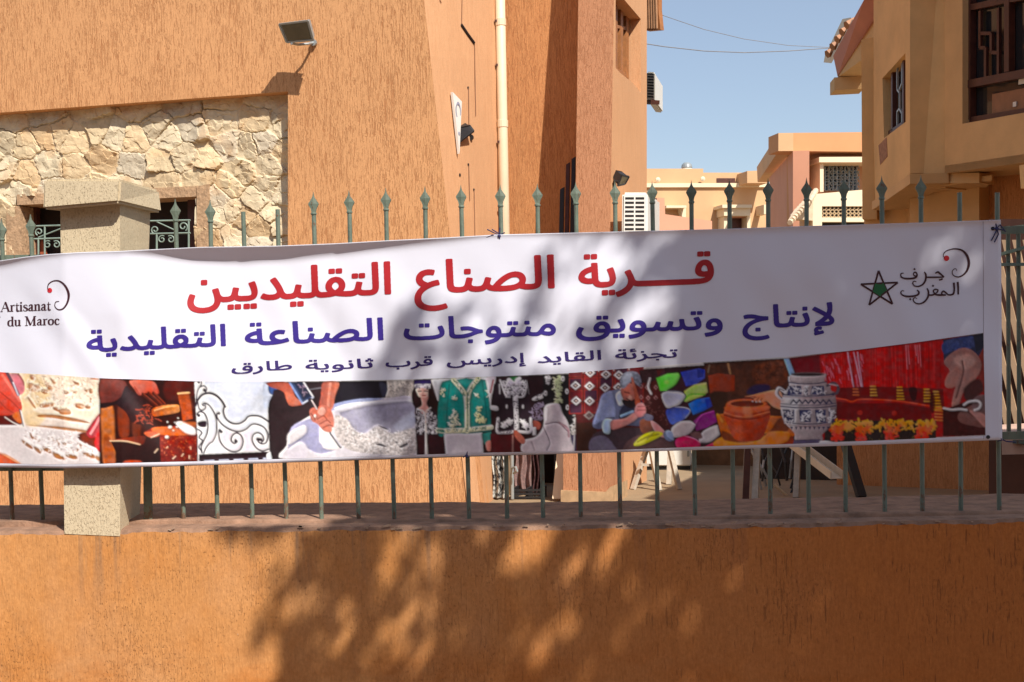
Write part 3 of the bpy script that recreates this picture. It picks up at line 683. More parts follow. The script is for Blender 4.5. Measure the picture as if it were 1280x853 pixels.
mb = MB(); slab(H1, [(909.3, 271), (933.7, 271), (933.7, 330), (909.3, 330)], .1, .05, mb); mb.build('door', M['darkwood'], h1)
mb = MB(); slab(H1, [(905.3, 270.3), (938, 270.3), (938, 272), (905.3, 272)], .3, .30, mb); mb.build('door_canopy', M['farpink'], h1)
# round lamps on the parapet
mb = MB()
for x, y in ((822, 225), (878, 224)): mb.lathe(H1.at(x, y, .05), [(.06, 0), (.06, .04), (.02, .06)], 10, H1.n)
mb.each('roof_lamp', M['farcream'], h1)
tk = MB(); c_ = H1.at(858.5, 209.5, -2)
tk.lathe(c_, [(.12, -.3), (.13, -.02), (.145, 0), (.13, .07), (.08, .12), (.02, .13)], 16); to = tk.build('roof_tank', M['grey']); tag(to, 'small round grey tank on the roof of the low tan house', 'roof tank')
mb = MB(); mb.lathe(c_, [(.14, -.14), (.14, -.11)], 16); mb.lathe(c_, [(.14, -.06), (.14, -.03)], 16); mb.build('band', M['white'], to)

PW = Plane(820, 24, 905, 24.5)
pw = MB(); slab(PW, [(821, 247.5), (830.5, 247.5), (831.5, 268), (890, 276.5), (891, 420), (821, 420)], .25, 0, pw); pwo = pw.build('garden_wall', M['farpink']); tag(pwo, 'pale pink garden wall stepping down in front of the low tan house', 'wall')

H2 = Plane(991, 26, 1090, 26.3)
h2 = house('orange house with a cream framed window and pink side wall', H2.at(1035, 300))
mb = MB(); slab(H2, [(973, 166.5), (1110, 165), (1110, 190), (991, 189), (973, 189)], .5, .6, mb); slab(H2, [(991, 189), (1110, 189), (1110, 440), (991, 440)], .3, 0, mb); mb.build('wall', M['farorange'], h2)
# parapet running back on the left, cream top, soffit
HS = Plane(991, 26, 958, 31.5)
mb = MB(); slab(HS, [(991.2, 189), (991.2, 440), (962, 440), (962, 222)], .3, 0, mb); mb.build('side_wall', M['farpink'], h2)
mb = MB(); a_ = [H2.at(973, 166.5, .6), H2.at(973, 189, .6)]; b_ = [Pd(946, 209, 32.5), Pd(947, 228, 32.5)]
mb.prism([a_[0], a_[1], b_[1], b_[0]], Vector((.28, .05, 0))); mb.add([H2.at(973, 189, .6), H2.at(992, 188.6, .6), Pd(965, 222, 31.5), Pd(947, 228, 32.5)], [(0, 1, 2, 3)])
mb.build('parapet', M['fartan'], h2)
mb = MB(); slab(H2, [(1024, 196.5), (1110, 196), (1110, 203), (1024, 203)], .6, .55, mb); slab(H2, [(1025, 203.3), (1029.5, 203.3), (1029.5, 240), (1025, 240)], .5, .45, mb); slab(H2, [(1029.8, 203.3), (1110, 203.3), (1110, 207), (1029.8, 207)], .2, .16, mb)
mb.each('window_surround', M['farcream'], h2)
w2 = MB(); slab(H2, [(1030, 207.5), (1072, 207.5), (1072, 239), (1030, 239)], .05, .01, w2); w2o = w2.build('window', M['winglass'], h2)
mb = MB()
for k in range(9): x = 1031+k*5; mb.tube([H2.at(x, 209, .1), H2.at(x, 238, .1)], .015, 5)
for k in range(4):
    for j in range(6): 
        c2 = H2.at(1033.5+j*7, 212+k*7, .1); mb.tube([c2+Vector((.09*math.cos(a_), 0, .09*math.sin(a_))) for a_ in np.linspace(0, 6.0, 9)], .010, 4)
mb.build('window_grille', M['grey'], w2o)
# balcony in front
HB = Plane(1003, 24.6, 1090, 25)
mb = MB(); slab(HB, [(1016, 243), (1078, 237.5), (1110, 236), (1110, 258), (1027.5, 258), (1027.5, 272), (1110, 272), (1110, 277.5), (1027.5, 277.5), (1027.5, 330), (1016, 330)], .25, 0, mb); mb.build('balcony_wall', M['farcream'], h2)
mb = MB(); slab(HB, [(1027.8, 258), (1110, 258), (1110, 272), (1027.8, 272)], .1, -.12, mb); slab(HB, [(1027.8, 277.8), (1110, 277.5), (1110, 330), (1027.8, 330)], .1, -.2, mb); mb.each('balcony_recess', M['dark'], h2)
mb = MB()
for k in range(10):
    for j in range(3):
        c2 = HB.at(1030.5+k*5, 260.2+j*4.6, -.05); mb.tube([c2+Vector((.035*math.cos(a_), 0, .033*math.sin(a_))) for a_ in np.linspace(0, 6.28, 9)], .011, 5)
mb.build('claustra', M['wood'], h2)
mb = MB()
for k in range(9):
    p_ = HB.at(1016-k*3.0, 243+k*3.2, .1+k*.03); q_ = p_+Vector((-.10, -.25, -.16)); mb.tube([p_+Vector((.1, .3, .1)), q_], .05, 7)
slab(HB, [(1017, 244), (1016, 276), (996, 274), (994, 268)], .2, .02, mb)
mb.build('canopy_tile', plain('pale_tiles', (.62, .48, .33), .9, var=.2, vscale=8), h2)
mb = MB(); slab(HB, [(1006, 262), (1016, 246), (1016, 330), (1006, 330)], .2, -.1, mb); mb.build('side_pier', M['fartan'], h2)

# ------------------------------------------------------------------ building on the right, in its own shade
rb = thing('bay_fronted_building', 'tan building with projecting bays and red wood windows on the right', 'building', Pd(1190, 430, 10.5)*1.0)
def quadwall(pts, th, mb): mb.prism(pts, th)
def col(px, d): return (px, d)
F1a, F1b, F2b, F3b = 12.2, 11.0, 10.75, 9.75
P1 = Plane(1094, F1a, 1137, F1b); P2 = Plane(1137, F1b, 1181, F2b); P3 = Plane(1181, F2b-.05, 1282, F3b); P0 = Plane(1076.5, 12.25, 1096, 12.2)
mb = MB(); slab(P0, [(1076.5, 50), (1096, 46), (1096, 274), (1078, 274)], .3, .02, mb); mb.build('corner_wall', M['tan'], rb)
mb = MB()
TY = -70
slab(P1, [(1092, TY), (1139, TY), (1137.5, 10), (1131.8, 66.5), (1103, 98), (1092, 100)], .25, 0, mb)
slab(P1, [(1092, 100), (1103, 98), (1105, 173), (1092, 172)], .25, 0, mb)
slab(P1, [(1131.8, 66.5), (1137.5, 10), (1137.5, 217), (1094, 252), (1092, 172), (1105, 173), (1132, 152.5)], .25, 0, mb)
slab(P2, [(1137.5, TY), (1181, TY), (1181, 217), (1137.5, 217)], .25, 0, mb)
mb.build('wall', M['tan'], rb)
mb = MB()
slab(P3, [(1180.5, -420), (1203, -420), (1203, 155), (1181, 217)], .12, .0, mb); slab(P3, [(1203, 155), (1330, 132), (1330, 196.5), (1181, 217)], .12, .0, mb); slab(P3, [(1203, -420), (1330, -420), (1330, -110), (1203, -100)], .12, .0, mb); slab(P3, [(1326, -110), (1330, -110), (1330, 132.5), (1326, 133)], .12, .0, mb)
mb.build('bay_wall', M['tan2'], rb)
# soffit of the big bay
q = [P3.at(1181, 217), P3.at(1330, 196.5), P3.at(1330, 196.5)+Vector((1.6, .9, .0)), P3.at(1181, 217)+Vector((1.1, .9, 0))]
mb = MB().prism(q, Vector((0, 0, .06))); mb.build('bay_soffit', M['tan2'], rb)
# corbelled base under the facets
mb = MB()
def corb(y1, y2, out, mbx):
    for pl, a_, b_ in ((P1, 1090, 1137.5), (P2, 1137.5, 1182)):
        ya = (y1+35 if a_ < 1100 else y1), (y1 if b_ < 1140 else y1-.5); yb = (y2+33 if a_ < 1100 else y2), (y2 if b_ < 1140 else y2-.5)
        slab(pl, [(a_, ya[0]), (b_, ya[1]), (b_, yb[1]), (a_, yb[0])], .3, out, mbx)
corb(217.5, 230, .06, mb); corb(229, 236, -.06, mb)
slab(P2, [(1137, 218), (1224, 216), (1224, 229), (1137, 229)], .2, .03, mb); slab(P2, [(1137, 229), (1224, 228), (1224, 330), (1137, 330)], .3, -.35, mb)
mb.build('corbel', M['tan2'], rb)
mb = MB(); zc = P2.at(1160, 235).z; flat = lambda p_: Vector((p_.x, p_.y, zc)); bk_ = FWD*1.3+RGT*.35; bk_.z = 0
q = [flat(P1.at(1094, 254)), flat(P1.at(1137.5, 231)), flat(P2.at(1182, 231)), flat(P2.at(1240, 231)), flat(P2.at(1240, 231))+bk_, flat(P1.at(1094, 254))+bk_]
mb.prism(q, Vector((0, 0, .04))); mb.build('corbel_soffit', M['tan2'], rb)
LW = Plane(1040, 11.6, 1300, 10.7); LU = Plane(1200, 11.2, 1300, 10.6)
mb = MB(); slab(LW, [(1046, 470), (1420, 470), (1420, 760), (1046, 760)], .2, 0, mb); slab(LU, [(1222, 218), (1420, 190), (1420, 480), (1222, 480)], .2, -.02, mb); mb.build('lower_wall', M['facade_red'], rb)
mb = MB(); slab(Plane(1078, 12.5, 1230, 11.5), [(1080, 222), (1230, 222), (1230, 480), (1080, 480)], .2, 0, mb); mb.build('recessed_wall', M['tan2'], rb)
mb = MB(); wa, wb = Pd(640+1700*3.64/9.2, 430, 9.2), Pd(640+1700*2.98/7.4, 430, 7.4); wa.z = wb.z = .3; up4 = Vector((0, 0, 4.3)); mb.prism([wa, wb, wb+up4, wa+up4], RGT*.4); wc = Pd(640+1700*3.64/9.2, 430, 9.25); wd = wc+RGT*3.6-FWD*.5; wc.z = wd.z = .3; mb.prism([wc, wd, wd+up4, wc+up4], Vector((.1, .5, 0))); mb.build('added_shade_wing', M['tan2'], rb)  # unseen wing added to shade the lower wall and the yard
# windows
w = MB(); slab(P1, [(1101, 96), (1133, 62), (1133, 160), (1101, 178)], .03, -.09, w); wo1 = w.build('window', M['winglass'], rb)
mb = MB()
def frame_on(pl, pts, th, off, mbx):
    for (x0, y0), (x1, y1) in zip(pts[:-1], pts[1:]): mbx.bar(pl.at(x0, y0, off), pl.at(x1, y1, off), th, th, up=pl.n)
frame_on(P1, [(1106.5, 97), (1106.5, 172), (1132, 155), (1132, 70), (1106.5, 97)], .045, -.06, mb); frame_on(P1, [(1118, 86), (1118, 164)], .045, -.06, mb); 
mb.build('window_frame', M['darkwood'], wo1)
mb = MB(); frame_on(P1, [(1122, 82), (1122, 112), (1125, 116), (1125, 136), (1122, 140), (1122, 160)], .016, -.05, mb); frame_on(P1, [(1128, 76), (1128, 104), (1125, 112)], .016, -.05, mb); frame_on(P1, [(1125, 136), (1128, 142), (1128, 157)], .016, -.05, mb)
mb.build('window_grille', M['grey'], wo1)
w = MB(); slab(P3, [(1198, TY-60), (1327, TY-60), (1327, 140), (1198, 160)], .03, -.11, w); wo2 = w.build('window', M['winglass'], rb)
mb = MB()
frame_on(P3, [(1214, -100), (1214, 150)], .055, -.08, mb); frame_on(P3, [(1262, -100), (1262, 90)], .055, -.078, mb); frame_on(P3, [(1211, 106), (1325, 84)], .06, -.076, mb); frame_on(P3, [(1203, 152), (1325, 132)], .04, -.08, mb); frame_on(P3, [(1214, 10), (1262, 0), (1325, -11)], .045, -.077, mb); frame_on(P3, [(1233, 100), (1233, 60), (1226, 60), (1226, 42), (1240, 42), (1240, 66), (1249, 66), (1249, 96)], .026, -.075, mb)
frame_on(P3, [(1226, 42), (1226, 14)], .026, -.074, mb); frame_on(P3, [(1249, 66), (1249, 10)], .026, -.074, mb)
mb.build('window_frame', M['darkwood'], wo2)
mb = MB(); slab(P3, [(1240, 118), (1324, 102), (1324, 131), (1240, 146)], .01, -.10, mb); mb.build('lower_panel', plain('brown_tinted_panel', (.22, .10, .055), .25, var=.2), wo2)
mb = MB(); slab(P3, [(1273, 97), (1282, 95), (1282, 104), (1273, 106)], .01, -.09, mb); slab(P3, [(1266, 128), (1270, 127), (1270, 133), (1266, 134)], .01, -.09, mb); mb.each('sticker', M['white'], wo2)
# roof edge: pink fascia running back along the left, soffit below, tiles beyond
mb = MB(); 
r0_, r1_ = Pd(1041.5, 71, 14.6), Pd(1043, 113, 14.6); r2_, r3_ = Pd(1100, -20, 12.2), Pd(1106, 0, 12.2)
t0_, t1_ = Pd(1160, -115, 10.4), Pd(1160, -75, 10.4)
mb.prism([Pd(1041.5, 70, 14.6), Pd(1047, 96, 14.6), Pd(1107, 0, 11.7), Pd(1150, -70, 10.4), Pd(1150, -112, 10.4), Pd(1080, 0, 12.2)], Vector((.2, .05, 0)))
mb.build('fascia', M['red_trim'], rb)
mb = MB(); mb.add([Pd(1047, 97, 14.6), Pd(1107, 1, 11.7), Pd(1150, -69, 10.4), Pd(1240, -69, 11.4), Pd(1098, 60, 12.5), Pd(1080, 97, 14.4)], [(0, 1, 2, 3, 4, 5)])
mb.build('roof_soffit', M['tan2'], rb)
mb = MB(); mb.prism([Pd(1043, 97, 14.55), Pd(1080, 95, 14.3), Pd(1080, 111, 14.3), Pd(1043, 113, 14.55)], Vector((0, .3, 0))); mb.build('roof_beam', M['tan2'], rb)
mb = MB(); mb.prism([Pd(1031, 70, 16.5), Pd(1041, 70.5, 15.6), Pd(1066, 25, 14.6), Pd(1063.5, 22, 15.2), Pd(1053, 24, 16.2)], Vector((0, .1, -.06))); mb.build('tiled_edge', M['farcream'], rb)
mb = MB()
for k in range(5):
    t_ = k/4; p_ = Pd(1034+24*t_, 68-36*t_, 15.8-1.0*t_); mb.tube([p_, p_+Vector((.25, .1, .13))], .05, 6)
mb.build('roof_tile', M['oldwood'], rb)
mb = MB(); slab(P1, [(1098, 182), (1108, 172), (1109, 196), (1100, 206)], .02, .004, mb); mb.build('patch', plain('bare_brick_patch', (.33, .17, .10), .95, var=.3, vscale=30), rb)
mb = MB(); slab(P3, [(1274, 207), (1420, 180), (1420, 225), (1276, 236)], .2, .25, mb); mb.build('bracket', M['tan'], rb)

# overhead cables
def cable(label, pts, r):
    o = MB().tube([Pd(*p) for p in pts], r, 5).build('overhead_cable', M['wire']); tag(o, label, 'cable', 'overhead cables')
cable('upper overhead cable sagging across the pale sky', [(800, 5, 24), (830, 20, 25), (880, 37, 26), (930, 49, 27), (985, 57, 28), (1045, 60, 29), (1100, 60, 30)], .0065)
cable('lower overhead cable running flat across the pale sky', [(795, 53, 20), (830, 58.5, 21), (880, 64, 22), (930, 66, 23), (985, 64, 24), (1040, 60, 25), (1100, 54, 26)], .008)
# ------------------------------------------------------------------ banner
TOPB = [(-260, 334), (-60, 330), (0, 326), (30, 321.5), (60, 318), (100, 315.5), (150, 314), (200, 311.5), (250, 309), (345, 307.5), (420, 304.5), (480, 301), (560, 297), (620, 293.5), (700, 291.5), (800, 289), (900, 286.5), (1000, 283), (1150, 278.5), (1249, 275)]
BOTB = [(-260, 589), (0, 584.3), (80, 585.5), (130, 585), (190, 583.5), (245, 582), (345, 579), (500, 573), (620, 569.5), (760, 566), (900, 562), (1050, 557.5), (1150, 554), (1252.5, 550)]
HEM_ = [(-260, 340), (0, 334), (35, 326), (70, 319), (110, 315.5), (165, 315.5), (200, 320), (250, 327), (300, 328.5), (350, 325.5), (420, 318.5), (480, 311), (560, 302), (625, 294), (700, 293.5), (800, 292), (1249, 279)]
PXM = 4.73/1700
_hx = np.arange(-260, 1260, 2.0); _hk = np.hanning(31); _hk /= _hk.sum(); _hy = np.convolve(np.pad(np.interp(_hx, [p[0] for p in HEM_], [p[1] for p in HEM_]), 15, 'edge'), _hk, 'valid'); HEM = list(zip(_hx, _hy))
def bumpf(x):
    # pushed forward by the pillar on the left
    return float(np.interp(x, [-260, -60, 60, 80, 152, 175, 300, 420], [.03, .07, .166, .180, .180, .166, .07, .022]))
def BY(px, py):
    t = bumpf(px)
    b, tp = poly_interp(BOTB, px), poly_interp(TOPB, px); v_ = (py-tp)/max(1, b-tp)
    wv = .0055*math.sin(px*.0105+py*.013+.6)+.004*math.sin(px*.021-py*.028+2)+.0030*math.sin(px*.047+py*.02)*(.3+.7*v_)+.0018*math.sin(px*.09-py*.05+1)
    d = math.hypot(px-625, py-292)       # pulled in at the ties
    wv -= .010*math.exp(-d/45)+.010*math.exp(-math.hypot(px-1247, py-285)/50)
    wv += .006*math.exp(-((px-300-(py-310)*.55)/26)**2)*max(0, 1-v_)   # slack diagonal folds on the left
    wv -= .005*math.exp(-((px-345-(py-310)*.62)/20)**2)*max(0, 1-v_)
    wv += .004*math.exp(-((px-20-(py-330)*.8)/18)**2)
    wv -= .0045*math.exp(-((px-52-(py-330)*.7)/15)**2)
    wv += .0035*math.exp(-((px-470-(py-310)*.35)/22)**2)*max(0, 1-v_)
    hm = poly_interp(HEM, px)-py
    wv *= min(1, max(0, (py-tp-8)/70))
    wv += .85*PXM*2.2*math.log1p(math.exp(max(-30, min(30, hm/2.2))))
    return -(.022+t+wv)
def B(px, py, off=0.0): return P(px, py, BY(px, py)-off)
xs_ = list(np.linspace(-260, 1251, 330)); NV = 76; vs_ = []
for k in range(NV+1):
    for x in xs_:
        v_ = k/NV; v_ = v_ if k else 0
        xx = x + (1.8*v_ if x > 1240 else 0)
        # finer rows near the top hem
        vv_ = v_**1.25
        tp, bt = poly_interp(TOPB, xx), poly_interp(BOTB, xx); vs_.append(B(xx, tp+(bt-tp)*vv_))
nx = len(xs_); fs = [(k*nx+i, (k+1)*nx+i, (k+1)*nx+i+1, k*nx+i+1) for k in range(NV) for i in range(nx-1)]
mban, nt, b = newmat('white_vinyl'); b.inputs['Base Color'].default_value = (.72, .735, .83, 1); b.inputs['Roughness'].default_value = .42; b.inputs['Specular IOR Level'].default_value = .35
nz = N(nt, 'ShaderNodeTexNoise', Scale=9, Detail=4); nt.links.new(coords(nt, (1, 1, 1)), nz.inputs[0]); bump(nt, b, nz.outputs[0], .12, .01)
ban = thing('fabric_banner', 'long white printed banner with red and blue Arabic lettering tied to the railing', 'banner', (P(640, 560, 0).x, -.03, 1.2))
sheet = obj('sheet', vs_, fs, mban, ban, smooth=True, fix=False)
sol = sheet.modifiers.new('thick', 'SOLIDIFY'); sol.thickness = .0008; sol.offset = 1
# --- lettering
FORMS = {}
for cpt in range(0xFE70, 0xFEFD):
    d = unicodedata.decomposition(chr(cpt)).split()
    if len(d) >= 2 and d[0] in ('<isolated>', '<final>', '<initial>', '<medial>'): FORMS[(''.join(chr(int(x, 16)) for x in d[1:]), d[0][1:-1])] = chr(cpt)
def shape(w):
    w = w.replace('\u0644\u0625', '\x01'); Ls = [{'\x01': '\u0644\u0625'}.get(c, c) for c in w]; out = []; T = '\u0640'
    nxt = lambda c: c == T or (c, 'initial') in FORMS
    prv = lambda c: c == T or (c, 'final') in FORMS
    for i, c in enumerate(Ls):
        if c == T: out.append(c); continue
        p = i > 0 and nxt(Ls[i-1]) and prv(c); n = i < len(Ls)-1 and nxt(c) and prv(Ls[i+1])
        out.append(FORMS[(c, 'medial' if p and n else 'final' if p else 'initial' if n else 'isolated')])
    return ''.join(out[::-1])
def outlines(s):
    c = bpy.data.curves.new('tmp', 'FONT'); c.body = s; o = bpy.data.objects.new('tmp', c); COL.objects.link(o)
    bpy.context.view_layer.update(); dg = bpy.context.evaluated_depsgraph_get(); cc = o.evaluated_get(dg).to_curve(dg); polys = []
    for s_ in cc.splines:
        bp = s_.bezier_points; q = []; n_ = len(bp)
        for i in range(n_):
            a, b_ = bp[i], bp[(i+1) % n_]
            for t in np.linspace(0, 1, 7)[:-1]:
                q.append(((1-t)**3*a.co+3*(1-t)**2*t*a.handle_right+3*(1-t)*t*t*b_.handle_left+t**3*b_.co)[:2])
        polys.append(np.array(q))
    bpy.data.objects.remove(o); bpy.data.curves.remove(c); return polys
def raster(polys, W, H):
    """non-zero winding raster of closed polygons given in raster units"""
    acc = np.zeros((H, W+1), np.int32)
    for q in polys:
        x0, y0 = q[:, 0], q[:, 1]; x1, y1 = np.roll(x0, -1), np.roll(y0, -1)
        for a, b_, c, d in zip(x0, y0, x1, y1):
            if b_ == d: continue
            s = 1
            if b_ > d: a, b_, c, d = c, d, a, b_; s = -1
            r0_, r1__ = max(0, math.ceil(b_-.5)), min(H-1, math.ceil(d-.5)-1)
            if r1__ < r0_: continue
            r = np.arange(r0_, r1__+1); xx = np.clip(np.ceil(a+(c-a)*(r+.5-b_)/(d-b_)-.5), 0, W).astype(int); np.add.at(acc, (r, xx), s)
    return np.cumsum(acc, 1)[:, :W] != 0
def dilate(m, rx, ry):
    out = m.copy(); R = int(math.ceil(ry))
    for dy in range(-R, R+1):
        if abs(dy) > ry+.01: continue
        ex = int(round(rx*math.sqrt(max(0, 1-(dy/max(ry, .01))**2))))
        sh = np.zeros_like(m); 
        if dy >= 0: sh[dy:] = m[:m.shape[0]-dy]
        else: sh[:dy] = m[-dy:]
        c = np.cumsum(np.pad(sh.astype(np.int32), ((0, 0), (ex+1, ex))), 1); out |= (c[:, 2*ex+1:]-c[:, :-2*ex-1])[:, :m.shape[1]] > 0
    return out
SS = 4     # raster cells per photo pixel
def lettering(mb, word, xl, xr, yl, yr, alef, gx_=0, gy_=0, off=.0022, slant=0):
    """word fitted between photo columns xl, xr, base line from yl to yr, alef pixels tall; gx_, gy_ embolden in pixels"""
    pol = outlines(shape(word)); allp = np.vstack(pol); x0, x1 = allp[:, 0].min(), allp[:, 0].max()
    ah = np.vstack(outlines('\ufe8d'))[:, 1].max(); sy_ = (alef-2*gy_)/ah; sx_ = (xr-xl-2*gx_)/(x1-x0)
    fixed = []
    for q in pol:
        w_, h_ = np.ptp(q[:, 0]), np.ptp(q[:, 1])
        if w_ < .155 and h_ < .155:     # dots are square here
            cx_, cy__ = q.mean(0); hw, hh = .040, .038 + (.014 if alef < 20 else 0)
            q = np.array([(cx_-hw, cy__-hh), (cx_+hw, cy__-hh), (cx_+hw, cy__+hh), (cx_-hw, cy__+hh)])
        fixed.append(q)
    pad = 8; ymax = allp[:, 1].max()*sy_; ymin = allp[:, 1].min()*sy_
    W = int((xr-xl)*SS)+2*pad*2; H = int((ymax-ymin)*SS)+4*pad
    rp = [np.stack([((q[:, 0]-x0)*sx_+gx_)*SS+pad, (ymax-q[:, 1]*sy_)*SS+2*pad], 1) for q in fixed]
    msk = raster(rp, W, H)
    if gx_ or gy_: msk = dilate(msk, gx_*SS, gy_*SS)
    for r in range(H):
        row = np.flatnonzero(np.diff(np.concatenate(([0], msk[r].astype(np.int8), [0]))))
        for a, b_ in zip(row[::2], row[1::2]):
            pa, pb = (a-pad)/SS+xl, (b_-pad)/SS+xl; k = max(1, int((pb-pa)/8))
            cs = np.linspace(pa, pb, k+1)
            for ca, cb in zip(cs[:-1], cs[1:]):
                q = []
                for (xx, rr) in ((ca, r), (ca, r+1), (cb, r+1), (cb, r)):
                    base = yl+(yr-yl)*(xx-xl)/(xr-xl); q.append(B(xx, base+(rr-2*pad)/SS-ymax-gy_, off))
                mb.add(q, [(0, 1, 2, 3)])
red = plain('red_print', (.40, .015, .022), .45, var=.06); blu = plain('blue_print', (.040, .022, .24), .45, var=.06); dbl = plain('dark_blue_print', (.035, .02, .14), .45, var=.06)
W1 = [('\u0642\u0640\u0640\u0640\u0640\u0631\u064a\u0629', 723, 892.5, 360.5, 354.5, 42, 1.5, 1.25), ('\u0627\u0644\u0635\u0646\u0627\u0639', 518, 693.5, 368, 360.5, 42.5, 1.5, 1.25), ('\u0627\u0644\u062a\u0642\u0644\u064a\u062f\u064a\u064a\u0646', 234, 489, 380, 368, 41.5, 1.5, 1.25)]
W2 = [('\u0644\u0625\u0646\u062a\u0627\u062c', 928, 1043, 411.5, 407, 29.5, 1.1, 1.05), ('\u0648\u062a\u0633\u0648\u064a\u0642', 720, 903.5, 417, 412.3, 28.5, 1.1, 1.05), ('\u0645\u0646\u062a\u0648\u062c\u0627\u062a', 504.5, 695, 425.5, 419.5, 28.5, 1.1, 1.05), ('\u0627\u0644\u0635\u0646\u0627\u0639\u0629', 306, 479.5, 432.6, 425.3, 28.5, 1.1, 1.05), ('\u0627\u0644\u062a\u0642\u0644\u064a\u062f\u064a\u0629', 108, 282.5, 441, 432.7, 28, 1.1, 1.05)]
W3 = [('\u062a\u062c\u0632\u0626\u0629', 769, 847, 449.5, 447.3, 12.3, .5, .4), ('\u0627\u0644\u0642\u0627\u064a\u062f', 672, 751.5, 454.3, 450, 12.6, .5, .4), ('\u0625\u062f\u0631\u064a\u0633', 558.5, 657.5, 457, 453.3, 12.5, .5, .4), ('\u0642\u0631\u0628', 482, 541, 459.5, 457.2, 12.3, .5, .4), ('\u062b\u0627\u0646\u0648\u064a\u0629', 382, 467, 462.8, 460.3, 12.5, .5, .4), ('\u0637\u0627\u0631\u0642', 289.5, 365, 465.2, 462.5, 12.3, .5, .4)]
for nm, ws, mt in (('title_lettering', W1, red), ('subtitle_lettering', W2, blu), ('address_lettering', W3, dbl)):
    mb = MB()
    for k, w in enumerate(ws): lettering(mb, *w)
    o = mb.build(nm, mt, ban, fix=False)
# --- emblems, drawn as ribbons
class Ink:
    def __init__(s): s.mb = MB(); s.k = 0
    def ribbon(s, pts, ws, fx, n=10, smooth=True):
        pts = np.array(pts, float); ws = np.array(ws if hasattr(ws, '__len__') else [ws]*len(pts), float)
        if smooth and len(pts) > 2:
            q = []; qw = []; pp = np.vstack([2*pts[0]-pts[1], pts, 2*pts[-1]-pts[-2]])
            for i in range(1, len(pp)-2):
                for t in np.linspace(0, 1, n, endpoint=False):
                    a, b_, c, d = pp[i-1:i+3]; q.append(.5*((2*b_)+(-a+c)*t+(2*a-5*b_+4*c-d)*t*t+(-a+3*b_-3*c+d)*t**3)); qw.append(ws[i-1]*(1-t)+ws[i]*t)
            q.append(pts[-1]); qw.append(ws[-1]); pts, ws = np.array(q), np.array(qw)
        if not smooth:
            t_ = np.linspace(0, 1, 16)[:, None]; a_, b2_ = pts[0], pts[-1]; w0_, w1_ = ws[0], ws[-1]; pts = a_*(1-t_)+b2_*t_; ws = (w0_*(1-t_)+w1_*t_)[:, 0]
        tg = np.gradient(pts, axis=0); tg /= np.maximum(np.linalg.norm(tg, axis=1, keepdims=True), 1e-6); nr = np.stack([-tg[:, 1], tg[:, 0]], 1)
        off = .0022+.00002*(s.k % 24); s.k += 1
        Lp = [B(*fx(*(p+n_*w/2)), off) for p, n_, w in zip(pts, nr, ws)]; Rp = [B(*fx(*(p-n_*w/2)), off) for p, n_, w in zip(pts, nr, ws)]
        m_ = len(pts); s.mb.add(Lp+Rp, [(i, i+1, m_+i+1, m_+i) for i in range(m_-1)])
    def poly(s, pts, fx):
        off = .0022+.00002*(s.k % 24); s.k += 1; s.mb.add([B(*fx(*p), off) for p in pts], [tuple(range(len(pts)))])
    def dot(s, x, y, r, fx, sq=False):
        s.poly([(x+r*math.cos(a), y+r*math.sin(a)) for a in (np.arange(4)*math.pi/2 if sq else np.linspace(0, 2*math.pi, 14, endpoint=False))], fx)
maroon = plain('maroon_print', (.05, .013, .02), .45, var=.05); redd = plain('red_dot_print', (.55, .02, .03), .45); grn = plain('green_print', (.015, .14, .05), .45)
fR = lambda x, y: (1020+x/4.923, 270+y/4.923); fL = lambda x, y: (x/3.879, 300+y/3.879)
def star(ink, cx_, cy_, fx, gi):
    T = [(385, 338), (504, 410), (471, 543), (327, 549), (276, 421)]; T = [(x-392+cx_, y-452+cy_) for x, y in T]
    for a, b_ in ((0, 2), (2, 4), (4, 1), (1, 3), (3, 0)): ink.ribbon([T[a], T[b_]], [11, 11], fx, smooth=False)
    def X(a, b_, c, d):
        (x1, y1), (x2, y2), (x3, y3), (x4, y4) = T[a], T[b_], T[c], T[d]; den = (x1-x2)*(y3-y4)-(y1-y2)*(x3-x4); p = x1*y2-y1*x2; q = x3*y4-y3*x4
        return ((p*(x3-x4)-(x1-x2)*q)/den, (p*(y3-y4)-(y1-y2)*q)/den)
    pent = [X(0, 2, 4, 1), X(0, 2, 1, 3), X(2, 4, 1, 3), X(2, 4, 3, 0), X(4, 1, 3, 0)]
    gi.k = 30; gi.poly(pent, fx)
ink = Ink(); gi = Ink(); ri = Ink()
star(ink, 392, 452, fR, gi)
ink.ribbon([(793, 262), (784, 240), (803, 216), (850, 203), (897, 212), (928, 243), (941, 290), (930, 335), (905, 364), (875, 376), (846, 366), (838, 345), (849, 328), (864, 328), (866, 340)], [4, 5, 6, 7, 11, 15, 16, 13, 9, 7, 6, 5, 5, 4, 3], fR)
ri.dot(803, 261, 17, fR)
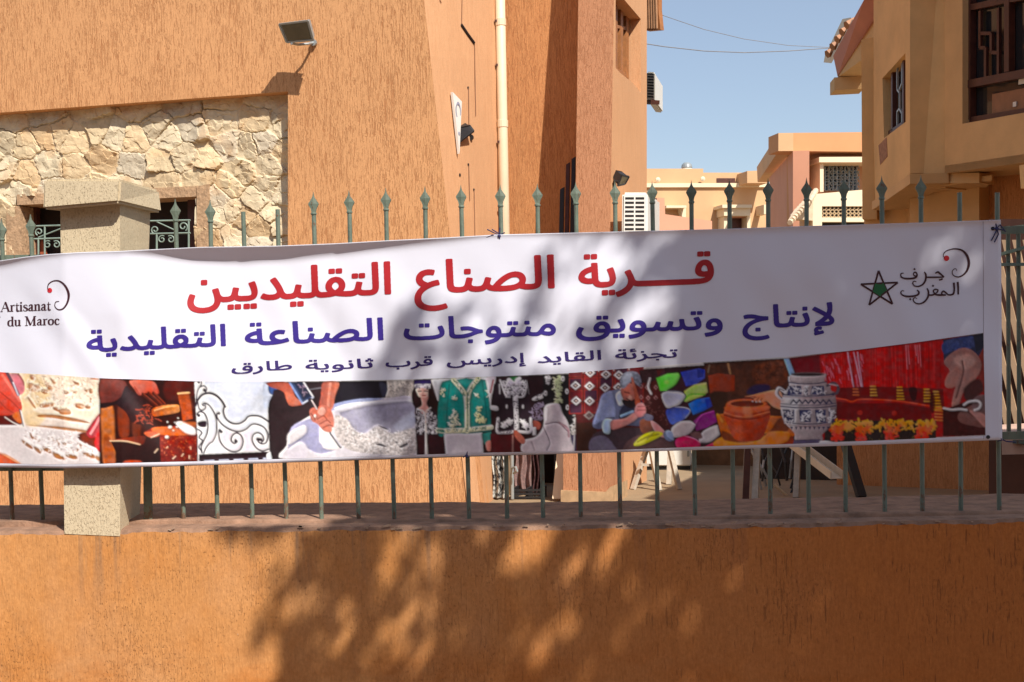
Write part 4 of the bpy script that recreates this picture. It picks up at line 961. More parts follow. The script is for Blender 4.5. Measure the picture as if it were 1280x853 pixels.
for pts, ws in (([(540, 352), (524, 356), (524, 374), (545, 385), (585, 386), (612, 380), (622, 366), (617, 350), (605, 348), (600, 360), (608, 370), (621, 368)], [3, 5, 6, 7, 8, 8, 7, 6, 5, 5, 5, 5]),
                ([(666, 345), (676, 362), (674, 395), (657, 422), (630, 434), (606, 430), (595, 414), (604, 402), (618, 407)], [4, 8, 8, 7, 6, 5, 5, 4, 3]),
                ([(676, 378), (700, 378), (740, 378), (788, 377)], [6, 7, 7, 5]), ([(733, 354), (750, 346), (764, 356), (788, 377)], [4, 8, 8, 6]), ([(757, 396), (780, 388)], [6, 6]),
                ([(872, 407), (875, 445), (875, 484)], [9, 8, 7]), ([(848, 411), (851, 450), (846, 478), (830, 486), (812, 485)], [9, 8, 8, 7, 6]),
                ([(812, 485), (798, 472), (784, 464), (774, 474), (778, 486), (800, 487)], [6, 7, 7, 7, 7, 6]), ([(790, 487), (760, 487), (735, 483), (722, 462), (736, 452), (750, 458), (742, 474), (716, 487), (692, 487)], [7, 8, 7, 6, 6, 6, 6, 7, 6]),
                ([(683, 445), (692, 468), (688, 500), (668, 528), (640, 541), (612, 536), (598, 517), (608, 504), (622, 510)], [5, 8, 8, 7, 6, 5, 5, 4, 3]),
                ([(622, 456), (633, 470), (627, 485), (600, 494), (560, 496), (532, 487), (522, 472), (530, 461), (543, 463)], [5, 8, 8, 8, 8, 6, 5, 4, 3])): ink.ribbon(pts, [w*1.45 for w in ws], fR)
ink.dot(606, 328, 8, fR, True); ink.dot(720, 431, 8, fR, True); ink.dot(580, 513, 8, fR, True)
ink.mb.build('right_emblem_lettering', maroon, ban, fix=False); gi.mb.build('emblem_star_centre', grn, ban, fix=False); ri.mb.build('emblem_dot', redd, ban, fix=False)
ink = Ink(); ri = Ink(); gi = Ink()
fS = lambda x, y: (x/4.923-102.5, y/4.923+312.6)
star(ink, 392, 452, fS, gi)
ink.ribbon([(238, 246), (231, 236), (236, 214), (260, 199), (290, 201), (318, 226), (333, 265), (326, 305), (306, 333), (282, 338), (266, 322), (270, 302), (287, 298)], [3, 4, 5, 5, 7, 10, 12, 9, 7, 5, 4, 4, 3], fL)
ri.dot(241, 245, 12, fL)
# serif letters as thick and thin strokes; unit = cap height, x right, y up
tk_, th_ = .16, .06
def ser(x, y, w=.2): return ([(x-w/2, y), (x+w/2, y)], [th_, th_])
GL = {'A': (.78, [([(.04, 0), (.38, 1)], [th_, th_]), ([(.38, 1), (.68, 0)], [tk_, tk_]), ([(.16, .36), (.56, .36)], [th_, th_]), ser(.06, .02), ser(.68, .02, .26)]),
      'r': (.44, [([(.14, 0), (.14, .64)], [tk_, tk_]), ([(.14, .45), (.26, .62), (.40, .62)], [th_, th_, tk_*.9]), ser(.14, .02, .28), ser(.09, .63, .14)]),
      't': (.36, [([(.15, .86), (.15, .15), (.22, .03), (.36, .06)], [th_, tk_, tk_, th_]), ([(.02, .62), (.34, .62)], [th_, th_])]),
      'i': (.30, [([(.14, 0), (.14, .64)], [tk_, tk_]), ser(.14, .02, .28), ser(.10, .63, .14), ([(.14, .80), (.14, .94)], [tk_, tk_])]),
      's': (.44, [([(.37, .50), (.30, .62), (.12, .60), (.08, .46), (.33, .25), (.36, .10), (.22, .01), (.06, .06), (.05, .18)], [th_, th_, th_, tk_*.8, tk_, tk_*.8, th_, th_, th_])]),
      'a': (.50, [([(.08, .50), (.18, .63), (.32, .56), (.33, .10), (.40, .02), (.50, .06)], [tk_*.8, th_, tk_, tk_, th_, th_]), ([(.33, .38), (.12, .28), (.08, .12), (.18, .02), (.33, .12)], [th_, tk_*.7, tk_, th_, th_])]),
      'n': (.58, [([(.13, 0), (.13, .64)], [tk_, tk_]), ([(.13, .48), (.27, .62), (.41, .56), (.43, .0)], [th_, th_, tk_, tk_]), ser(.13, .02, .26), ser(.43, .02, .26), ser(.08, .63, .14)]),
      'd': (.58, [([(.42, 1.02), (.42, .0)], [tk_, tk_]), ([(.42, .52), (.26, .63), (.09, .50), (.08, .18), (.22, .01), (.42, .12)], [th_, th_, tk_, tk_, th_, th_]), ser(.37, 1.0, .14), ser(.49, .02, .14)]),
      'u': (.58, [([(.12, .64), (.12, .15), (.22, .01), (.42, .14)], [tk_, tk_, th_, th_]), ([(.42, .64), (.42, 0)], [tk_, tk_]), ser(.07, .63, .16), ser(.37, .63, .16), ser(.49, .02, .14)]),
      'M': (1.0, [([(.14, 0), (.14, 1)], [th_, th_]), ([(.14, 1), (.48, .04)], [tk_, tk_]), ([(.48, .04), (.80, 1)], [th_, th_]), ([(.80, 1), (.80, 0)], [tk_*1.1, tk_*1.1]), ser(.14, .02, .26), ser(.80, .02, .3), ser(.09, .98, .2), ser(.86, .98, .2)]),
      'o': (.54, [([(.25, .63), (.08, .48), (.08, .16), (.25, .01), (.42, .16), (.42, .48), (.25, .63)], [th_, tk_, tk_, th_, tk_, tk_, th_])]),
      'c': (.46, [([(.39, .48), (.30, .62), (.13, .56), (.08, .30), (.15, .06), (.30, .02), (.42, .14)], [tk_*.8, th_, tk_*.8, tk_, tk_*.8, th_, th_])]), ' ': (.3, [])}
def serif(ink, s, x0, x1, y0, y1, cap):
    tot = sum(GL[c][0] for c in s); sx_ = (x1-x0)/tot; x = 0
    for c in s:
        for pts, ws in GL[c][1]:
            fx = lambda u, v_, x=x: fL(x0+(x+u)*sx_, y0+(y1-y0)*((x+u)/tot)-v_*cap)
            ink.ribbon(pts, ws, fx, n=5)
        x += GL[c][0]
serif(ink, 'Artisanat', 4, 247, 349, 341, 47); serif(ink, 'du Maroc', 36, 290, 419, 411, 45)
ink.mb.build('left_emblem_lettering', maroon, ban, fix=False); ri.mb.build('emblem_dot', redd, ban, fix=False); gi.mb.build('emblem_star_centre', grn, ban, fix=False)
# seam and eyelets, ties of blue cord
mb = MB(); mb.tube([B(1229+.8*k/10, 277+k*27.2, .0006) for k in range(11)], .0009, 5); mb.build('hem_seam', plain('seam_grey', (.30, .26, .30), .8), ban)
eye = MB()
for x, y in ((1235, 546.5), (1241, 286)):
    p_ = B(x, y, .001); eye.lathe(p_, [(.0065, 0), (.0065, .002), (.003, .002)], 12, (0, -1, 0))
eye.each('eyelet', M['black'], ban)
cordm = plain('navy_cord', (.02, .02, .09), .7)
def tie(label, px, py, pts):
    t_ = thing('cord_tie', label, 'cord', P(px, py, -.04), 'cords tying the banner')
    for q in pts: MB().tube([P(x, y, -.045-.004*(i % 2)) for i, (x, y) in enumerate(q)], .0022, 6).build('strand', cordm, t_)
    MB().lathe(P(px, py, -.045), [(.002, -.007), (.0065, -.004), (.007, .002), (.002, .007)], 8).build('knot', cordm, t_)
tie('navy cord knotted over the top edge of the banner in the middle', 624, 295, [[(609, 287), (617, 291), (624, 294), (631, 291)], [(625, 285), (624.5, 291), (624.5, 299)], [(607, 297.5), (615, 294), (624, 294)], [(615, 287), (620, 290), (625, 293)]])
tie('navy cord holding the upper right corner of the banner', 1246, 286, [[(1240, 286), (1246, 286), (1254, 288)], [(1244, 277), (1246, 285), (1248, 293), (1243, 303)], [(1246, 286), (1250, 281), (1257, 290)], [(1239, 301), (1243, 294), (1246, 287)]])
tie('short dark cord hanging at the bottom edge of the banner', 583.5, 570, [[(585, 559), (584, 566), (582.5, 572)], [(579, 572), (583, 569), (586, 566)]])
tie('thin cord at the lower right corner of the banner', 1251, 549, [[(1243, 546), (1251, 549), (1258, 552), (1270, 553)], [(1247, 552), (1252, 549)]])
# ------------------------------------------------------------------ printed picture strip of the banner (ink colours, painted cell by cell)
PX0, PX1, PY0, PY1, PS = -120, 1236, 408, 588, 3
CW, CH = int((PX1-PX0)*PS), int((PY1-PY0)*PS)
CAN = np.ones((CH, CW, 3))*.8
GXX, GYY = np.meshgrid(np.arange(CW), np.arange(CH))
pr = np.random.default_rng(5); prr = random.Random(11)
class Fr:
    """local drawing frame: origin in photo pixels, scale of the working enlargement"""
    def __init__(s, ox, oy, k, gain=1.0): s.ox, s.oy, s.k, s.g = ox, oy, k, gain; s.clip = None
    def t(s, p):
        p = np.asarray(p, float); return np.stack([(p[:, 0]/s.k+s.ox-PX0)*PS, (p[:, 1]/s.k+s.oy-PY0)*PS], 1)
    def col(s, c): return np.clip(lin(c)*s.g, 0, .92)
    def put(s, m, x0, y0, c, alpha=1.0, c2=None, ang=90, tex=0, ts=6):
        h, w = m.shape; reg = CAN[y0:y0+h, x0:x0+w]; cc = s.col(c)[None, None]
        if c2 is not None:
            ys, xs = np.nonzero(m); 
            if len(ys) == 0: return
            d = np.arange(w)[None]*math.cos(math.radians(ang))+np.arange(h)[:, None]*math.sin(math.radians(ang)); lo_, hi_ = d[ys, xs].min(), d[ys, xs].max()
            u = np.clip((d-lo_)/max(hi_-lo_, 1), 0, 1)[..., None]; cc = cc*(1-u)+s.col(c2)[None, None]*u
        if tex:
            nz_ = value_noise(GXX[y0:y0+h, x0:x0+w]+0., GYY[y0:y0+h, x0:x0+w]+0., ts, 31)-.5+(value_noise(GXX[y0:y0+h, x0:x0+w]+0., GYY[y0:y0+h, x0:x0+w]+0., ts*.37, 32)-.5)*.7
            cc = cc*(1+tex*nz_[..., None]*1.6)
        a = (m*alpha)[..., None]; reg[:] = reg*(1-a)+np.clip(cc, 0, .92)*a
    def poly(s, pts, c, alpha=1.0, c2=None, ang=90, smooth=True, tex=0, ts=6, soft=0):
        p = s.t(pts)
        if smooth and len(p) > 3:
            n_ = len(p); q = []
            for i in range(n_):
                a, b_, c_, d = p[i-1], p[i], p[(i+1) % n_], p[(i+2) % n_]
                for t in (0, .25, .5, .75): q.append(.5*(2*b_+(c_-a)*t+(2*a-5*b_+4*c_-d)*t*t+(3*b_-a-3*c_+d)*t**3))
            p = np.array(q)
        pd_ = int(soft*2)+1
        x0, y0 = np.maximum(np.floor(p.min(0)).astype(int)-pd_, 0); x1, y1 = np.minimum(np.ceil(p.max(0)).astype(int)+pd_, (CW, CH))
        if x1 <= x0 or y1 <= y0: return
        m = raster([p-np.array([x0, y0])], x1-x0, y1-y0).astype(float)
        if soft:
            k = np.hanning(int(soft*2)+3); k /= k.sum(); m = np.apply_along_axis(lambda r: np.convolve(r, k, 'same'), 0, m); m = np.apply_along_axis(lambda r: np.convolve(r, k, 'same'), 1, m)
        s.put(m, x0, y0, c, alpha, c2, ang, tex, ts)
    def rect(s, x0, y0, x1, y1, c, **kw): s.poly([(x0, y0), (x1, y0), (x1, y1), (x0, y1)], c, smooth=False, **kw)
    def line(s, pts, c, w, alpha=1.0, smooth=True):
        p = s.t(pts); w = w/s.k*PS/2
        if smooth and len(p) > 2:
            pp = np.vstack([2*p[0]-p[1], p, 2*p[-1]-p[-2]]); q = []
            for i in range(1, len(pp)-2):
                for t in np.linspace(0, 1, 6, endpoint=False):
                    a, b_, c_, d = pp[i-1:i+3]; q.append(.5*(2*b_+(c_-a)*t+(2*a-5*b_+4*c_-d)*t*t+(3*b_-a-3*c_+d)*t**3))
            q.append(p[-1]); p = np.array(q)
        x0, y0 = np.maximum(np.floor(p.min(0)-w-1).astype(int), 0); x1, y1 = np.minimum(np.ceil(p.max(0)+w+2).astype(int), (CW, CH))
        if x1 <= x0 or y1 <= y0: return
        gx_, gy_ = np.meshgrid(np.arange(x0, x1)+.5, np.arange(y0, y1)+.5); d = np.full(gx_.shape, 1e9)
        for a, b_ in zip(p[:-1], p[1:]):
            v_ = b_-a; l2 = max(v_@v_, 1e-9); t = np.clip(((gx_-a[0])*v_[0]+(gy_-a[1])*v_[1])/l2, 0, 1); d = np.minimum(d, np.hypot(gx_-a[0]-t*v_[0], gy_-a[1]-t*v_[1]))
        s.put(np.clip(w-d+.5, 0, 1), x0, y0, c, alpha)
    def ell(s, x, y, a, b_, c, th=0, **kw):
        t = np.linspace(0, 2*np.pi, 20, endpoint=False); th = math.radians(th)
        s.poly([(x+a*math.cos(q)*math.cos(th)-b_*math.sin(q)*math.sin(th), y+a*math.cos(q)*math.sin(th)+b_*math.sin(q)*math.cos(th)) for q in t], c, smooth=False, **kw)
    def strew(s, pts, c, n, ln, w, jit=1.0, curl=True, alpha=.95):
        """little embroidered or carved strokes strewn inside a polygon"""
        xs = [p[0] for p in pts]; ys = [p[1] for p in pts]; k = 0; tries = 0
        while k < n and tries < n*30:
            tries += 1; x, y = prr.uniform(min(xs), max(xs)), prr.uniform(min(ys), max(ys))
            if not inpoly(x, y, pts): continue
            a = prr.uniform(0, 6.28); l = ln*prr.uniform(.6, 1.3); b_ = a+prr.uniform(-1.6, 1.6) if curl else a
            m_ = (x+l*.5*math.cos(a), y+l*.5*math.sin(a)); s.line([(x, y), m_, (m_[0]+l*.5*math.cos(b_), m_[1]+l*.5*math.sin(b_))], c, w*prr.uniform(.7, 1.3), alpha); k += 1
def inpoly(x, y, poly):
    c = False; n_ = len(poly); j = n_-1
    for i in range(n_):
        xi, yi = poly[i]; xj, yj = poly[j]
        if (yi > y) != (yj > y) and x < (xj-xi)*(y-yi)/(yj-yi)+xi: c = not c
        j = i
    return c
# -- carving of white plaster
f = Fr(0, 460, 6.5615, .92)
f.rect(-800, 0, 830, 853, (232, 214, 190), c2=(236, 226, 224), tex=.10, ts=40)
f.poly([(190, 60), (330, 60), (420, 250), (330, 470), (220, 470), (170, 300)], (236, 212, 172), soft=10); f.poly([(320, 370), (830, 430), (830, 330), (330, 320)], (240, 226, 205), soft=6)
f.poly([(-10, 470), (200, 480), (700, 530), (840, 700), (840, 853), (-10, 853)], (229, 222, 222), soft=8)
f.poly([(320, 385), (450, 385), (640, 420), (740, 455), (600, 440), (430, 412), (320, 405)], (205, 138, 84), soft=2); f.poly([(210, 470), (480, 482), (720, 515), (740, 535), (560, 515), (300, 480)], (212, 150, 100), soft=2)
for q in ([(240, 120), (300, 150), (290, 195), (240, 180)], [(290, 140), (325, 150), (322, 195), (296, 185)], [(345, 175), (390, 180), (385, 212), (350, 205)], [(370, 110), (425, 150), (420, 190), (385, 165)], [(410, 80), (460, 120), (440, 140)], [(525, 185), (565, 195), (560, 215), (528, 210)], [(590, 200), (640, 190), (620, 212)], [(690, 180), (720, 175), (715, 205)], [(735, 170), (765, 180), (755, 208), (735, 205)], [(740, 240), (752, 250), (745, 290)], [(335, 295), (435, 285), (435, 312), (340, 325)],
          [(440, 320), (500, 330), (500, 362), (445, 345)], [(490, 335), (570, 340), (575, 380), (495, 378)], [(625, 290), (690, 300), (685, 332), (628, 328)], [(700, 308), (740, 312), (735, 335), (702, 330)], [(225, 240), (262, 270), (295, 330), (270, 315)], [(250, 55), (285, 60), (280, 95), (252, 90)], [(600, 110), (640, 120), (660, 140), (620, 135)]):
    f.poly(q, (197, 116, 62), c2=(226, 170, 110), ang=20, soft=2)
    f.poly([(x+4, y-16) for x, y in q], (247, 234, 212), alpha=.75, soft=3)
    f.poly([(x+1, y+4) for x, y in q], (190, 112, 60), alpha=.55, soft=2)
for q in ([(178, 590), (230, 620), (265, 650), (262, 668), (200, 630)], [(280, 645), (335, 675), (330, 706), (285, 672)], [(355, 648), (415, 672), (415, 700), (365, 680)], [(435, 690), (520, 730), (520, 756), (450, 735)], [(545, 708), (625, 722), (628, 754), (555, 735)], [(685, 695), (775, 715), (770, 745), (690, 715)], [(785, 720), (840, 745), (838, 775), (788, 750)], [(245, 530), (275, 570), (300, 585), (260, 580)], [(460, 580), (500, 625), (480, 640)], [(290, 585), (330, 590), (320, 610)], [(420, 560), (450, 600), (430, 600)], [(650, 620), (675, 635), (660, 655)], [(510, 610), (545, 620), (530, 655)], [(620, 660), (650, 670), (630, 690)]):
    f.poly([(x+14, y-26) for x, y in q], (250, 243, 238), alpha=.8, soft=4); f.poly(q, (214, 160, 110), c2=(190, 118, 68), ang=80, soft=2)
f.strew([(230, 60), (820, 90), (820, 330), (330, 320), (230, 230)], (246, 234, 214), 50, 40, 11, alpha=.5); f.strew([(330, 70), (820, 100), (820, 250), (430, 250)], (205, 145, 92), 22, 26, 6, alpha=.45)
f.strew([(200, 500), (600, 520), (700, 680), (520, 700), (240, 600)], (250, 246, 244), 40, 36, 12, alpha=.6)
f.poly([(-300, 20), (50, 30), (110, 130), (170, 270), (180, 340), (150, 400), (60, 400), (-300, 370)], (232, 96, 80), c2=(222, 74, 50), ang=70, soft=2); f.poly([(60, 60), (150, 50), (195, 110), (200, 190), (160, 220), (110, 130)], (214, 130, 140), soft=3)
f.line([(150, 50), (190, 110), (195, 140)], (150, 80, 60), 14, .7); f.line([(-10, 190), (90, 270), (150, 330)], (160, 48, 34), 10, .6); f.line([(20, 60), (90, 160), (160, 270)], (246, 150, 130), 24, .5); f.line([(-10, 270), (60, 340), (130, 380)], (176, 60, 36), 12, .5)
f.poly([(-300, 385), (60, 392), (150, 370), (180, 450), (120, 470), (-300, 458)], (110, 30, 24), soft=2); f.poly([(100, 390), (160, 360), (182, 440), (150, 450)], (226, 120, 50), soft=2)
f.line([(55, 35), (105, 130), (150, 220)], (92, 78, 96), 26, .9); f.line([(108, 120), (150, 225)], (200, 205, 220), 10, .9); f.line([(160, 340), (192, 480)], (90, 90, 100), 12, .8); f.line([(170, 350), (200, 480)], (232, 228, 232), 7); f.line([(40, 405), (110, 450), (190, 485)], (244, 226, 206), 8)
f.poly([(-300, 700), (0, 700), (90, 735), (150, 775), (140, 800), (-300, 800)], (222, 106, 70), soft=3); f.poly([(-10, 690), (80, 725), (170, 780), (150, 785), (60, 735)], (246, 190, 150), alpha=.8, soft=2)
f.poly([(640, 550), (700, 530), (800, 570), (840, 600), (840, 670), (720, 630), (650, 590)], (138, 62, 44), soft=2); f.poly([(705, 530), (740, 470), (800, 390), (835, 370), (840, 480), (790, 560), (740, 575)], (190, 40, 62), c2=(220, 84, 88), ang=0, soft=2); f.poly([(775, 610), (800, 530), (840, 490), (840, 700), (790, 660)], (214, 64, 66), soft=2); f.line([(745, 540), (790, 465), (815, 410)], (244, 170, 170), 20, .8)
f.line([(740, 90), (810, 95)], (226, 110, 86), 12, .7)
f.strew([(215, 60), (820, 85), (825, 340), (330, 330), (220, 240)], (188, 132, 86), 110, 16, 4, alpha=.6); f.strew([(215, 60), (820, 85), (825, 340), (330, 330), (220, 240)], (252, 244, 228), 120, 16, 5, alpha=.7)
f.strew([(190, 500), (640, 530), (830, 740), (520, 760), (200, 620)], (196, 150, 112), 80, 16, 4, alpha=.6); f.strew([(190, 500), (640, 530), (830, 740), (520, 760), (200, 620)], (253, 250, 248), 90, 18, 6, alpha=.7)
# -- blacksmith
f = Fr(120, 465, 6.823, .78)
f.rect(30, 50, 868, 800, (64, 22, 16), tex=.25, ts=60); f.poly([(45, 300), (140, 290), (160, 520), (165, 800), (70, 800), (50, 560)], (206, 122, 66), tex=.3, ts=40, soft=6); f.poly([(120, 560), (60, 560), (80, 800), (165, 800)], (188, 96, 46), tex=.3, ts=30, soft=5)
f.poly([(190, 290), (270, 300), (280, 540), (210, 560), (190, 470)], (142, 60, 32), soft=6); f.poly([(310, 430), (380, 430), (370, 560), (320, 560)], (120, 52, 30), soft=6); f.poly([(480, 80), (600, 80), (600, 260), (560, 260)], (52, 16, 14), soft=6); f.poly([(600, 80), (840, 85), (840, 200), (610, 240)], (92, 26, 20), soft=8); f.poly([(655, 90), (740, 90), (700, 240)], (116, 36, 26), alpha=.7, soft=10)
f.poly([(35, 65), (220, 70), (262, 120), (240, 190), (160, 250), (40, 270)], (156, 84, 74), c2=(112, 48, 44), ang=60, tex=.15, ts=20, soft=2); f.poly([(40, 270), (160, 252), (240, 195), (260, 240), (110, 300), (40, 310)], (44, 26, 30))
f.poly([(255, 120), (300, 160), (420, 240), (480, 310), (470, 400), (420, 450), (310, 430), (250, 340), (180, 280), (210, 220)], (52, 30, 40), c2=(66, 26, 22), ang=30, tex=.3, ts=12)
f.poly([(290, 75), (480, 80), (530, 150), (525, 190), (430, 180), (370, 200), (330, 150)], (232, 134, 112), c2=(200, 76, 56), ang=60, soft=2); f.line([(330, 130), (370, 195)], (170, 60, 40), 14, .7)
for q in ([(400, 190), (520, 290)], [(450, 180), (560, 280)], [(490, 180), (585, 275)]): f.line(q, (92, 36, 28), 26); f.line([(x+4, y-6) for x, y in q], (176, 78, 50), 7, .7)
f.strew([(380, 270), (470, 300), (500, 420), (400, 460), (370, 360)], (190, 82, 56), 26, 60, 8); f.strew([(400, 280), (500, 330), (480, 440), (400, 440)], (52, 18, 14), 18, 50, 7)
f.poly([(480, 320), (560, 290), (690, 280), (712, 310), (700, 345), (560, 372), (490, 378)], (196, 90, 36), c2=(236, 160, 92), ang=-20, tex=.2, ts=9); f.line([(500, 330), (600, 300), (680, 292)], (246, 190, 130), 12, .8); f.ell(690, 318, 16, 26, (226, 150, 90))
f.poly([(695, 185), (735, 172), (790, 175), (805, 240), (815, 300), (825, 400), (740, 420), (725, 320)], (176, 86, 44), c2=(212, 96, 50), ang=85, tex=.22, ts=9, smooth=False); f.line([(700, 186), (795, 178)], (240, 190, 140), 14); f.line([(800, 190), (815, 260), (830, 310)], (120, 50, 28), 12, .8)
f.poly([(415, 515), (480, 480), (700, 460), (860, 520), (860, 800), (545, 800), (545, 545), (470, 560)], (170, 52, 34), c2=(110, 26, 22), ang=85, tex=.35, ts=8, smooth=False); f.poly([(480, 480), (620, 470), (760, 500), (845, 530), (700, 545), (520, 530)], (232, 120, 60), soft=3)
f.poly([(125, 590), (260, 565), (420, 540), (545, 560), (555, 800), (170, 800), (165, 680)], (64, 30, 30), c2=(38, 18, 20), ang=80, tex=.15, ts=14, smooth=False); f.poly([(120, 588), (280, 560), (410, 545), (420, 580), (380, 622), (270, 590)], (176, 72, 44), c2=(120, 46, 32), ang=0); f.line([(120, 590), (250, 592), (375, 620)], (250, 196, 160), 10); f.poly([(410, 520), (500, 510), (540, 545), (460, 560)], (210, 110, 74)); f.line([(470, 560), (540, 530)], (246, 200, 170), 9)
f.poly([(250, 760), (380, 760), (375, 800), (240, 800)], (200, 84, 50), soft=4)
f.poly([(680, 440), (740, 425), (840, 480), (845, 535), (760, 520)], (250, 246, 246), soft=4); f.poly([(700, 420), (860, 430), (850, 480)], (220, 120, 60), alpha=.7, soft=5)
for x, y, r__ in ((632, 472, 17), (605, 556, 17), (610, 428, 8), (700, 395, 7), (672, 432, 6), (690, 470, 9), (660, 500, 8), (720, 440, 22)): f.ell(x, y, r__, r__*.8, (252, 232, 214))
for q in ([(500, 690), (527, 658)], [(655, 742), (680, 720)], [(795, 740), (797, 715)], [(808, 660), (806, 640)], [(730, 720), (745, 700)], [(600, 650), (612, 640)]): f.line(q, (250, 200, 170), 8)
f.strew([(560, 540), (855, 540), (860, 760), (560, 700)], (240, 130, 80), 40, 14, 5, alpha=.6)
# -- wrought scroll
f = Fr(240, 465, 6.824, .92)
f.poly([(20, 85), (640, 85), (680, 760), (60, 760)], (220, 228, 246), c2=(214, 218, 230), ang=90, smooth=False); f.poly([(400, 430), (650, 100), (640, 380), (520, 370)], (200, 206, 216), alpha=.8, soft=30); f.poly([(100, 600), (240, 640), (430, 680), (640, 690), (640, 560), (300, 500)], (238, 222, 232), alpha=.7, soft=20)
ir = (52, 34, 48)
f.line([(30, 290), (50, 240), (90, 195), (150, 182), (210, 205), (255, 250), (283, 298)], ir, 19); f.line([(278, 290), (268, 340), (290, 400), (340, 438), (400, 442), (450, 415), (480, 382), (530, 374), (590, 385), (660, 430)], ir, 15)
f.line([(230, 352), (212, 360), (220, 400), (265, 455), (330, 495), (400, 510), (460, 490), (510, 450), (560, 450), (620, 480), (648, 540), (635, 600), (600, 615), (570, 600), (560, 575)], ir, 13); f.line([(560, 575), (590, 580)], ir, 26)
f.line([(655, 660), (600, 675), (550, 650), (516, 590), (522, 540), (560, 520), (600, 540), (612, 580), (590, 605)], ir, 13); f.line([(250, 510), (235, 495), (228, 530), (245, 600), (290, 655), (350, 682), (410, 665), (436, 600), (420, 545), (380, 522), (345, 545), (335, 585), (360, 612), (385, 595), (370, 580)], ir, 13); f.ell(374, 592, 14, 14, ir); f.ell(230, 355, 12, 12, ir); f.ell(250, 512, 13, 13, ir)
f.line([(100, 290), (90, 280), (110, 268), (150, 290), (190, 350), (210, 420), (208, 520), (180, 590), (150, 612), (120, 650), (100, 695)], ir, 12); f.line([(50, 260), (60, 310), (85, 330), (115, 310), (112, 280)], ir, 12); f.line([(55, 380), (45, 360), (70, 340), (110, 360), (135, 430), (130, 520), (100, 590), (80, 640), (85, 690)], ir, 13); f.ell(58, 372, 14, 14, ir)
f.line([(20, 85), (45, 68), (75, 70), (78, 110), (50, 160), (38, 230), (40, 280)], ir, 11); f.line([(70, 130), (100, 120), (125, 140), (118, 170), (100, 158)], ir, 11); f.ell(105, 155, 13, 13, ir); f.ell(58, 88, 12, 12, ir)
f.poly([(50, 430), (120, 420), (118, 470), (60, 465)], ir); f.line([(50, 490), (85, 520), (60, 560), (90, 590), (60, 640), (85, 680)], ir, 12)
f.poly([(60, 705), (680, 680), (685, 720), (60, 752)], (46, 26, 34), smooth=False); f.poly([(60, 752), (685, 722), (690, 750), (60, 780)], (176, 182, 204), smooth=False)
for k in range(6): f.poly([(60+k*125, 745-k*3), (110+k*125, 742-k*3), (100+k*125, 775-k*3), (75+k*125, 775-k*3)], (60, 44, 56), smooth=False)
f.line([(60, 752), (690, 724)], (60, 44, 54), 12)
# -- stone bowl carved with a chisel
f = Fr(330, 465, 6.737, .92)
f.poly([(25, 85), (1270, 70), (1275, 740), (50, 750)], (58, 44, 50), smooth=False); f.poly([(0, 90), (90, 90), (75, 180), (40, 290), (0, 300)], (196, 206, 224), soft=2); f.poly([(40, 110), (110, 130), (90, 190), (45, 180)], (70, 100, 160)); f.line([(60, 210), (40, 290), (55, 600)], (160, 168, 186), 12, .6); f.poly([(20, 700), (60, 670), (110, 690), (100, 745), (40, 750)], (210, 220, 240))
f.poly([(70, 200), (110, 150), (330, 250), (500, 130), (640, 90), (1020, 85), (1040, 160), (960, 230), (600, 300), (280, 440), (190, 600), (200, 745), (70, 745), (35, 330)], (54, 40, 44), tex=.12, ts=30); f.poly([(650, 85), (1000, 80), (1040, 150), (1020, 215), (860, 225), (600, 265), (640, 140)], (36, 32, 42), soft=3); f.poly([(970, 85), (1030, 110), (1038, 180), (1000, 215)], (72, 74, 96), alpha=.8, soft=5)
f.poly([(1035, 70), (1270, 70), (1270, 260), (1150, 240), (1020, 220), (1042, 150)], (204, 196, 188), smooth=False, tex=.2, ts=7); f.strew([(1045, 80), (1265, 80), (1265, 240), (1050, 215)], (140, 134, 132), 60, 18, 5, alpha=.7)
f.poly([(190, 620), (240, 480), (370, 380), (590, 285), (800, 240), (1050, 220), (1275, 245), (1275, 745), (205, 745)], (206, 202, 214), c2=(224, 220, 226), ang=90); f.poly([(580, 275), (800, 228), (1010, 225), (900, 250), (700, 290), (560, 330)], (150, 160, 196), soft=2); f.poly([(600, 300), (800, 255), (1275, 235), (1275, 270), (900, 275), (650, 330)], (222, 222, 232), soft=3)
f.poly([(690, 330), (900, 285), (1270, 260), (1275, 440), (1190, 500), (1080, 520), (960, 440), (840, 520), (760, 480), (640, 360)], (172, 170, 190), c2=(186, 184, 204), ang=20, tex=.06, ts=30, soft=4); f.poly([(1090, 460), (1250, 330), (1275, 320), (1275, 420), (1180, 500)], (200, 206, 226), alpha=.8, soft=12)
f.poly([(600, 370), (700, 400), (760, 490), (860, 520), (960, 460), (1080, 520), (1275, 480), (1275, 690), (900, 690), (680, 640), (590, 500)], (212, 205, 202), tex=.22, ts=6, soft=4); f.strew([(640, 420), (850, 520), (960, 470), (1260, 520), (1260, 690), (860, 680), (680, 600)], (150, 144, 146), 130, 22, 6, alpha=.55); f.strew([(640, 420), (850, 520), (960, 470), (1260, 520), (1260, 690), (860, 680), (680, 600)], (240, 236, 236), 110, 22, 7, alpha=.6)
for q in ([(940, 610), (985, 605), (1030, 632), (980, 625)], [(1095, 590), (1135, 595), (1120, 606)], [(960, 450), (1020, 470), (1050, 490), (1000, 475)], [(1140, 630), (1200, 600), (1210, 615), (1160, 640)]): f.poly(q, (96, 90, 98))
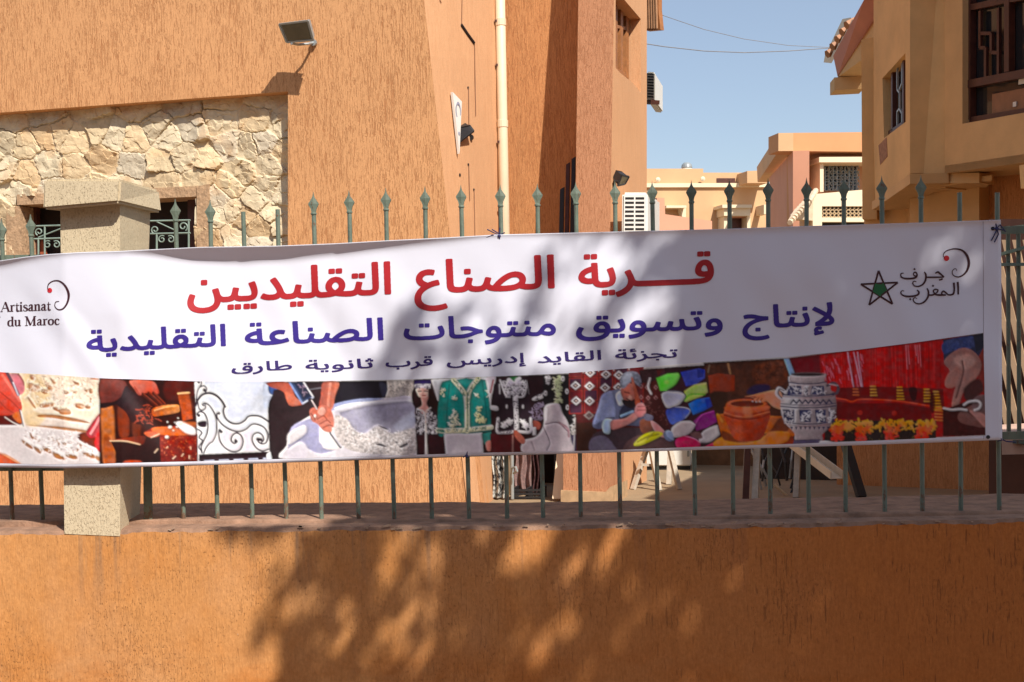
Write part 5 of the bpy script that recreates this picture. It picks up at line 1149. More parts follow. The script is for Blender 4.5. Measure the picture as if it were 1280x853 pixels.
f.poly([(230, 470), (370, 400), (480, 420), (470, 600), (620, 640), (480, 690), (360, 640), (300, 590), (205, 630)], (172, 172, 204), soft=3); f.poly([(205, 520), (330, 450), (360, 480), (350, 520), (260, 590), (205, 610)], (226, 222, 226), soft=4); f.poly([(210, 640), (320, 590), (370, 660), (340, 745), (215, 745)], (224, 220, 230), soft=5); f.poly([(470, 460), (560, 520), (640, 640), (500, 640)], (236, 230, 228), soft=3); f.line([(205, 745), (1275, 715)], (232, 232, 244), 26)
f.line([(205, 640), (300, 570)], (150, 152, 186), 14, .6)
f.poly([(20, 90), (200, 88), (270, 220), (340, 262), (300, 282), (210, 280), (165, 170), (60, 130)], (166, 84, 70), c2=(196, 110, 88), ang=30); f.poly([(180, 160), (300, 240), (330, 265), (215, 275)], (208, 122, 96), alpha=.8, soft=4)
f.poly([(500, 88), (630, 88), (600, 200), (570, 320), (470, 300), (480, 200)], (168, 86, 72), c2=(206, 128, 106), ang=10); f.line([(560, 100), (545, 220), (540, 300)], (224, 156, 134), 22, .6)
f.poly([(215, 90), (330, 88), (415, 210), (325, 272)], (66, 84, 122), smooth=False); f.poly([(250, 95), (330, 90), (400, 205), (335, 240)], (44, 52, 78), smooth=False); f.line([(218, 92), (325, 268)], (130, 154, 200), 16); f.line([(335, 90), (415, 212)], (206, 208, 220), 12); f.line([(325, 268), (415, 215)], (188, 194, 214), 12)
f.strew([(270, 100), (330, 110), (370, 190), (330, 210)], (150, 130, 150), 14, 22, 6); f.line([(380, 150), (480, 135)], (120, 120, 130), 8)
f.line([(390, 240), (450, 350)], (60, 50, 58), 40); f.line([(402, 240), (455, 330)], (206, 190, 190), 10)
f.poly([(385, 330), (420, 300), (450, 320), (470, 285), (530, 285), (570, 330), (590, 400), (585, 480), (550, 510), (500, 495), (450, 440), (400, 410)], (198, 112, 92), c2=(216, 138, 118), ang=50); f.poly([(450, 340), (490, 295), (520, 330), (490, 370)], (230, 178, 164), alpha=.8, soft=3)
for q in ([(450, 400), (500, 370), (530, 400)], [(470, 440), (530, 410), (560, 430)], [(500, 470), (550, 450), (580, 460)], [(395, 350), (420, 380), (430, 410)]): f.line(q, (146, 68, 56), 9, .8)
f.ell(430, 372, 10, 14, (240, 200, 190)); f.ell(580, 480, 8, 14, (240, 206, 198)); f.line([(560, 515), (645, 635)], (98, 96, 108), 20); f.line([(568, 515), (648, 630)], (208, 206, 214), 7)
# -- embroidered garments
f = Fr(510, 460, 5.818, 1.2)
f.poly([(40, 85), (1230, 40), (1230, 625), (65, 640)], (60, 32, 36), smooth=False); f.poly([(165, 85), (620, 65), (600, 300), (215, 240)], (196, 200, 204), smooth=False); f.poly([(40, 150), (150, 150), (200, 230), (225, 300), (50, 290)], (46, 24, 26))
f.poly([(60, 300), (100, 270), (85, 190), (60, 150), (150, 150), (150, 210), (135, 260), (160, 300), (200, 330), (60, 340)], (206, 152, 142)); f.poly([(60, 150), (150, 148), (150, 195), (130, 216), (85, 214), (68, 190)], (220, 172, 160)); f.line([(75, 172), (98, 170)], (70, 40, 44), 7); f.line([(118, 170), (142, 172)], (70, 40, 44), 7); f.line([(105, 202), (128, 202)], (196, 50, 50), 8); f.line([(112, 172), (110, 190)], (190, 130, 120), 4)
f.poly([(45, 88), (168, 86), (166, 120), (45, 122)], (50, 36, 100), smooth=False); f.poly([(45, 120), (166, 116), (164, 150), (50, 146)], (196, 190, 206), smooth=False); f.strew([(50, 124), (160, 120), (160, 146), (55, 144)], (66, 54, 96), 26, 14, 4)
f.poly([(150, 150), (185, 200), (225, 260), (210, 340), (170, 300), (150, 240)], (52, 26, 26))
f.poly([(50, 300), (70, 300), (120, 350), (165, 290), (215, 330), (215, 480), (60, 490)], (52, 36, 48), smooth=False); f.strew([(58, 310), (110, 345), (165, 300), (208, 340), (208, 480), (64, 485)], (206, 196, 202), 150, 20, 5); f.poly([(62, 485), (260, 480), (272, 630), (68, 638)], (62, 26, 32), smooth=False); f.line([(70, 300), (125, 350), (130, 630)], (210, 194, 188), 14); f.line([(165, 290), (128, 345), (140, 630)], (206, 190, 180), 10)
f.poly([(260, 480), (540, 470), (550, 625), (275, 632)], (206, 200, 204), smooth=False)
f.poly([(215, 470), (235, 220), (250, 100), (330, 80), (420, 130), (500, 75), (570, 90), (600, 300), (605, 460), (540, 470), (430, 480), (270, 470)], (30, 150, 140), c2=(20, 128, 122), ang=70, smooth=False); f.poly([(235, 130), (280, 150), (275, 460), (215, 465)], (34, 140, 130), soft=2); f.line([(300, 120), (285, 300), (280, 440)], (14, 100, 98), 9, .7); f.line([(540, 100), (565, 280), (575, 440)], (14, 104, 100), 9, .7); f.poly([(340, 90), (420, 140), (490, 85), (420, 75)], (44, 160, 150), smooth=False); f.poly([(535, 480), (605, 465), (600, 540), (560, 560), (540, 520)], (60, 140, 130), smooth=False)
gold = (206, 204, 168)
for q, w in (([(330, 88), (400, 170), (425, 240), (430, 460)], 34), ([(510, 78), (455, 150), (432, 240), (432, 460)], 34), ([(275, 458), (430, 452), (605, 432)], 36), ([(215, 455), (268, 462)], 34)):
    f.line(q, gold, w)
    pts_ = np.array(q, float)
    for k in range(26):
        j = prr.randrange(len(q)-1); t = prr.random(); p_ = pts_[j]*(1-t)+pts_[j+1]*t; f.line([(p_[0]+prr.uniform(-12, 12), p_[1]+prr.uniform(-12, 12)), (p_[0]+prr.uniform(-12, 12), p_[1]+prr.uniform(-12, 12))], (40, 128, 112), 5)
f.line([(432, 180), (436, 450)], (70, 130, 110), 7); f.line([(400, 200), (402, 440)], (60, 140, 120), 6); f.line([(462, 200), (464, 440)], (60, 140, 120), 6)
f.strew([(335, 290), (380, 420), (290, 430)], (216, 208, 172), 55, 16, 7); f.strew([(490, 290), (520, 285), (560, 390), (490, 400)], (206, 198, 150), 50, 16, 7); f.strew([(300, 210), (365, 215), (350, 232), (310, 228)], gold, 10, 14, 6); f.strew([(485, 190), (520, 180), (515, 212), (490, 215)], gold, 10, 14, 6); f.strew([(240, 160), (270, 150), (265, 210), (240, 205)], gold, 14, 14, 7); f.strew([(570, 160), (595, 160), (595, 210), (570, 205)], gold, 12, 14, 7)
f.poly([(570, 75), (640, 62), (610, 200), (600, 260), (575, 140)], (206, 198, 206)); f.line([(620, 90), (600, 180)], (190, 60, 60), 12, .7)
f.poly([(610, 250), (625, 120), (680, 80), (860, 70), (900, 160), (905, 300), (900, 470), (650, 475), (640, 310)], (48, 34, 44), smooth=False); f.poly([(600, 275), (650, 280), (655, 310), (605, 305)], (190, 200, 220)); f.poly([(740, 70), (800, 66), (790, 110), (770, 120), (750, 105)], (50, 140, 70))
sil = (200, 196, 206)
f.line([(670, 90), (710, 200), (740, 212)], sil, 12); f.line([(870, 90), (845, 200), (800, 214)], sil, 12); f.strew([(690, 95), (740, 90), (760, 200), (715, 205)], sil, 60, 17, 6); f.strew([(800, 90), (860, 90), (840, 205), (795, 205)], sil, 60, 17, 6); f.line([(735, 90), (772, 140), (785, 300), (790, 470)], sil, 34); f.line([(810, 80), (785, 130), (790, 470)], sil, 30)
for k in range(60): y = prr.uniform(120, 460); x = 782+prr.uniform(-22, 22); f.line([(x, y), (x+prr.uniform(-10, 10), y+prr.uniform(-10, 10))], (70, 58, 76), 5)
f.line([(665, 120), (668, 190)], sil, 7); f.line([(868, 110), (882, 190)], sil, 7); f.ell(718, 282, 8, 16, sil); f.ell(836, 282, 8, 16, sil)
f.strew([(690, 440), (680, 410), (730, 370), (760, 380), (740, 420)], sil, 70, 16, 7); f.strew([(820, 380), (850, 390), (880, 430), (850, 440)], sil, 60, 16, 7); f.line([(655, 370), (655, 470), (760, 465)], sil, 22); f.line([(810, 465), (890, 462), (893, 370)], sil, 22); f.strew([(648, 370), (665, 370), (665, 455), (760, 455), (760, 475), (648, 475)], (80, 68, 84), 36, 10, 4)
f.poly([(860, 60), (1000, 52), (1010, 300), (900, 320)], (50, 30, 36), smooth=False); f.poly([(905, 220), (990, 180), (990, 215), (920, 240)], (210, 208, 210)); f.strew([(910, 200), (985, 180), (985, 230), (915, 240)], (60, 46, 54), 12, 16, 5); f.strew([(900, 280), (980, 260), (980, 360), (910, 390)], (130, 120, 140), 40, 26, 7)
f.poly([(980, 55), (1220, 45), (1228, 490), (1180, 490), (1100, 270), (985, 260)], (34, 32, 36), smooth=False); f.strew([(1050, 60), (1105, 55), (1120, 260), (1075, 265)], (180, 190, 150), 80, 22, 8); f.strew([(1000, 60), (1035, 60), (1030, 110), (1005, 110)], sil, 20, 14, 6)
for x, y in ((1126, 80), (1156, 172), (1160, 288), (1000, 185)): f.ell(x, y, 13, 20, (206, 204, 200)); f.ell(x, y, 5, 9, (120, 116, 112))
f.line([(1205, 180), (1215, 340)], (30, 110, 90), 16, .8); f.strew([(1185, 370), (1222, 350), (1222, 490), (1190, 490)], (190, 186, 180), 40, 18, 7); f.poly([(1180, 490), (1230, 485), (1230, 615), (1180, 618)], (90, 80, 120), smooth=False); f.line([(1210, 490), (1205, 610)], (220, 220, 230), 9)
f.poly([(600, 480), (770, 480), (850, 560), (850, 625), (595, 628)], (96, 30, 36), smooth=False); f.line([(762, 490), (762, 620)], (170, 130, 120), 9); f.poly([(565, 545), (600, 530), (600, 600), (575, 600)], (206, 130, 118))
f.poly([(990, 290), (1040, 258), (1100, 265), (1125, 330), (1165, 400), (1185, 520), (1180, 620), (850, 622), (840, 530), (930, 500), (985, 420)], (196, 186, 190), c2=(206, 196, 200), ang=60); f.line([(1000, 410), (1090, 400), (1170, 470)], (150, 130, 140), 8); f.line([(985, 430), (1030, 540), (1010, 600)], (150, 134, 146), 7); f.line([(1100, 400), (1160, 440), (1170, 500)], (186, 140, 150), 16, .8); f.line([(900, 540), (920, 600)], (166, 150, 160), 7); f.line([(1010, 300), (1005, 380)], (222, 214, 218), 14, .6)
f.poly([(905, 390), (935, 385), (965, 410), (950, 450), (915, 430)], (176, 88, 70)); f.poly([(905, 430), (930, 430), (930, 490), (905, 490)], (214, 214, 222), smooth=False); f.poly([(765, 470), (790, 455), (850, 520), (840, 555), (800, 530)], (192, 106, 84))
# -- leather worker at his block
f = Fr(715, 450, 6.824, 1.5)
f.poly([(20, 115), (860, 65), (860, 790), (35, 790)], (84, 34, 34), smooth=False)
for r in range(4):
    for c in range(5):
        x, y = 40+c*130-70*(r > 5), 95+r*105-c*6
        if r == 3 and c > 0 and False: continue
        x -= 10; f.poly([(x-58, y-44), (x+62, y-48), (x+62, y+50), (x-58, y+54)], (140, 50, 44), smooth=False); f.poly([(x-48, y-36), (x+52, y-40), (x+52, y+42), (x-48, y+46)], (74 if (r+c) % 2 else 110, 42 if (r+c) % 2 else 38, 62 if (r+c) % 2 else 44), smooth=False)
f_c = [(150, 225), (282, 238), (150, 352), (290, 125), (155, 110), (395, 235), (145, 475), (400, 130), (30, 220), (35, 350)]
for i, (x, y) in enumerate(f_c):
    k = .55 if y > 420 else 1; cc = (220*k, 206*k, 200*k)
    f.poly([(x-46, y), (x, y-40), (x+46, y), (x, y+40)], cc, smooth=False); f.poly([(x-26, y), (x, y-22), (x+26, y), (x, y+22)], (86, 54, 60), smooth=False); f.ell(x, y, 9, 8, (180*k, 160*k, 150*k))
for x, y in ((590, 225), (590, 320), (650, 325), (715, 325), (640, 235), (715, 235), (660, 410), (720, 410)): f.poly([(x-18, y), (x, y-22), (x+18, y), (x, y+22)], (150, 112, 112), smooth=False); f.ell(x, y, 8, 10, (96, 46, 48))
f.poly([(610, 380), (770, 350), (850, 600), (700, 560), (640, 480)], (70, 34, 34), soft=6); f.strew([(600, 370), (760, 350), (830, 560), (720, 520)], (120, 76, 74), 30, 22, 6, alpha=.6)
f.poly([(570, 90), (720, 80), (740, 170), (600, 200)], (62, 42, 46), smooth=False, tex=.3, ts=12); f.line([(665, 160), (650, 230), (675, 290)], (196, 180, 190), 20, .9)
f.poly([(40, 540), (200, 530), (240, 790), (45, 790)], (66, 40, 32), smooth=False)
f.poly([(180, 640), (330, 590), (600, 580), (720, 620), (700, 720), (420, 770), (160, 785)], (70, 56, 62)); f.poly([(160, 680), (280, 650), (380, 760), (370, 790), (165, 790)], (104, 98, 116), soft=3)
f.poly([(175, 550), (225, 400), (255, 300), (330, 265), (420, 255), (450, 330), (540, 400), (590, 470), (640, 470), (690, 500), (600, 560), (480, 560), (350, 560), (230, 590)], (110, 118, 146), c2=(86, 92, 118), ang=60); f.poly([(225, 400), (260, 300), (340, 270), (370, 420), (360, 500), (260, 520), (185, 550)], (130, 140, 172), soft=3); f.line([(290, 500), (360, 495)], (60, 64, 84), 12); f.poly([(370, 300), (420, 265), (440, 370), (400, 390)], (168, 178, 204)); f.poly([(440, 390), (540, 400), (560, 480), (440, 560), (400, 480)], (52, 54, 74), soft=3); f.line([(420, 480), (520, 440)], (140, 170, 214), 22, .7)
f.poly([(330, 560), (340, 510), (280, 505), (255, 560), (270, 620), (320, 630)], (150, 172, 214)); f.poly([(335, 520), (450, 500), (530, 450), (570, 480), (500, 540), (380, 590), (335, 590)], (178, 114, 108), c2=(204, 140, 132), ang=-30)
f.poly([(415, 260), (440, 210), (500, 200), (545, 240), (540, 330), (500, 370), (450, 350), (425, 310)], (176, 106, 92)); f.poly([(430, 340), (500, 350), (545, 330), (540, 400), (490, 410), (440, 380)], (46, 34, 38)); f.poly([(410, 210), (420, 140), (480, 100), (560, 110), (590, 170), (580, 230), (540, 200), (500, 190), (450, 240), (425, 240)], (116, 122, 136), tex=.35, ts=8); f.poly([(430, 150), (500, 110), (520, 160), (450, 210)], (150, 158, 172), alpha=.7, soft=6)
f.line([(448, 275), (490, 285)], (80, 44, 44), 9); f.poly([(490, 300), (515, 320), (500, 345), (480, 330)], (200, 134, 116)); f.line([(462, 330), (500, 350)], (60, 40, 42), 10)
f.poly([(505, 165), (520, 160), (575, 330), (585, 400), (545, 400), (530, 290)], (186, 104, 78), c2=(150, 70, 50), ang=80); f.poly([(535, 420), (560, 375), (605, 370), (632, 420), (625, 465), (580, 490), (540, 470)], (196, 126, 126)); f.line([(560, 400), (620, 400)], (150, 84, 84), 7, .7); f.line([(560, 430), (625, 430)], (150, 84, 84), 7, .7)
f.poly([(580, 520), (640, 500), (700, 540), (690, 600), (620, 630), (585, 600)], (150, 92, 70), c2=(110, 66, 52), ang=60); f.poly([(670, 520), (720, 540), (790, 610), (800, 660), (760, 660), (700, 600)], (204, 134, 132)); f.poly([(620, 460), (690, 480), (680, 520), (620, 510)], (110, 110, 130))
f.poly([(430, 770), (480, 690), (600, 640), (760, 660), (855, 690), (855, 790), (430, 790)], (104, 80, 80), c2=(70, 50, 50), ang=80); f.poly([(525, 720), (590, 650), (690, 610), (770, 620), (760, 650), (640, 710), (560, 735)], (196, 190, 46)); f.line([(560, 700), (640, 660), (740, 635)], (150, 140, 30), 12, .8); f.line([(640, 680), (700, 620)], (150, 144, 36), 9, .7); f.poly([(780, 620), (855, 600), (855, 690), (800, 680)], (110, 124, 150))
# -- row of slippers
f = Fr(815, 445, 6.824, 1.6)
f.poly([(40, 190), (110, 100), (460, 80), (500, 330), (610, 790), (200, 795), (150, 640)], (64, 34, 44), smooth=False); f.poly([(110, 110), (470, 82), (470, 150), (110, 190)], (44, 24, 30), smooth=False)
def slip(pts, c, c2, rim=None):
    f.poly(pts, c, c2=c2, ang=20, smooth=True); 
    if rim: f.line(pts[:4], rim, 9, .8)
f.poly([(35, 190), (140, 150), (225, 145), (242, 180), (200, 250), (130, 300), (70, 300)], (70, 190, 50), c2=(110, 206, 80), ang=30, smooth=False); f.line([(140, 150), (225, 145), (240, 178), (205, 245), (130, 298)], (30, 70, 30), 9, .8); f.ell(125, 225, 22, 16, (160, 200, 70), alpha=.6, soft=6)
f.poly([(245, 140), (400, 108), (450, 120), (450, 190), (380, 240), (290, 260)], (46, 62, 160), c2=(60, 80, 176), ang=40, smooth=False); f.poly([(385, 112), (445, 120), (440, 180), (390, 190)], (30, 44, 130), alpha=.8, smooth=False)
f.poly([(275, 300), (360, 245), (470, 225), (490, 300), (430, 345), (290, 395), (270, 385)], (150, 190, 84), c2=(170, 200, 110), ang=10, smooth=False); f.line([(275, 380), (330, 330), (450, 330)], (90, 190, 50), 14, .7)
f.poly([(80, 330), (150, 300), (240, 305), (285, 345), (240, 410), (180, 435), (120, 440)], (150, 154, 170), c2=(176, 180, 196), ang=50); f.line([(150, 300), (245, 308), (288, 345), (245, 410)], (80, 84, 96), 9, .8)
f.poly([(310, 410), (380, 370), (510, 350), (530, 420), (440, 470), (350, 505)], (40, 110, 190), c2=(46, 80, 180), ang=0, smooth=False); f.poly([(450, 370), (520, 355), (530, 420), (470, 450)], (40, 60, 160), alpha=.8, smooth=False)
f.poly([(120, 470), (200, 435), (280, 440), (328, 470), (290, 530), (220, 565), (160, 580)], (54, 70, 150), c2=(80, 104, 184), ang=60); f.line([(200, 437), (285, 443), (326, 472), (285, 530)], (150, 156, 190), 8)
f.poly([(350, 560), (420, 500), (540, 465), (560, 560), (470, 610), (380, 640)], (120, 36, 110), c2=(140, 44, 130), ang=20, smooth=False); f.line([(360, 600), (420, 510), (530, 470)], (166, 80, 150), 9, .7)
f.poly([(165, 620), (240, 560), (320, 560), (368, 590), (320, 660), (240, 690), (180, 690)], (190, 180, 178), c2=(170, 162, 164), ang=60); f.line([(240, 562), (325, 560), (368, 590)], (210, 200, 196), 8)
f.poly([(400, 720), (440, 640), (560, 590), (595, 640), (540, 710), (440, 745)], (160, 156, 158), c2=(190, 186, 184), ang=0); f.line([(415, 742), (500, 735), (595, 660)], (120, 112, 116), 8)
f.poly([(200, 720), (280, 680), (360, 705), (412, 740), (390, 790), (230, 795)], (196, 36, 96), c2=(176, 30, 84), ang=20); f.line([(280, 684), (360, 706), (412, 742)], (214, 110, 140), 8); f.poly([(440, 790), (520, 740), (615, 715), (620, 760), (560, 790)], (176, 60, 92)); f.poly([(320, 660), (400, 650), (430, 700), (370, 705)], (110, 80, 80), soft=3)
f.poly([(120, 640), (170, 650), (185, 720), (130, 690)], (130, 146, 176))
# -- potter
f = Fr(815, 445, 6.824, 1.6)
f.poly([(440, 60), (1160, 20), (1300, 20), (1300, 800), (610, 795), (530, 470), (478, 320)], (78, 46, 34), smooth=False, tex=.3, ts=24); f.poly([(870, 90), (1130, 40), (1130, 240), (900, 240)], (104, 56, 36), tex=.5, ts=18, soft=6); f.strew([(860, 100), (1120, 60), (1120, 240), (880, 250)], (60, 34, 26), 20, 60, 12, alpha=.5)
f.poly([(480, 170), (560, 150), (705, 165), (705, 300), (495, 320)], (150, 62, 34), c2=(130, 52, 30), ang=20, smooth=False); f.line([(650, 70), (668, 150)], (150, 110, 70), 18, .9); f.line([(490, 80), (478, 140)], (120, 110, 90), 14, .7); f.poly([(500, 320), (640, 320), (620, 480), (550, 490)], (60, 40, 30), soft=6); f.poly([(810, 300), (880, 250), (1000, 250), (980, 320), (830, 330)], (46, 38, 74), soft=5)
f.poly([(545, 500), (640, 490), (1160, 520), (1300, 620), (1160, 720), (1050, 770), (560, 785), (610, 740), (560, 560)], (180, 98, 40), smooth=False); f.poly([(600, 690), (1010, 650), (1160, 650), (1155, 700), (1050, 765), (560, 782)], (206, 130, 56), soft=3); f.poly([(605, 640), (780, 720), (940, 690), (1010, 640), (1080, 540), (1160, 520), (1160, 640), (1000, 650), (820, 735), (620, 720)], (120, 62, 36), soft=4)
f.line([(560, 500), (600, 560)], (220, 140, 60), 20, .7)
f.poly([(1060, 770), (1160, 700), (1200, 690), (1200, 790), (1060, 785)], (140, 56, 30))
f.poly([(640, 400), (700, 375), (830, 366), (960, 385), (990, 420), (1010, 500), (985, 590), (940, 700), (860, 730), (740, 725), (690, 690), (650, 600), (610, 510), (625, 440)], (190, 80, 44), c2=(150, 54, 32), ang=30); f.ell(812, 408, 168, 34, (206, 96, 54)); f.ell(812, 410, 140, 26, (112, 44, 28)); f.poly([(640, 430), (812, 450), (985, 425), (990, 460), (812, 490), (635, 465)], (206, 96, 54), soft=3); f.line([(615, 505), (720, 535), (830, 540), (930, 525), (1005, 495)], (120, 42, 26), 9, .8); f.line([(620, 485), (720, 515), (830, 520), (1000, 478)], (216, 118, 78), 12, .7); f.poly([(780, 440), (850, 446), (850, 520), (790, 518)], (222, 130, 90), alpha=.6, soft=8); f.poly([(690, 600), (760, 560), (780, 720), (720, 715)], (206, 98, 58), alpha=.5, soft=14)
f.poly([(785, 350), (850, 335), (930, 315), (1060, 290), (1110, 330), (1110, 450), (1040, 440), (980, 390), (930, 400), (880, 390), (860, 360)], (196, 104, 66), c2=(206, 140, 112), ang=-10)
for q in ([(790, 352), (850, 350), (890, 355)], [(850, 385), (880, 350)], [(885, 395), (910, 360)], [(915, 395), (940, 365)]): f.line(q, (140, 60, 34), 8, .8)
for x, y in ((858, 388), (890, 392), (920, 390)): f.ell(x, y, 9, 6, (226, 190, 176))
# -- weaving loom
f = Fr(960, 410, 4.571, 1.65)
f.poly([(95, 175), (1240, 28), (1245, 615), (300, 655), (330, 400), (230, 250)], (150, 22, 24), smooth=False); f.poly([(100, 175), (295, 158), (300, 260), (130, 260)], (112, 22, 34), smooth=False); f.poly([(90, 178), (120, 175), (155, 265), (125, 275)], (120, 150, 190), smooth=False)
f.poly([(300, 155), (1000, 65), (1000, 350), (540, 340), (330, 350)], (176, 18, 22), c2=(150, 16, 20), ang=10, smooth=False)
for k in range(60): x = 305+prr.random()*690; y = 155-(x-300)*.128; f.line([(x, y+4), (x+prr.uniform(-4, 14), 340)], (prr.choice([(206, 40, 40), (120, 10, 16), (190, 24, 28)])), 5, .5, smooth=False)
for k in range(34):
    x = prr.choice([prr.uniform(310, 420), prr.uniform(450, 540)]); y = prr.uniform(150, 320); f.line([(x, y), (x+9, y+prr.uniform(20, 60))], (214, 110, 130), 5, .7)
for x0, x1 in ((455, 490), (490, 535), (512, 540)): f.line([(x0, 140), (x1, 345)], (222, 150, 170), 6, .8)
for x in (788, 800, 840, 852, 866): f.line([(x, 100), (x+8, prr.uniform(150, 240))], (210, 120, 130), 5, .7)
f.poly([(390, 345), (600, 335), (1000, 350), (1010, 460), (930, 450), (740, 420), (560, 410), (470, 420), (395, 400)], (108, 20, 22), smooth=False); f.line([(385, 402), (440, 410), (480, 422), (540, 408), (740, 418), (920, 446)], (196, 66, 40), 9); f.poly([(395, 420), (480, 432), (740, 430), (930, 460), (940, 540), (600, 530), (380, 520)], (106, 14, 18), smooth=False)
for x, y0, n_ in ((500, 350, 3), (600, 335, 4), (752, 340, 5), (906, 352, 5), (960, 365, 7)):
    for k in range(n_): f.line([(x-13, y0+k*17), (x+13+k*3, y0+k*17)], (206, 130, 50) if x > 550 else (180, 90, 40), 8)
for k in range(5): f.line([(955, 455+k*18), (1015, 462+k*17)], (206, 110, 60), 8)
f.poly([(805, 345), (850, 345), (845, 410), (820, 410)], (56, 14, 18)); f.ell(525, 485, 16, 14, (150, 40, 30)); f.ell(722, 488, 14, 16, (150, 40, 30)); f.ell(940, 430, 16, 60, (60, 14, 16), alpha=.8)
f.poly([(330, 530), (960, 530), (960, 640), (320, 655)], (44, 32, 30), smooth=False, tex=.3, ts=7)
def flower(x0, x1, y0, y1, c, n_): f.strew([(x0, y0), (x1, y0), (x1, y1), (x0, y1)], c, n_, 22, 12)
for (xa, xb, xc, xd) in ((372, 485, 378, 410), (515, 600, 518, 550), (630, 850, 680, 725), (868, 950, 855, 905)):
    flower(xa, xb, 540, 575, (206, 130, 40), 55); flower(xc, xd, 580, 640, (206, 54, 40), 40); flower(xc, xd+20, 570, 590, (214, 90, 40), 18)
f.strew([(480, 560), (960, 560), (960, 645), (480, 648)], (96, 84, 40), 40, 8, 5)
f.poly([(1000, 68), (1235, 28), (1240, 200), (1210, 170), (1100, 140), (1004, 190)], (44, 48, 70), smooth=False); f.poly([(1005, 80), (1160, 45), (1180, 110), (1060, 130), (1005, 150)], (52, 64, 104), tex=.3, ts=8); f.poly([(1170, 40), (1235, 30), (1235, 110), (1190, 140)], (36, 38, 50), smooth=False); f.poly([(1200, 170), (1240, 100), (1242, 380), (1200, 340)], (120, 50, 44), smooth=False)
f.poly([(1005, 190), (1090, 120), (1160, 125), (1212, 180), (1215, 240), (1180, 300), (1120, 360), (1085, 450), (1050, 450), (1060, 380), (1070, 330), (1030, 345), (1010, 320), (1040, 250)], (130, 94, 88), c2=(156, 116, 106), ang=70); f.poly([(1060, 180), (1150, 150), (1190, 200), (1120, 240)], (176, 140, 128), alpha=.6, soft=10); f.line([(1110, 190), (1115, 260), (1075, 400)], (92, 58, 54), 10, .8); f.poly([(1010, 310), (1040, 250), (1090, 230), (1080, 320), (1040, 345)], (150, 106, 96), soft=3); f.poly([(1120, 350), (1200, 290), (1230, 360), (1140, 420)], (70, 40, 40), soft=5)
f.poly([(1000, 470), (1240, 380), (1245, 615), (1000, 620)], (66, 24, 24), smooth=False, tex=.2, ts=12); f.poly([(1085, 500), (1130, 460), (1243, 420), (1243, 560), (1170, 560), (1100, 540)], (120, 84, 78), c2=(96, 62, 58), ang=60); f.line([(1130, 470), (1180, 510), (1240, 545)], (80, 48, 46), 9, .8); f.poly([(1180, 400), (1243, 385), (1243, 470), (1170, 470)], (110, 84, 84)); f.poly([(1150, 470), (1243, 500), (1243, 570), (1200, 530)], (156, 112, 104), soft=3)
f.line([(1005, 460), (1050, 468), (1100, 465), (1135, 470)], (230, 222, 222), 13); f.line([(1120, 440), (1150, 422), (1195, 418), (1215, 435), (1205, 460), (1180, 470)], (230, 222, 224), 14)
# -- painted jar standing in front
f.poly([(130, 270), (325, 260), (320, 300), (370, 350), (390, 420), (385, 500), (350, 570), (310, 610), (305, 645), (165, 648), (150, 600), (95, 540), (72, 460), (80, 400), (120, 330)], (176, 166, 164), c2=(120, 106, 108), ang=10); f.poly([(85, 470), (110, 380), (170, 380), (160, 560), (110, 540)], (206, 198, 192), alpha=.6, soft=14)
f.ell(228, 266, 98, 12, (96, 84, 84)); f.ell(228, 268, 84, 8, (50, 40, 42)); f.line([(130, 272), (145, 310), (310, 305), (325, 268)], (150, 140, 140), 7, .7)
f.line([(95, 365), (60, 345), (50, 380), (80, 410)], (176, 168, 168), 18); f.line([(92, 360), (66, 350), (60, 378), (80, 402)], (70, 66, 84), 5); f.line([(340, 330), (375, 315), (402, 340), (392, 372), (372, 380)], (84, 74, 84), 16); f.ell(374, 345, 17, 20, (160, 30, 28)); f.line([(350, 322), (400, 330)], (176, 164, 164), 6, .6)
ink_ = (44, 46, 84)
for y, bw in ((318, 6), (388, 7), (398, 3), (440, 4), (455, 6), (548, 6), (560, 3)):
    hw = 95+62*math.sin(min(1, max(0, (y-300)/150))*1.57) - max(0, y-480)*.55; cx_ = 230; f.line([(cx_-hw, y-6), (cx_-hw*.4, y+2), (cx_+hw*.4, y+1), (cx_+hw, y-9)], ink_ if bw > 3 else (120, 60, 60), bw)
for x0, x1 in ((112, 190), (208, 225), (245, 320)): f.poly([(x0+8, 332), (x1, 332), (x1+4, 382), (x0-4, 382)], (58, 64, 104), smooth=False); f.strew([(x0, 335), (x1, 335), (x1, 380), (x0, 380)], (186, 176, 176), 16, 16, 5)
for x0, x1 in ((84, 150), (176, 246), (268, 330), (345, 378)): f.poly([(x0, 468), (x1, 468), (x1, 540), (x0+8, 540)], (58, 64, 104), smooth=False); f.strew([(x0+6, 474), (x1-4, 474), (x1-6, 536), (x0+10, 536)], (186, 176, 176), 18, 18, 6)
for k in range(7): x = 130+k*34; f.line([(x, 432), (x+16, 412), (x+32, 432)], ink_, 8, smooth=False)
for k in range(9): x = 128+k*26; f.poly([(x, 566), (x+16, 566), (x+8, 584)], ink_, smooth=False)
f.poly([(150, 640), (300, 636), (300, 668), (140, 668)], (86, 78, 104), smooth=False); f.poly([(300, 645), (360, 650), (375, 668), (300, 668)], (170, 180, 206))
f.poly([(-5, 600), (110, 596), (118, 640), (60, 670), (-5, 672)], (196, 116, 46), soft=2)

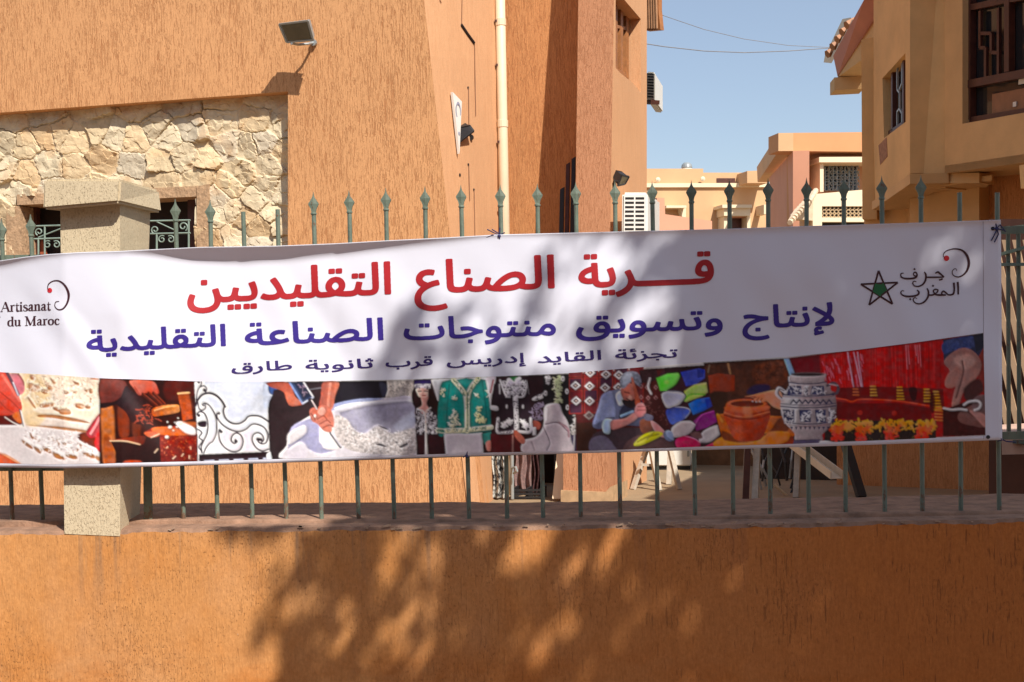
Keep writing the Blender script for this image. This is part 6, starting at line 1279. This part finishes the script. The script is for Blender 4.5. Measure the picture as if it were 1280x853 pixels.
# one sheet of vinyl print per picture; the grid follows the banner
nzp = (value_noise(GXX+0., GYY+0., 60, 51)-.5)*.22+(value_noise(GXX+0., GYY+0., 21, 52)-.5)*.20+(value_noise(GXX+0., GYY+0., 7, 53)-.5)*.20+(value_noise(GXX+0., GYY+0., 3.2, 54)-.5)*.16
CAN = np.clip(CAN*(1+(nzp*np.clip(1.15-1.25*CAN.mean(2), .22, 1))[..., None]), 0, .9)
lum = CAN.mean(2, keepdims=True); CAN = np.clip(lum+(CAN-lum)*(1+.35*(value_noise(GXX+0., GYY+0., 14, 57)-.5))[..., None], 0, .9)   # uneven saturation
def blur(a_, r_):
    k = np.hanning(2*r_+3)[1:-1]; k /= k.sum()
    a_ = np.apply_along_axis(lambda v_: np.convolve(np.pad(v_, r_, 'edge'), k, 'valid'), 0, a_); return np.apply_along_axis(lambda v_: np.convolve(np.pad(v_, r_, 'edge'), k, 'valid'), 1, a_)
Lm = CAN.mean(2); d1 = Lm-blur(Lm, 22); d2 = Lm-blur(Lm, 7); CAN = np.clip(CAN*(1+np.clip(1.1*d1+1.0*d2, -.45, .5))[..., None], 0, .9)   # print contrast
E9 = blur(CAN.mean(2), 9); E5 = blur(CAN.mean(2), 4); emb = .8*(np.roll(E9, (5, 5), (0, 1))-np.roll(E9, (-5, -5), (0, 1)))+.5*(np.roll(E5, (2, 2), (0, 1))-np.roll(E5, (-2, -2), (0, 1)))
CAN = np.clip(CAN*(1-np.clip(.85*emb, -.28, .28))[..., None], 0, .9)
CAN = .45*CAN+.55*np.stack([blur(CAN[..., c_], 2) for c_ in range(3)], -1)
CAN = np.clip(CAN, 1e-4, 1)**1.10*1.04
IMG = CAN.reshape(CH//PS, PS, CW//PS, PS, 3).mean((1, 3))
def sample(px, py):
    x = np.clip(px-PX0-.5, 0, IMG.shape[1]-1.001); y = np.clip(py-PY0-.5, 0, IMG.shape[0]-1.001); xi, yi = x.astype(int), y.astype(int); fx, fy = (x-xi)[..., None], (y-yi)[..., None]
    return (IMG[yi, xi]*(1-fx)+IMG[yi, xi+1]*fx)*(1-fy)+(IMG[yi+1, xi]*(1-fx)+IMG[yi+1, xi+1]*fx)*fy
PTOP = [(-260, 464), (0, 465.5), (60, 468.5), (125, 473), (245, 477), (340, 477.2), (480, 475), (520, 474), (580, 472), (660, 469), (720, 466), (780, 461), (880, 453), (985, 446), (1060, 439), (1140, 429), (1230, 416)]
PBOT = [(x_, y_-1.3) for x_, y_ in [(-260, 580), (0, 580.5), (60, 582), (128, 581), (150, 580), (245, 578), (335, 575.5), (480, 571), (620, 567), (740, 564.8), (880, 559.7), (1000, 556), (1145, 550), (1232, 545.8)]]
M['print'] = vcol('printed_vinyl', .42, .35)
SPL = [(-110, 126.5, 128.5, 'picture panel of white plaster being carved'), (126.5, 244.5, 249, 'picture panel of a blacksmith striking an anvil'), (244.5, 334, 340, 'picture panel of black wrought iron scrolls'), (334, 518, 521.5, 'picture panel of hands chiselling a stone bowl'), (518, 720, 720, 'picture panel of embroidered garments'), (720, 822, 842, 'picture panel of a leather worker'), (822, 887, 907, 'picture panel of bright slippers'), (887, 982, 968, 'picture panel of a potter and clay pot'), (982, 1229, 1232, 'picture panel of a red loom and painted jar')]
xl0 = (-110, -110)
for k, (xa, xt, xb, lab) in enumerate(SPL):
    xa_t, xa_b = xl0; nC = max(8, int(abs(max(xt, xb)-min(xa_t, xa_b))/1.05)); nR = 112; U, Vv = np.meshgrid(np.linspace(0, 1, nC), np.linspace(0, 1, nR))
    xx = (xa_t+(xt-xa_t)*U)*(1-Vv)+(xa_b+(xb-xa_b)*U)*Vv
    yy = np.interp(xx, [p[0] for p in PTOP], [p[1] for p in PTOP])*(1-Vv)+np.interp(xx, [p[0] for p in PBOT], [p[1] for p in PBOT])*Vv
    cs = sample(xx, yy).reshape(-1, 3); vv_ = [B(a, b_, .0016) for a, b_ in zip(xx.ravel(), yy.ravel())]
    ii = np.arange(nC*nR).reshape(nR, nC); q = np.stack([ii[:-1, :-1], ii[1:, :-1], ii[1:, 1:], ii[:-1, 1:]], -1).reshape(-1, 4)
    o = obj('photo_panel', vv_, q.tolist(), M['print'], ban, smooth=True, fix=False); setcol(o, cs); o['label'] = lab; xl0 = (xt, xb)
# ------------------------------------------------------------------ things in the yard, seen between the bars
def feet(px, py): return Pz(px, py, YD)
# doorway in the pink wall
dpl = Plane(628, 12.3, 740, 12.1)
mb = MB(); slab(dpl, [(606, 540), (760, 540), (760, 660), (606, 660)], .05, 0, mb); mb.build('doorway', M['dark'], main)
def garment(label, x0, x1, y1, d, base, pat, name='garment'):
    W_, H_ = 26, 60; vs_ = []; cs = []; rg = np.random.default_rng(int(x0))
    u, v_ = np.meshgrid(np.linspace(0, 1, W_), np.linspace(0, 1, H_)); n1 = value_noise(u*18, v_*46, 1.0, int(x0)); n2 = value_noise(u*9, v_*20, 1.0, int(x0)+1)
    for j in range(H_):
        for i in range(W_):
            x = x0+(x1-x0)*u[j, i]+1.2*math.sin(v_[j, i]*9+x0); y = 545+(y1-545)*v_[j, i]; p_ = Pd(x, y, d+.03*math.sin(u[j, i]*14)); vs_.append(p_)
            k = np.clip((n1[j, i]-.5)*6+.3, 0, 1)*pat[1]+np.clip((n2[j, i]-.55)*4, 0, 1)*pat[2]; k = min(1, k); cs.append(np.array(base)*(1-k)+np.array(pat[0])*k)
    fs = [(j*W_+i, (j+1)*W_+i, (j+1)*W_+i+1, j*W_+i+1) for j in range(H_-1) for i in range(W_-1)]
    o = obj(name, vs_, fs, M['cloth'], None, smooth=True, fix=False); setcol(o, np.array(cs)); tag(o, label, 'garment', 'garments hanging in the doorway')
    sol = o.modifiers.new('thick', 'SOLIDIFY'); sol.thickness = .01; return o
M['cloth'] = vcol('printed_cloth', .9, .1, .2, 40)
garment('hanging black garment densely embroidered in white, at the left edge of the doorway', 617, 634, 623, 10.95, (.03, .03, .035), ((.6, .6, .55), .8, .3))
garment('hanging faded pink and grey garment in the middle of the doorway', 645, 668, 612, 11.2, (.20, .13, .12), ((.34, .20, .18), .5, .4))
garment('hanging plain dark maroon garment beside the cream board', 668, 680, 616, 11.15, (.05, .02, .02), ((.10, .05, .05), .4, .3))
cr_ = thing('crate', 'low black slatted crate on the ground under the hanging garments', 'crate', feet(657, 623))
CP = Plane(639, 10.95, 677, 10.9); 
for y in (612, 616.5, 621): mb = MB(); slab(CP, [(638, y), (677, y-.3), (677, y+2.4), (638, y+2.6)], .015, 0, mb); mb.build('slat', M['black'], cr_)
for x in (639, 657, 674): mb = MB(); slab(CP, [(x, 611), (x+2.6, 611), (x+2.6, 624.5), (x, 624.8)], .25, -.017, mb); mb.build('upright', M['black'], cr_)
rk = thing('garment_stand', 'grey metal stand with a hooked arm between the hanging garments', 'stand', feet(640, 621))
MB().tube([Pd(640, 545, 10.9), Pd(640.5, 624, 10.9)], .014, 8).build('pole', M['grey'], rk); MB().tube([Pd(640, 585, 10.88), Pd(645, 584, 10.8), Pd(646.5, 589, 10.8), Pd(642, 592, 10.85)], .009, 6).build('hook', M['grey'], rk)
q = [Pd(690, 624, 10.75), Pd(703, 624, 10.75), Pd(709, 555, 10.95), Pd(697, 555, 10.95)]
o = MB().prism(q, Vector((.01, .05, 0))).build('board', M['farcream'], bevel=.004); tag(o, 'cream painted board leaning against the pilaster', 'board')
# trestle
tr_ = thing('trestle', 'white folding trestle standing on the sunlit yard', 'trestle', feet(808, 612)); wm = plain('worn_white_wood', (.46, .40, .32), .7, var=.2, vscale=20)
tops = [(812, 553), (812.5, 553), (840, 553), (839, 553)]; 
for (bx, by), (tx_, ty_), dd in (((791, 612), (810, 556), .0), ((824, 613.5), (813, 556), .0), ((849, 612), (836, 556), .3), ((836, 606), (838, 556), .4)):
    a_ = feet(bx, by); dp = (a_-EYE).dot(FWD)+.12; MB().bar(a_, Pd(tx_, ty_, dp), .042, .03).build('leg', wm, tr_)
a_ = feet(799, 606); MB().bar(Pd(801, 581, 11.5), Pd(819, 582, 11.5), .03, .02).build('stretcher', wm, tr_); MB().bar(Pd(833, 556, 11.7), Pd(808, 556, 11.55), .08, .06).build('top_beam', wm, tr_)
for x0, x1, y in ((762, 777, 612),):
    t2_ = thing('folding_frame', 'brown folded wooden frame leaning at the corner of the pilaster', 'frame', feet(768, 611))
    for (bx, by), (ux, uy) in (((763, 612), (775, 556)), ((768, 613), (783, 556))): p_ = feet(bx, by); MB().bar(p_, Pd(ux, uy, (p_-EYE).dot(FWD)+.2), .035, .03).build('leg', M['oldwood'], t2_)
    MB().bar(Pd(766, 597, 11.5), Pd(774, 597, 11.5), .03).build('rung', M['oldwood'], t2_)
# white chest with dark base
ch = thing('storage_chest', 'white metal chest on a dark plinth at the back of the yard', 'chest', feet(840, 589)); d_ = (feet(840, 588)-EYE).dot(FWD); cpn = Plane(790, d_+.05, 866, d_)
mb = MB(); slab(cpn, [(790, 535), (864, 535), (864, 582.5), (790, 583)], .7, 0, mb); mb.build('body', M['white'], ch, bevel=.01)
mb = MB(); slab(cpn, [(791, 583.3), (863, 582.8), (863, 588.5), (791, 589)], .6, -.03, mb); mb.build('base', M['black'], ch)
mb = MB(); slab(cpn, [(859, 564), (861.5, 564), (861.5, 571), (859, 571)], .02, .022, mb); mb.build('latch', M['grey'], ch)
hp = Plane(862, 13.7, 1012, 13.2); mb = MB(); slab(hp, [(866, 480), (1075, 480), (1075, 592), (866, 598)], .08, 0, mb); o = mb.build('board_fence', plain('brown_boards', (.20, .105, .05), .9, var=.25, vscale=12)); tag(o, 'shaded brown board fence closing the back of the yard', 'fence')
# poles, posts, channel
def pole(name, lab, cat, b_, t_, w, mt, lean=.05):
    p_ = feet(*b_); o = MB().bar(p_, Pd(t_[0], t_[1], (p_-EYE).dot(FWD)+lean), w, w*.7).build(name, mt); tag(o, lab, cat); return o
pole('steel_pole', 'thin brown steel pole standing at the edge of the shade', 'pole', (932, 624), (935, 545), .05, M['darkwood'])
pole('timber_post', 'white timber post nearest the steel pole in the yard', 'post', (944, 624), (947, 550), .05, wm, .1)
pole('timber_post', 'white timber post beside the tilted cream channel', 'post', (995, 622), (998, 550), .045, wm, .1)
pole('plank', 'long dark plank leaning on the red wall right of the channel', 'plank', (1077, 622), (1054, 545), .07, M['black'], .3)
ct = MB(); a_, b_ = Pd(985, 548, 10.9), Pd(1046, 594, 9.9); dd = (b_-a_).normalized(); sx_ = dd.cross(Vector((0, 0, 1))).normalized(); up_ = sx_.cross(dd)
for o_, w_, h_ in ((sx_*.045, .006, .06), (sx_*-.045, .006, .06), (up_*-.028, .09, .006)): ct.bar(a_+o_, b_+o_, w_, h_, up=up_)
ct_o = ct.build('metal_channel', plain('cream_channel', (.62, .52, .38), .5, var=.1)); tag(ct_o, 'cream metal channel propped at a slant behind the bars', 'channel')
hb = thing('tubular_frame', 'jumble of thin black tube frames in the dark between the white posts', 'frame', feet(972, 622)); rr = random.Random(4)
for k in range(13):
    x0_, y0_ = rr.uniform(950, 992), rr.uniform(596, 622); x1_, y1_ = x0_+rr.uniform(-22, 22), y0_-rr.uniform(20, 60); MB().tube([Pd(x0_, min(y0_, 621), 11.0+.04*k), Pd((x0_+x1_)/2+rr.uniform(-5, 5), (y0_+y1_)/2, 11.0+.04*k), Pd(x1_, y1_, 11.1+.04*k)], rr.uniform(.008, .014), 6).build('tube', M['black'] if k % 4 else M['grey'], hb)
MB().tube([Pd(968, 606, 10.9), Pd(986, 622, 10.85)], .012, 6).build('stick', M['wood'], hb)
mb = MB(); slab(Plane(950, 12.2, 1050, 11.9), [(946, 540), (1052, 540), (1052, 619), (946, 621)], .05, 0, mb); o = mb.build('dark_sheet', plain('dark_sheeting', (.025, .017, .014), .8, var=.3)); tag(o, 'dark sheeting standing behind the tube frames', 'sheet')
# entrance gate at the far right
GP = Plane(1256, 5.25, 1420, 4.9)
gt = thing('metal_gate', 'dark green barred metal gate beside the right end of the banner', 'gate', GP.at(1300, 560))
for x in (1260, 1273, 1287, 1301, 1316, 1331): MB().tube([GP.at(x, 283), GP.at(x+1, 553)], .0085, 8).build('bar', M['green'], gt)
for ya, yb in ((287, 276), (552, 553)): MB().bar(GP.at(1254, ya, .01), GP.at(1345, yb, .01), .035, .014).build('rail', M['green'], gt)
MB().bar(GP.at(1252, 318, .012), GP.at(1345, 292, .012), .02, .012).build('brace', M['green'], gt); MB().bar(GP.at(1252, 331, .012), GP.at(1345, 330, .012), .028, .012).build('rail', M['green'], gt)
MB().tube([GP.at(1256, 545), GP.at(1264, 551), GP.at(1285, 555)], .007, 6).build('scroll', M['green'], gt)
mb = MB(); SP = Plane(1250, 7.0, 1420, 6.6)  # diagonal sunlight stripes on the wall behind, shaped as tan strips
for k in range(22):
    x = 1200+k*13; mb.prism(SP.px([(x, 300), (x+7, 300), (x+7+62, 560), (x+62, 560)], .0), -SP.n*.02)
sc_ = mb.build('sun_stripes', plain('tan_sun_stripe', (.52, .35, .21), .8, var=.1)); tag(sc_, 'screen of sunlight behind the gate, shaped as slanting tan strips', 'stripes')
mb = MB(); slab(SP, [(1236, 274), (1500, 274), (1500, 700), (1236, 700)], .04, -.2, mb); mb.build('backing', plain('dark_red_backing', (.07, .025, .015), .9), sc_)  # dark slab standing for the shade between the stripes
mb = MB().prism([Pz(1252, 531, 1.2), Pz(1420, 522, 1.2), Pz(1420, 545, 1.2), Pz(1252, 549, 1.2)], Vector((0, 0, -.06))); o = mb.build('stone_ledge', plain('pink_stone', (.55, .36, .27), .9, var=.15)); tag(o, 'low pink stone ledge at the foot of the gate', 'ledge')
# ------------------------------------------------------------------ street tree whose crown shades the wall and the banner
ELL = lambda cx_, cy_, a, b_, th=57: (cx_, cy_, a, b_, math.radians(th))
SHADE = [(425, 640), (398, 690), (360, 732), (318, 768), (298, 805), (335, 826), (345, 850), (330, 900), (330, 1000), (1750, 1000), (1750, -40), (1130, -40), (980, 120), (845, 200), (760, 270), (690, 300), (600, 345), (545, 350), (500, 385), (470, 430), (470, 520), (455, 600)]
HOLES = [ELL(378, 775, 22, 12, 70), ELL(420, 812, 26, 14), ELL(465, 745, 20, 11), ELL(482, 808, 26, 9), ELL(540, 775, 20, 10), ELL(562, 805, 20, 9), ELL(614, 728, 20, 10), ELL(455, 838, 16, 9), ELL(520, 740, 14, 8), ELL(590, 690, 14, 8), ELL(640, 772, 12, 7), ELL(505, 842, 15, 8), ELL(610, 838, 16, 8),
         ELL(650, 700, 26, 15), ELL(696, 735, 20, 12), ELL(765, 678, 20, 10), ELL(700, 802, 16, 10), ELL(770, 770, 14, 8), ELL(832, 805, 19, 9), ELL(748, 820, 14, 8), ELL(990, 812, 32, 10), ELL(1204, 716, 14, 6), ELL(875, 718, 12, 6), ELL(920, 745, 9, 5), ELL(1276, 657, 12, 10), ELL(720, 655, 22, 7), ELL(960, 660, 10, 5), ELL(855, 690, 8, 5),
         ELL(655, 325, 60, 18), ELL(580, 330, 34, 16), ELL(548, 385, 24, 12), ELL(620, 365, 18, 9), ELL(620, 305, 40, 14, 20), ELL(735, 330, 52, 22, 65), ELL(778, 318, 30, 12), ELL(720, 385, 48, 17, 62), ELL(790, 385, 28, 13), ELL(678, 395, 24, 10), ELL(660, 440, 24, 9), ELL(735, 430, 18, 9), ELL(600, 430, 26, 9), ELL(545, 460, 26, 9), ELL(700, 300, 30, 10, 30), ELL(820, 350, 18, 7),
         ELL(975, 302, 14, 5), ELL(1026, 303, 14, 5), ELL(1032, 349, 13, 6), ELL(1062, 352, 13, 6), ELL(1190, 303, 28, 9), ELL(1172, 410, 17, 6), ELL(1214, 412, 12, 5), ELL(1240, 318, 22, 6), ELL(1216, 285, 14, 6), ELL(1170, 290, 10, 5), ELL(1092, 330, 9, 4), ELL(875, 310, 16, 6), ELL(905, 300, 12, 5), ELL(1225, 365, 12, 4), ELL(1130, 395, 9, 4)]
def inpoly(x, y, poly):
    c = False; n_ = len(poly); j = n_-1
    for i in range(n_):
        xi, yi = poly[i]; xj, yj = poly[j]
        if (yi > y) != (yj > y) and x < (xj-xi)*(y-yi)/(yj-yi)+xi: c = not c
        j = i
    return c
def lit(x, y, grow=1.0):
    for cx_, cy_, a, b_, th in HOLES:
        dx, dy = x-cx_, -(y-cy_); u = (dx*math.cos(th)+dy*math.sin(th))/(a*grow); v_ = (dx*math.sin(th)-dy*math.cos(th))/(b_*grow)
        if u*u+v_*v_ < 1: return True
    return False
def partial(x, y):
    # thin foliage: half light over the middle of the banner
    if y < 600 and x < 860: return .26
    if x < 480: return .75
    return 1.0
def blobs(x, y): return any(((x-cx_)/a)**2+((y-cy_)/b_)**2 < 1 for cx_, cy_, a, b_ in ((283, 685, 21, 14), (322, 693, 19, 11), (352, 672, 22, 8), (372, 700, 14, 8)))
tx, ty = 4.6, -3.6
tree = thing('street_tree', 'leafy street tree on the pavement whose crown shades the right half of the wall', 'tree', (tx, ty, 0))
lv = MB(); r_ = random.Random(3); sites = []
def leaf(c, s):
    a = Vector((r_.gauss(0, 1), r_.gauss(0, 1), r_.gauss(0, 1))).normalized(); q = (TOSUN*1.0 + a*.9).normalized()
    x = q.orthogonal().normalized(); ang_ = r_.uniform(0, 6.28); x = (x*math.cos(ang_)+q.cross(x)*math.sin(ang_)); y = q.cross(x)
    lv.add([c-x*s, c+y*s*.42-x*.1*s, c+x*s, c-y*s*.42-x*.1*s], [(0, 1, 2, 3)])
NL = 52000
lx = np.array([r_.uniform(240, 1740) for _ in range(NL)]); ly = np.array([r_.uniform(-40, 990) for _ in range(NL)]); vn = value_noise
wx_ = (vn(lx, ly, 30, 65)-.5)*34+(vn(lx, ly, 10, 66)-.5)*16; wy_ = (vn(lx, ly+700, 30, 65)-.5)*34+(vn(lx, ly+700, 10, 66)-.5)*16
hx_ = (vn(lx, ly, 26, 61)-.5)*30+(vn(lx, ly, 9, 62)-.5)*14; hy_ = (vn(lx, ly+500, 26, 61)-.5)*30+(vn(lx, ly+500, 9, 62)-.5)*14
gp = vn((lx*.545-ly*.839)/44+40, (lx*.839+ly*.545)/14, 1.0, 63); cl_ = vn(lx, ly, 60, 21)
for k in range(NL):
    x, y = lx[k], ly[k]; ins = inpoly(x+wx_[k], y+wy_[k], SHADE)
    if not ins and not blobs(x, y): continue
    if lit(x+hx_[k], y+hy_[k], 1.42) and r_.random() > .10: continue
    # gaps between the sprays of leaves, drawn out along the light
    if ins and y > 635 and gp[k] > (.57 if x < 660 else .64 if x < 860 else .72) and r_.random() > (.2 if x < 860 else .45): continue
    if r_.random() > (partial(x, y) if ins else .8): continue
    c = P(x, y, -.08)+TOSUN*(4.9+2.6*cl_[k]+r_.uniform(-.3, .3)); leaf(c, r_.uniform(.03, .055))
    if k % 260 == 0: sites.append(c)
lv.build('crown', M['leaf'], tree, fix=False)
tr = MB(); top = Vector((tx+.3, ty+.1, 3.6)); tr.tube([(tx, ty, -.02), (tx+.03, ty, .5), (tx+.12, ty+.05, 2.4), tuple(top)], [.24, .17, .14, .10], 12); tr.build('trunk', M['bark'], tree, smooth=True)
lb_ = MB()
for s in sites[::9]:
    m_ = top.lerp(s, .5)+Vector((0, 0, -.15)); lb_.tube([top-Vector((0, 0, r_.uniform(0, 1.2))), m_, s], [.032, .015, .004], 6)
lb_.build('limbs', M['bark'], tree)

# houses across the street, behind the camera: added unseen to keep the low sky off the wall
for x0_, x1_, hh_, lab in ((-22, -8.2, 9.5, 'unseen tall orange house added across the street on the left'), (-8, 4, 8.2, 'unseen orange house added across the street behind the viewer'), (4.2, 20, 10, 'unseen tall orange house added across the street on the right')):
    h_ = thing('house', lab, 'house', ((x0_+x1_)/2, -17, -.13)); MB().box(((x0_+x1_)/2, -20, hh_/2-.13), (x1_-x0_, 8, hh_)).build('wall', M['farorange'], h_)
    for fl_ in range(2):
        for k in range(3):
            xx = x0_+(x1_-x0_)*(k+.5)/3; w_ = MB().box((xx, -15.98, 1.6+fl_*3.4), (1.3, .06, 1.5)).build('window', M['winglass'], h_); MB().box((xx, -15.97, .8+fl_*3.4), (1.5, .12, .08)).build('sill', M['farcream'], w_)
    MB().box(((x0_+x1_)/2, -16.1, hh_-.05), (x1_-x0_+.1, .5, .25)).build('cornice', M['farcream'], h_)
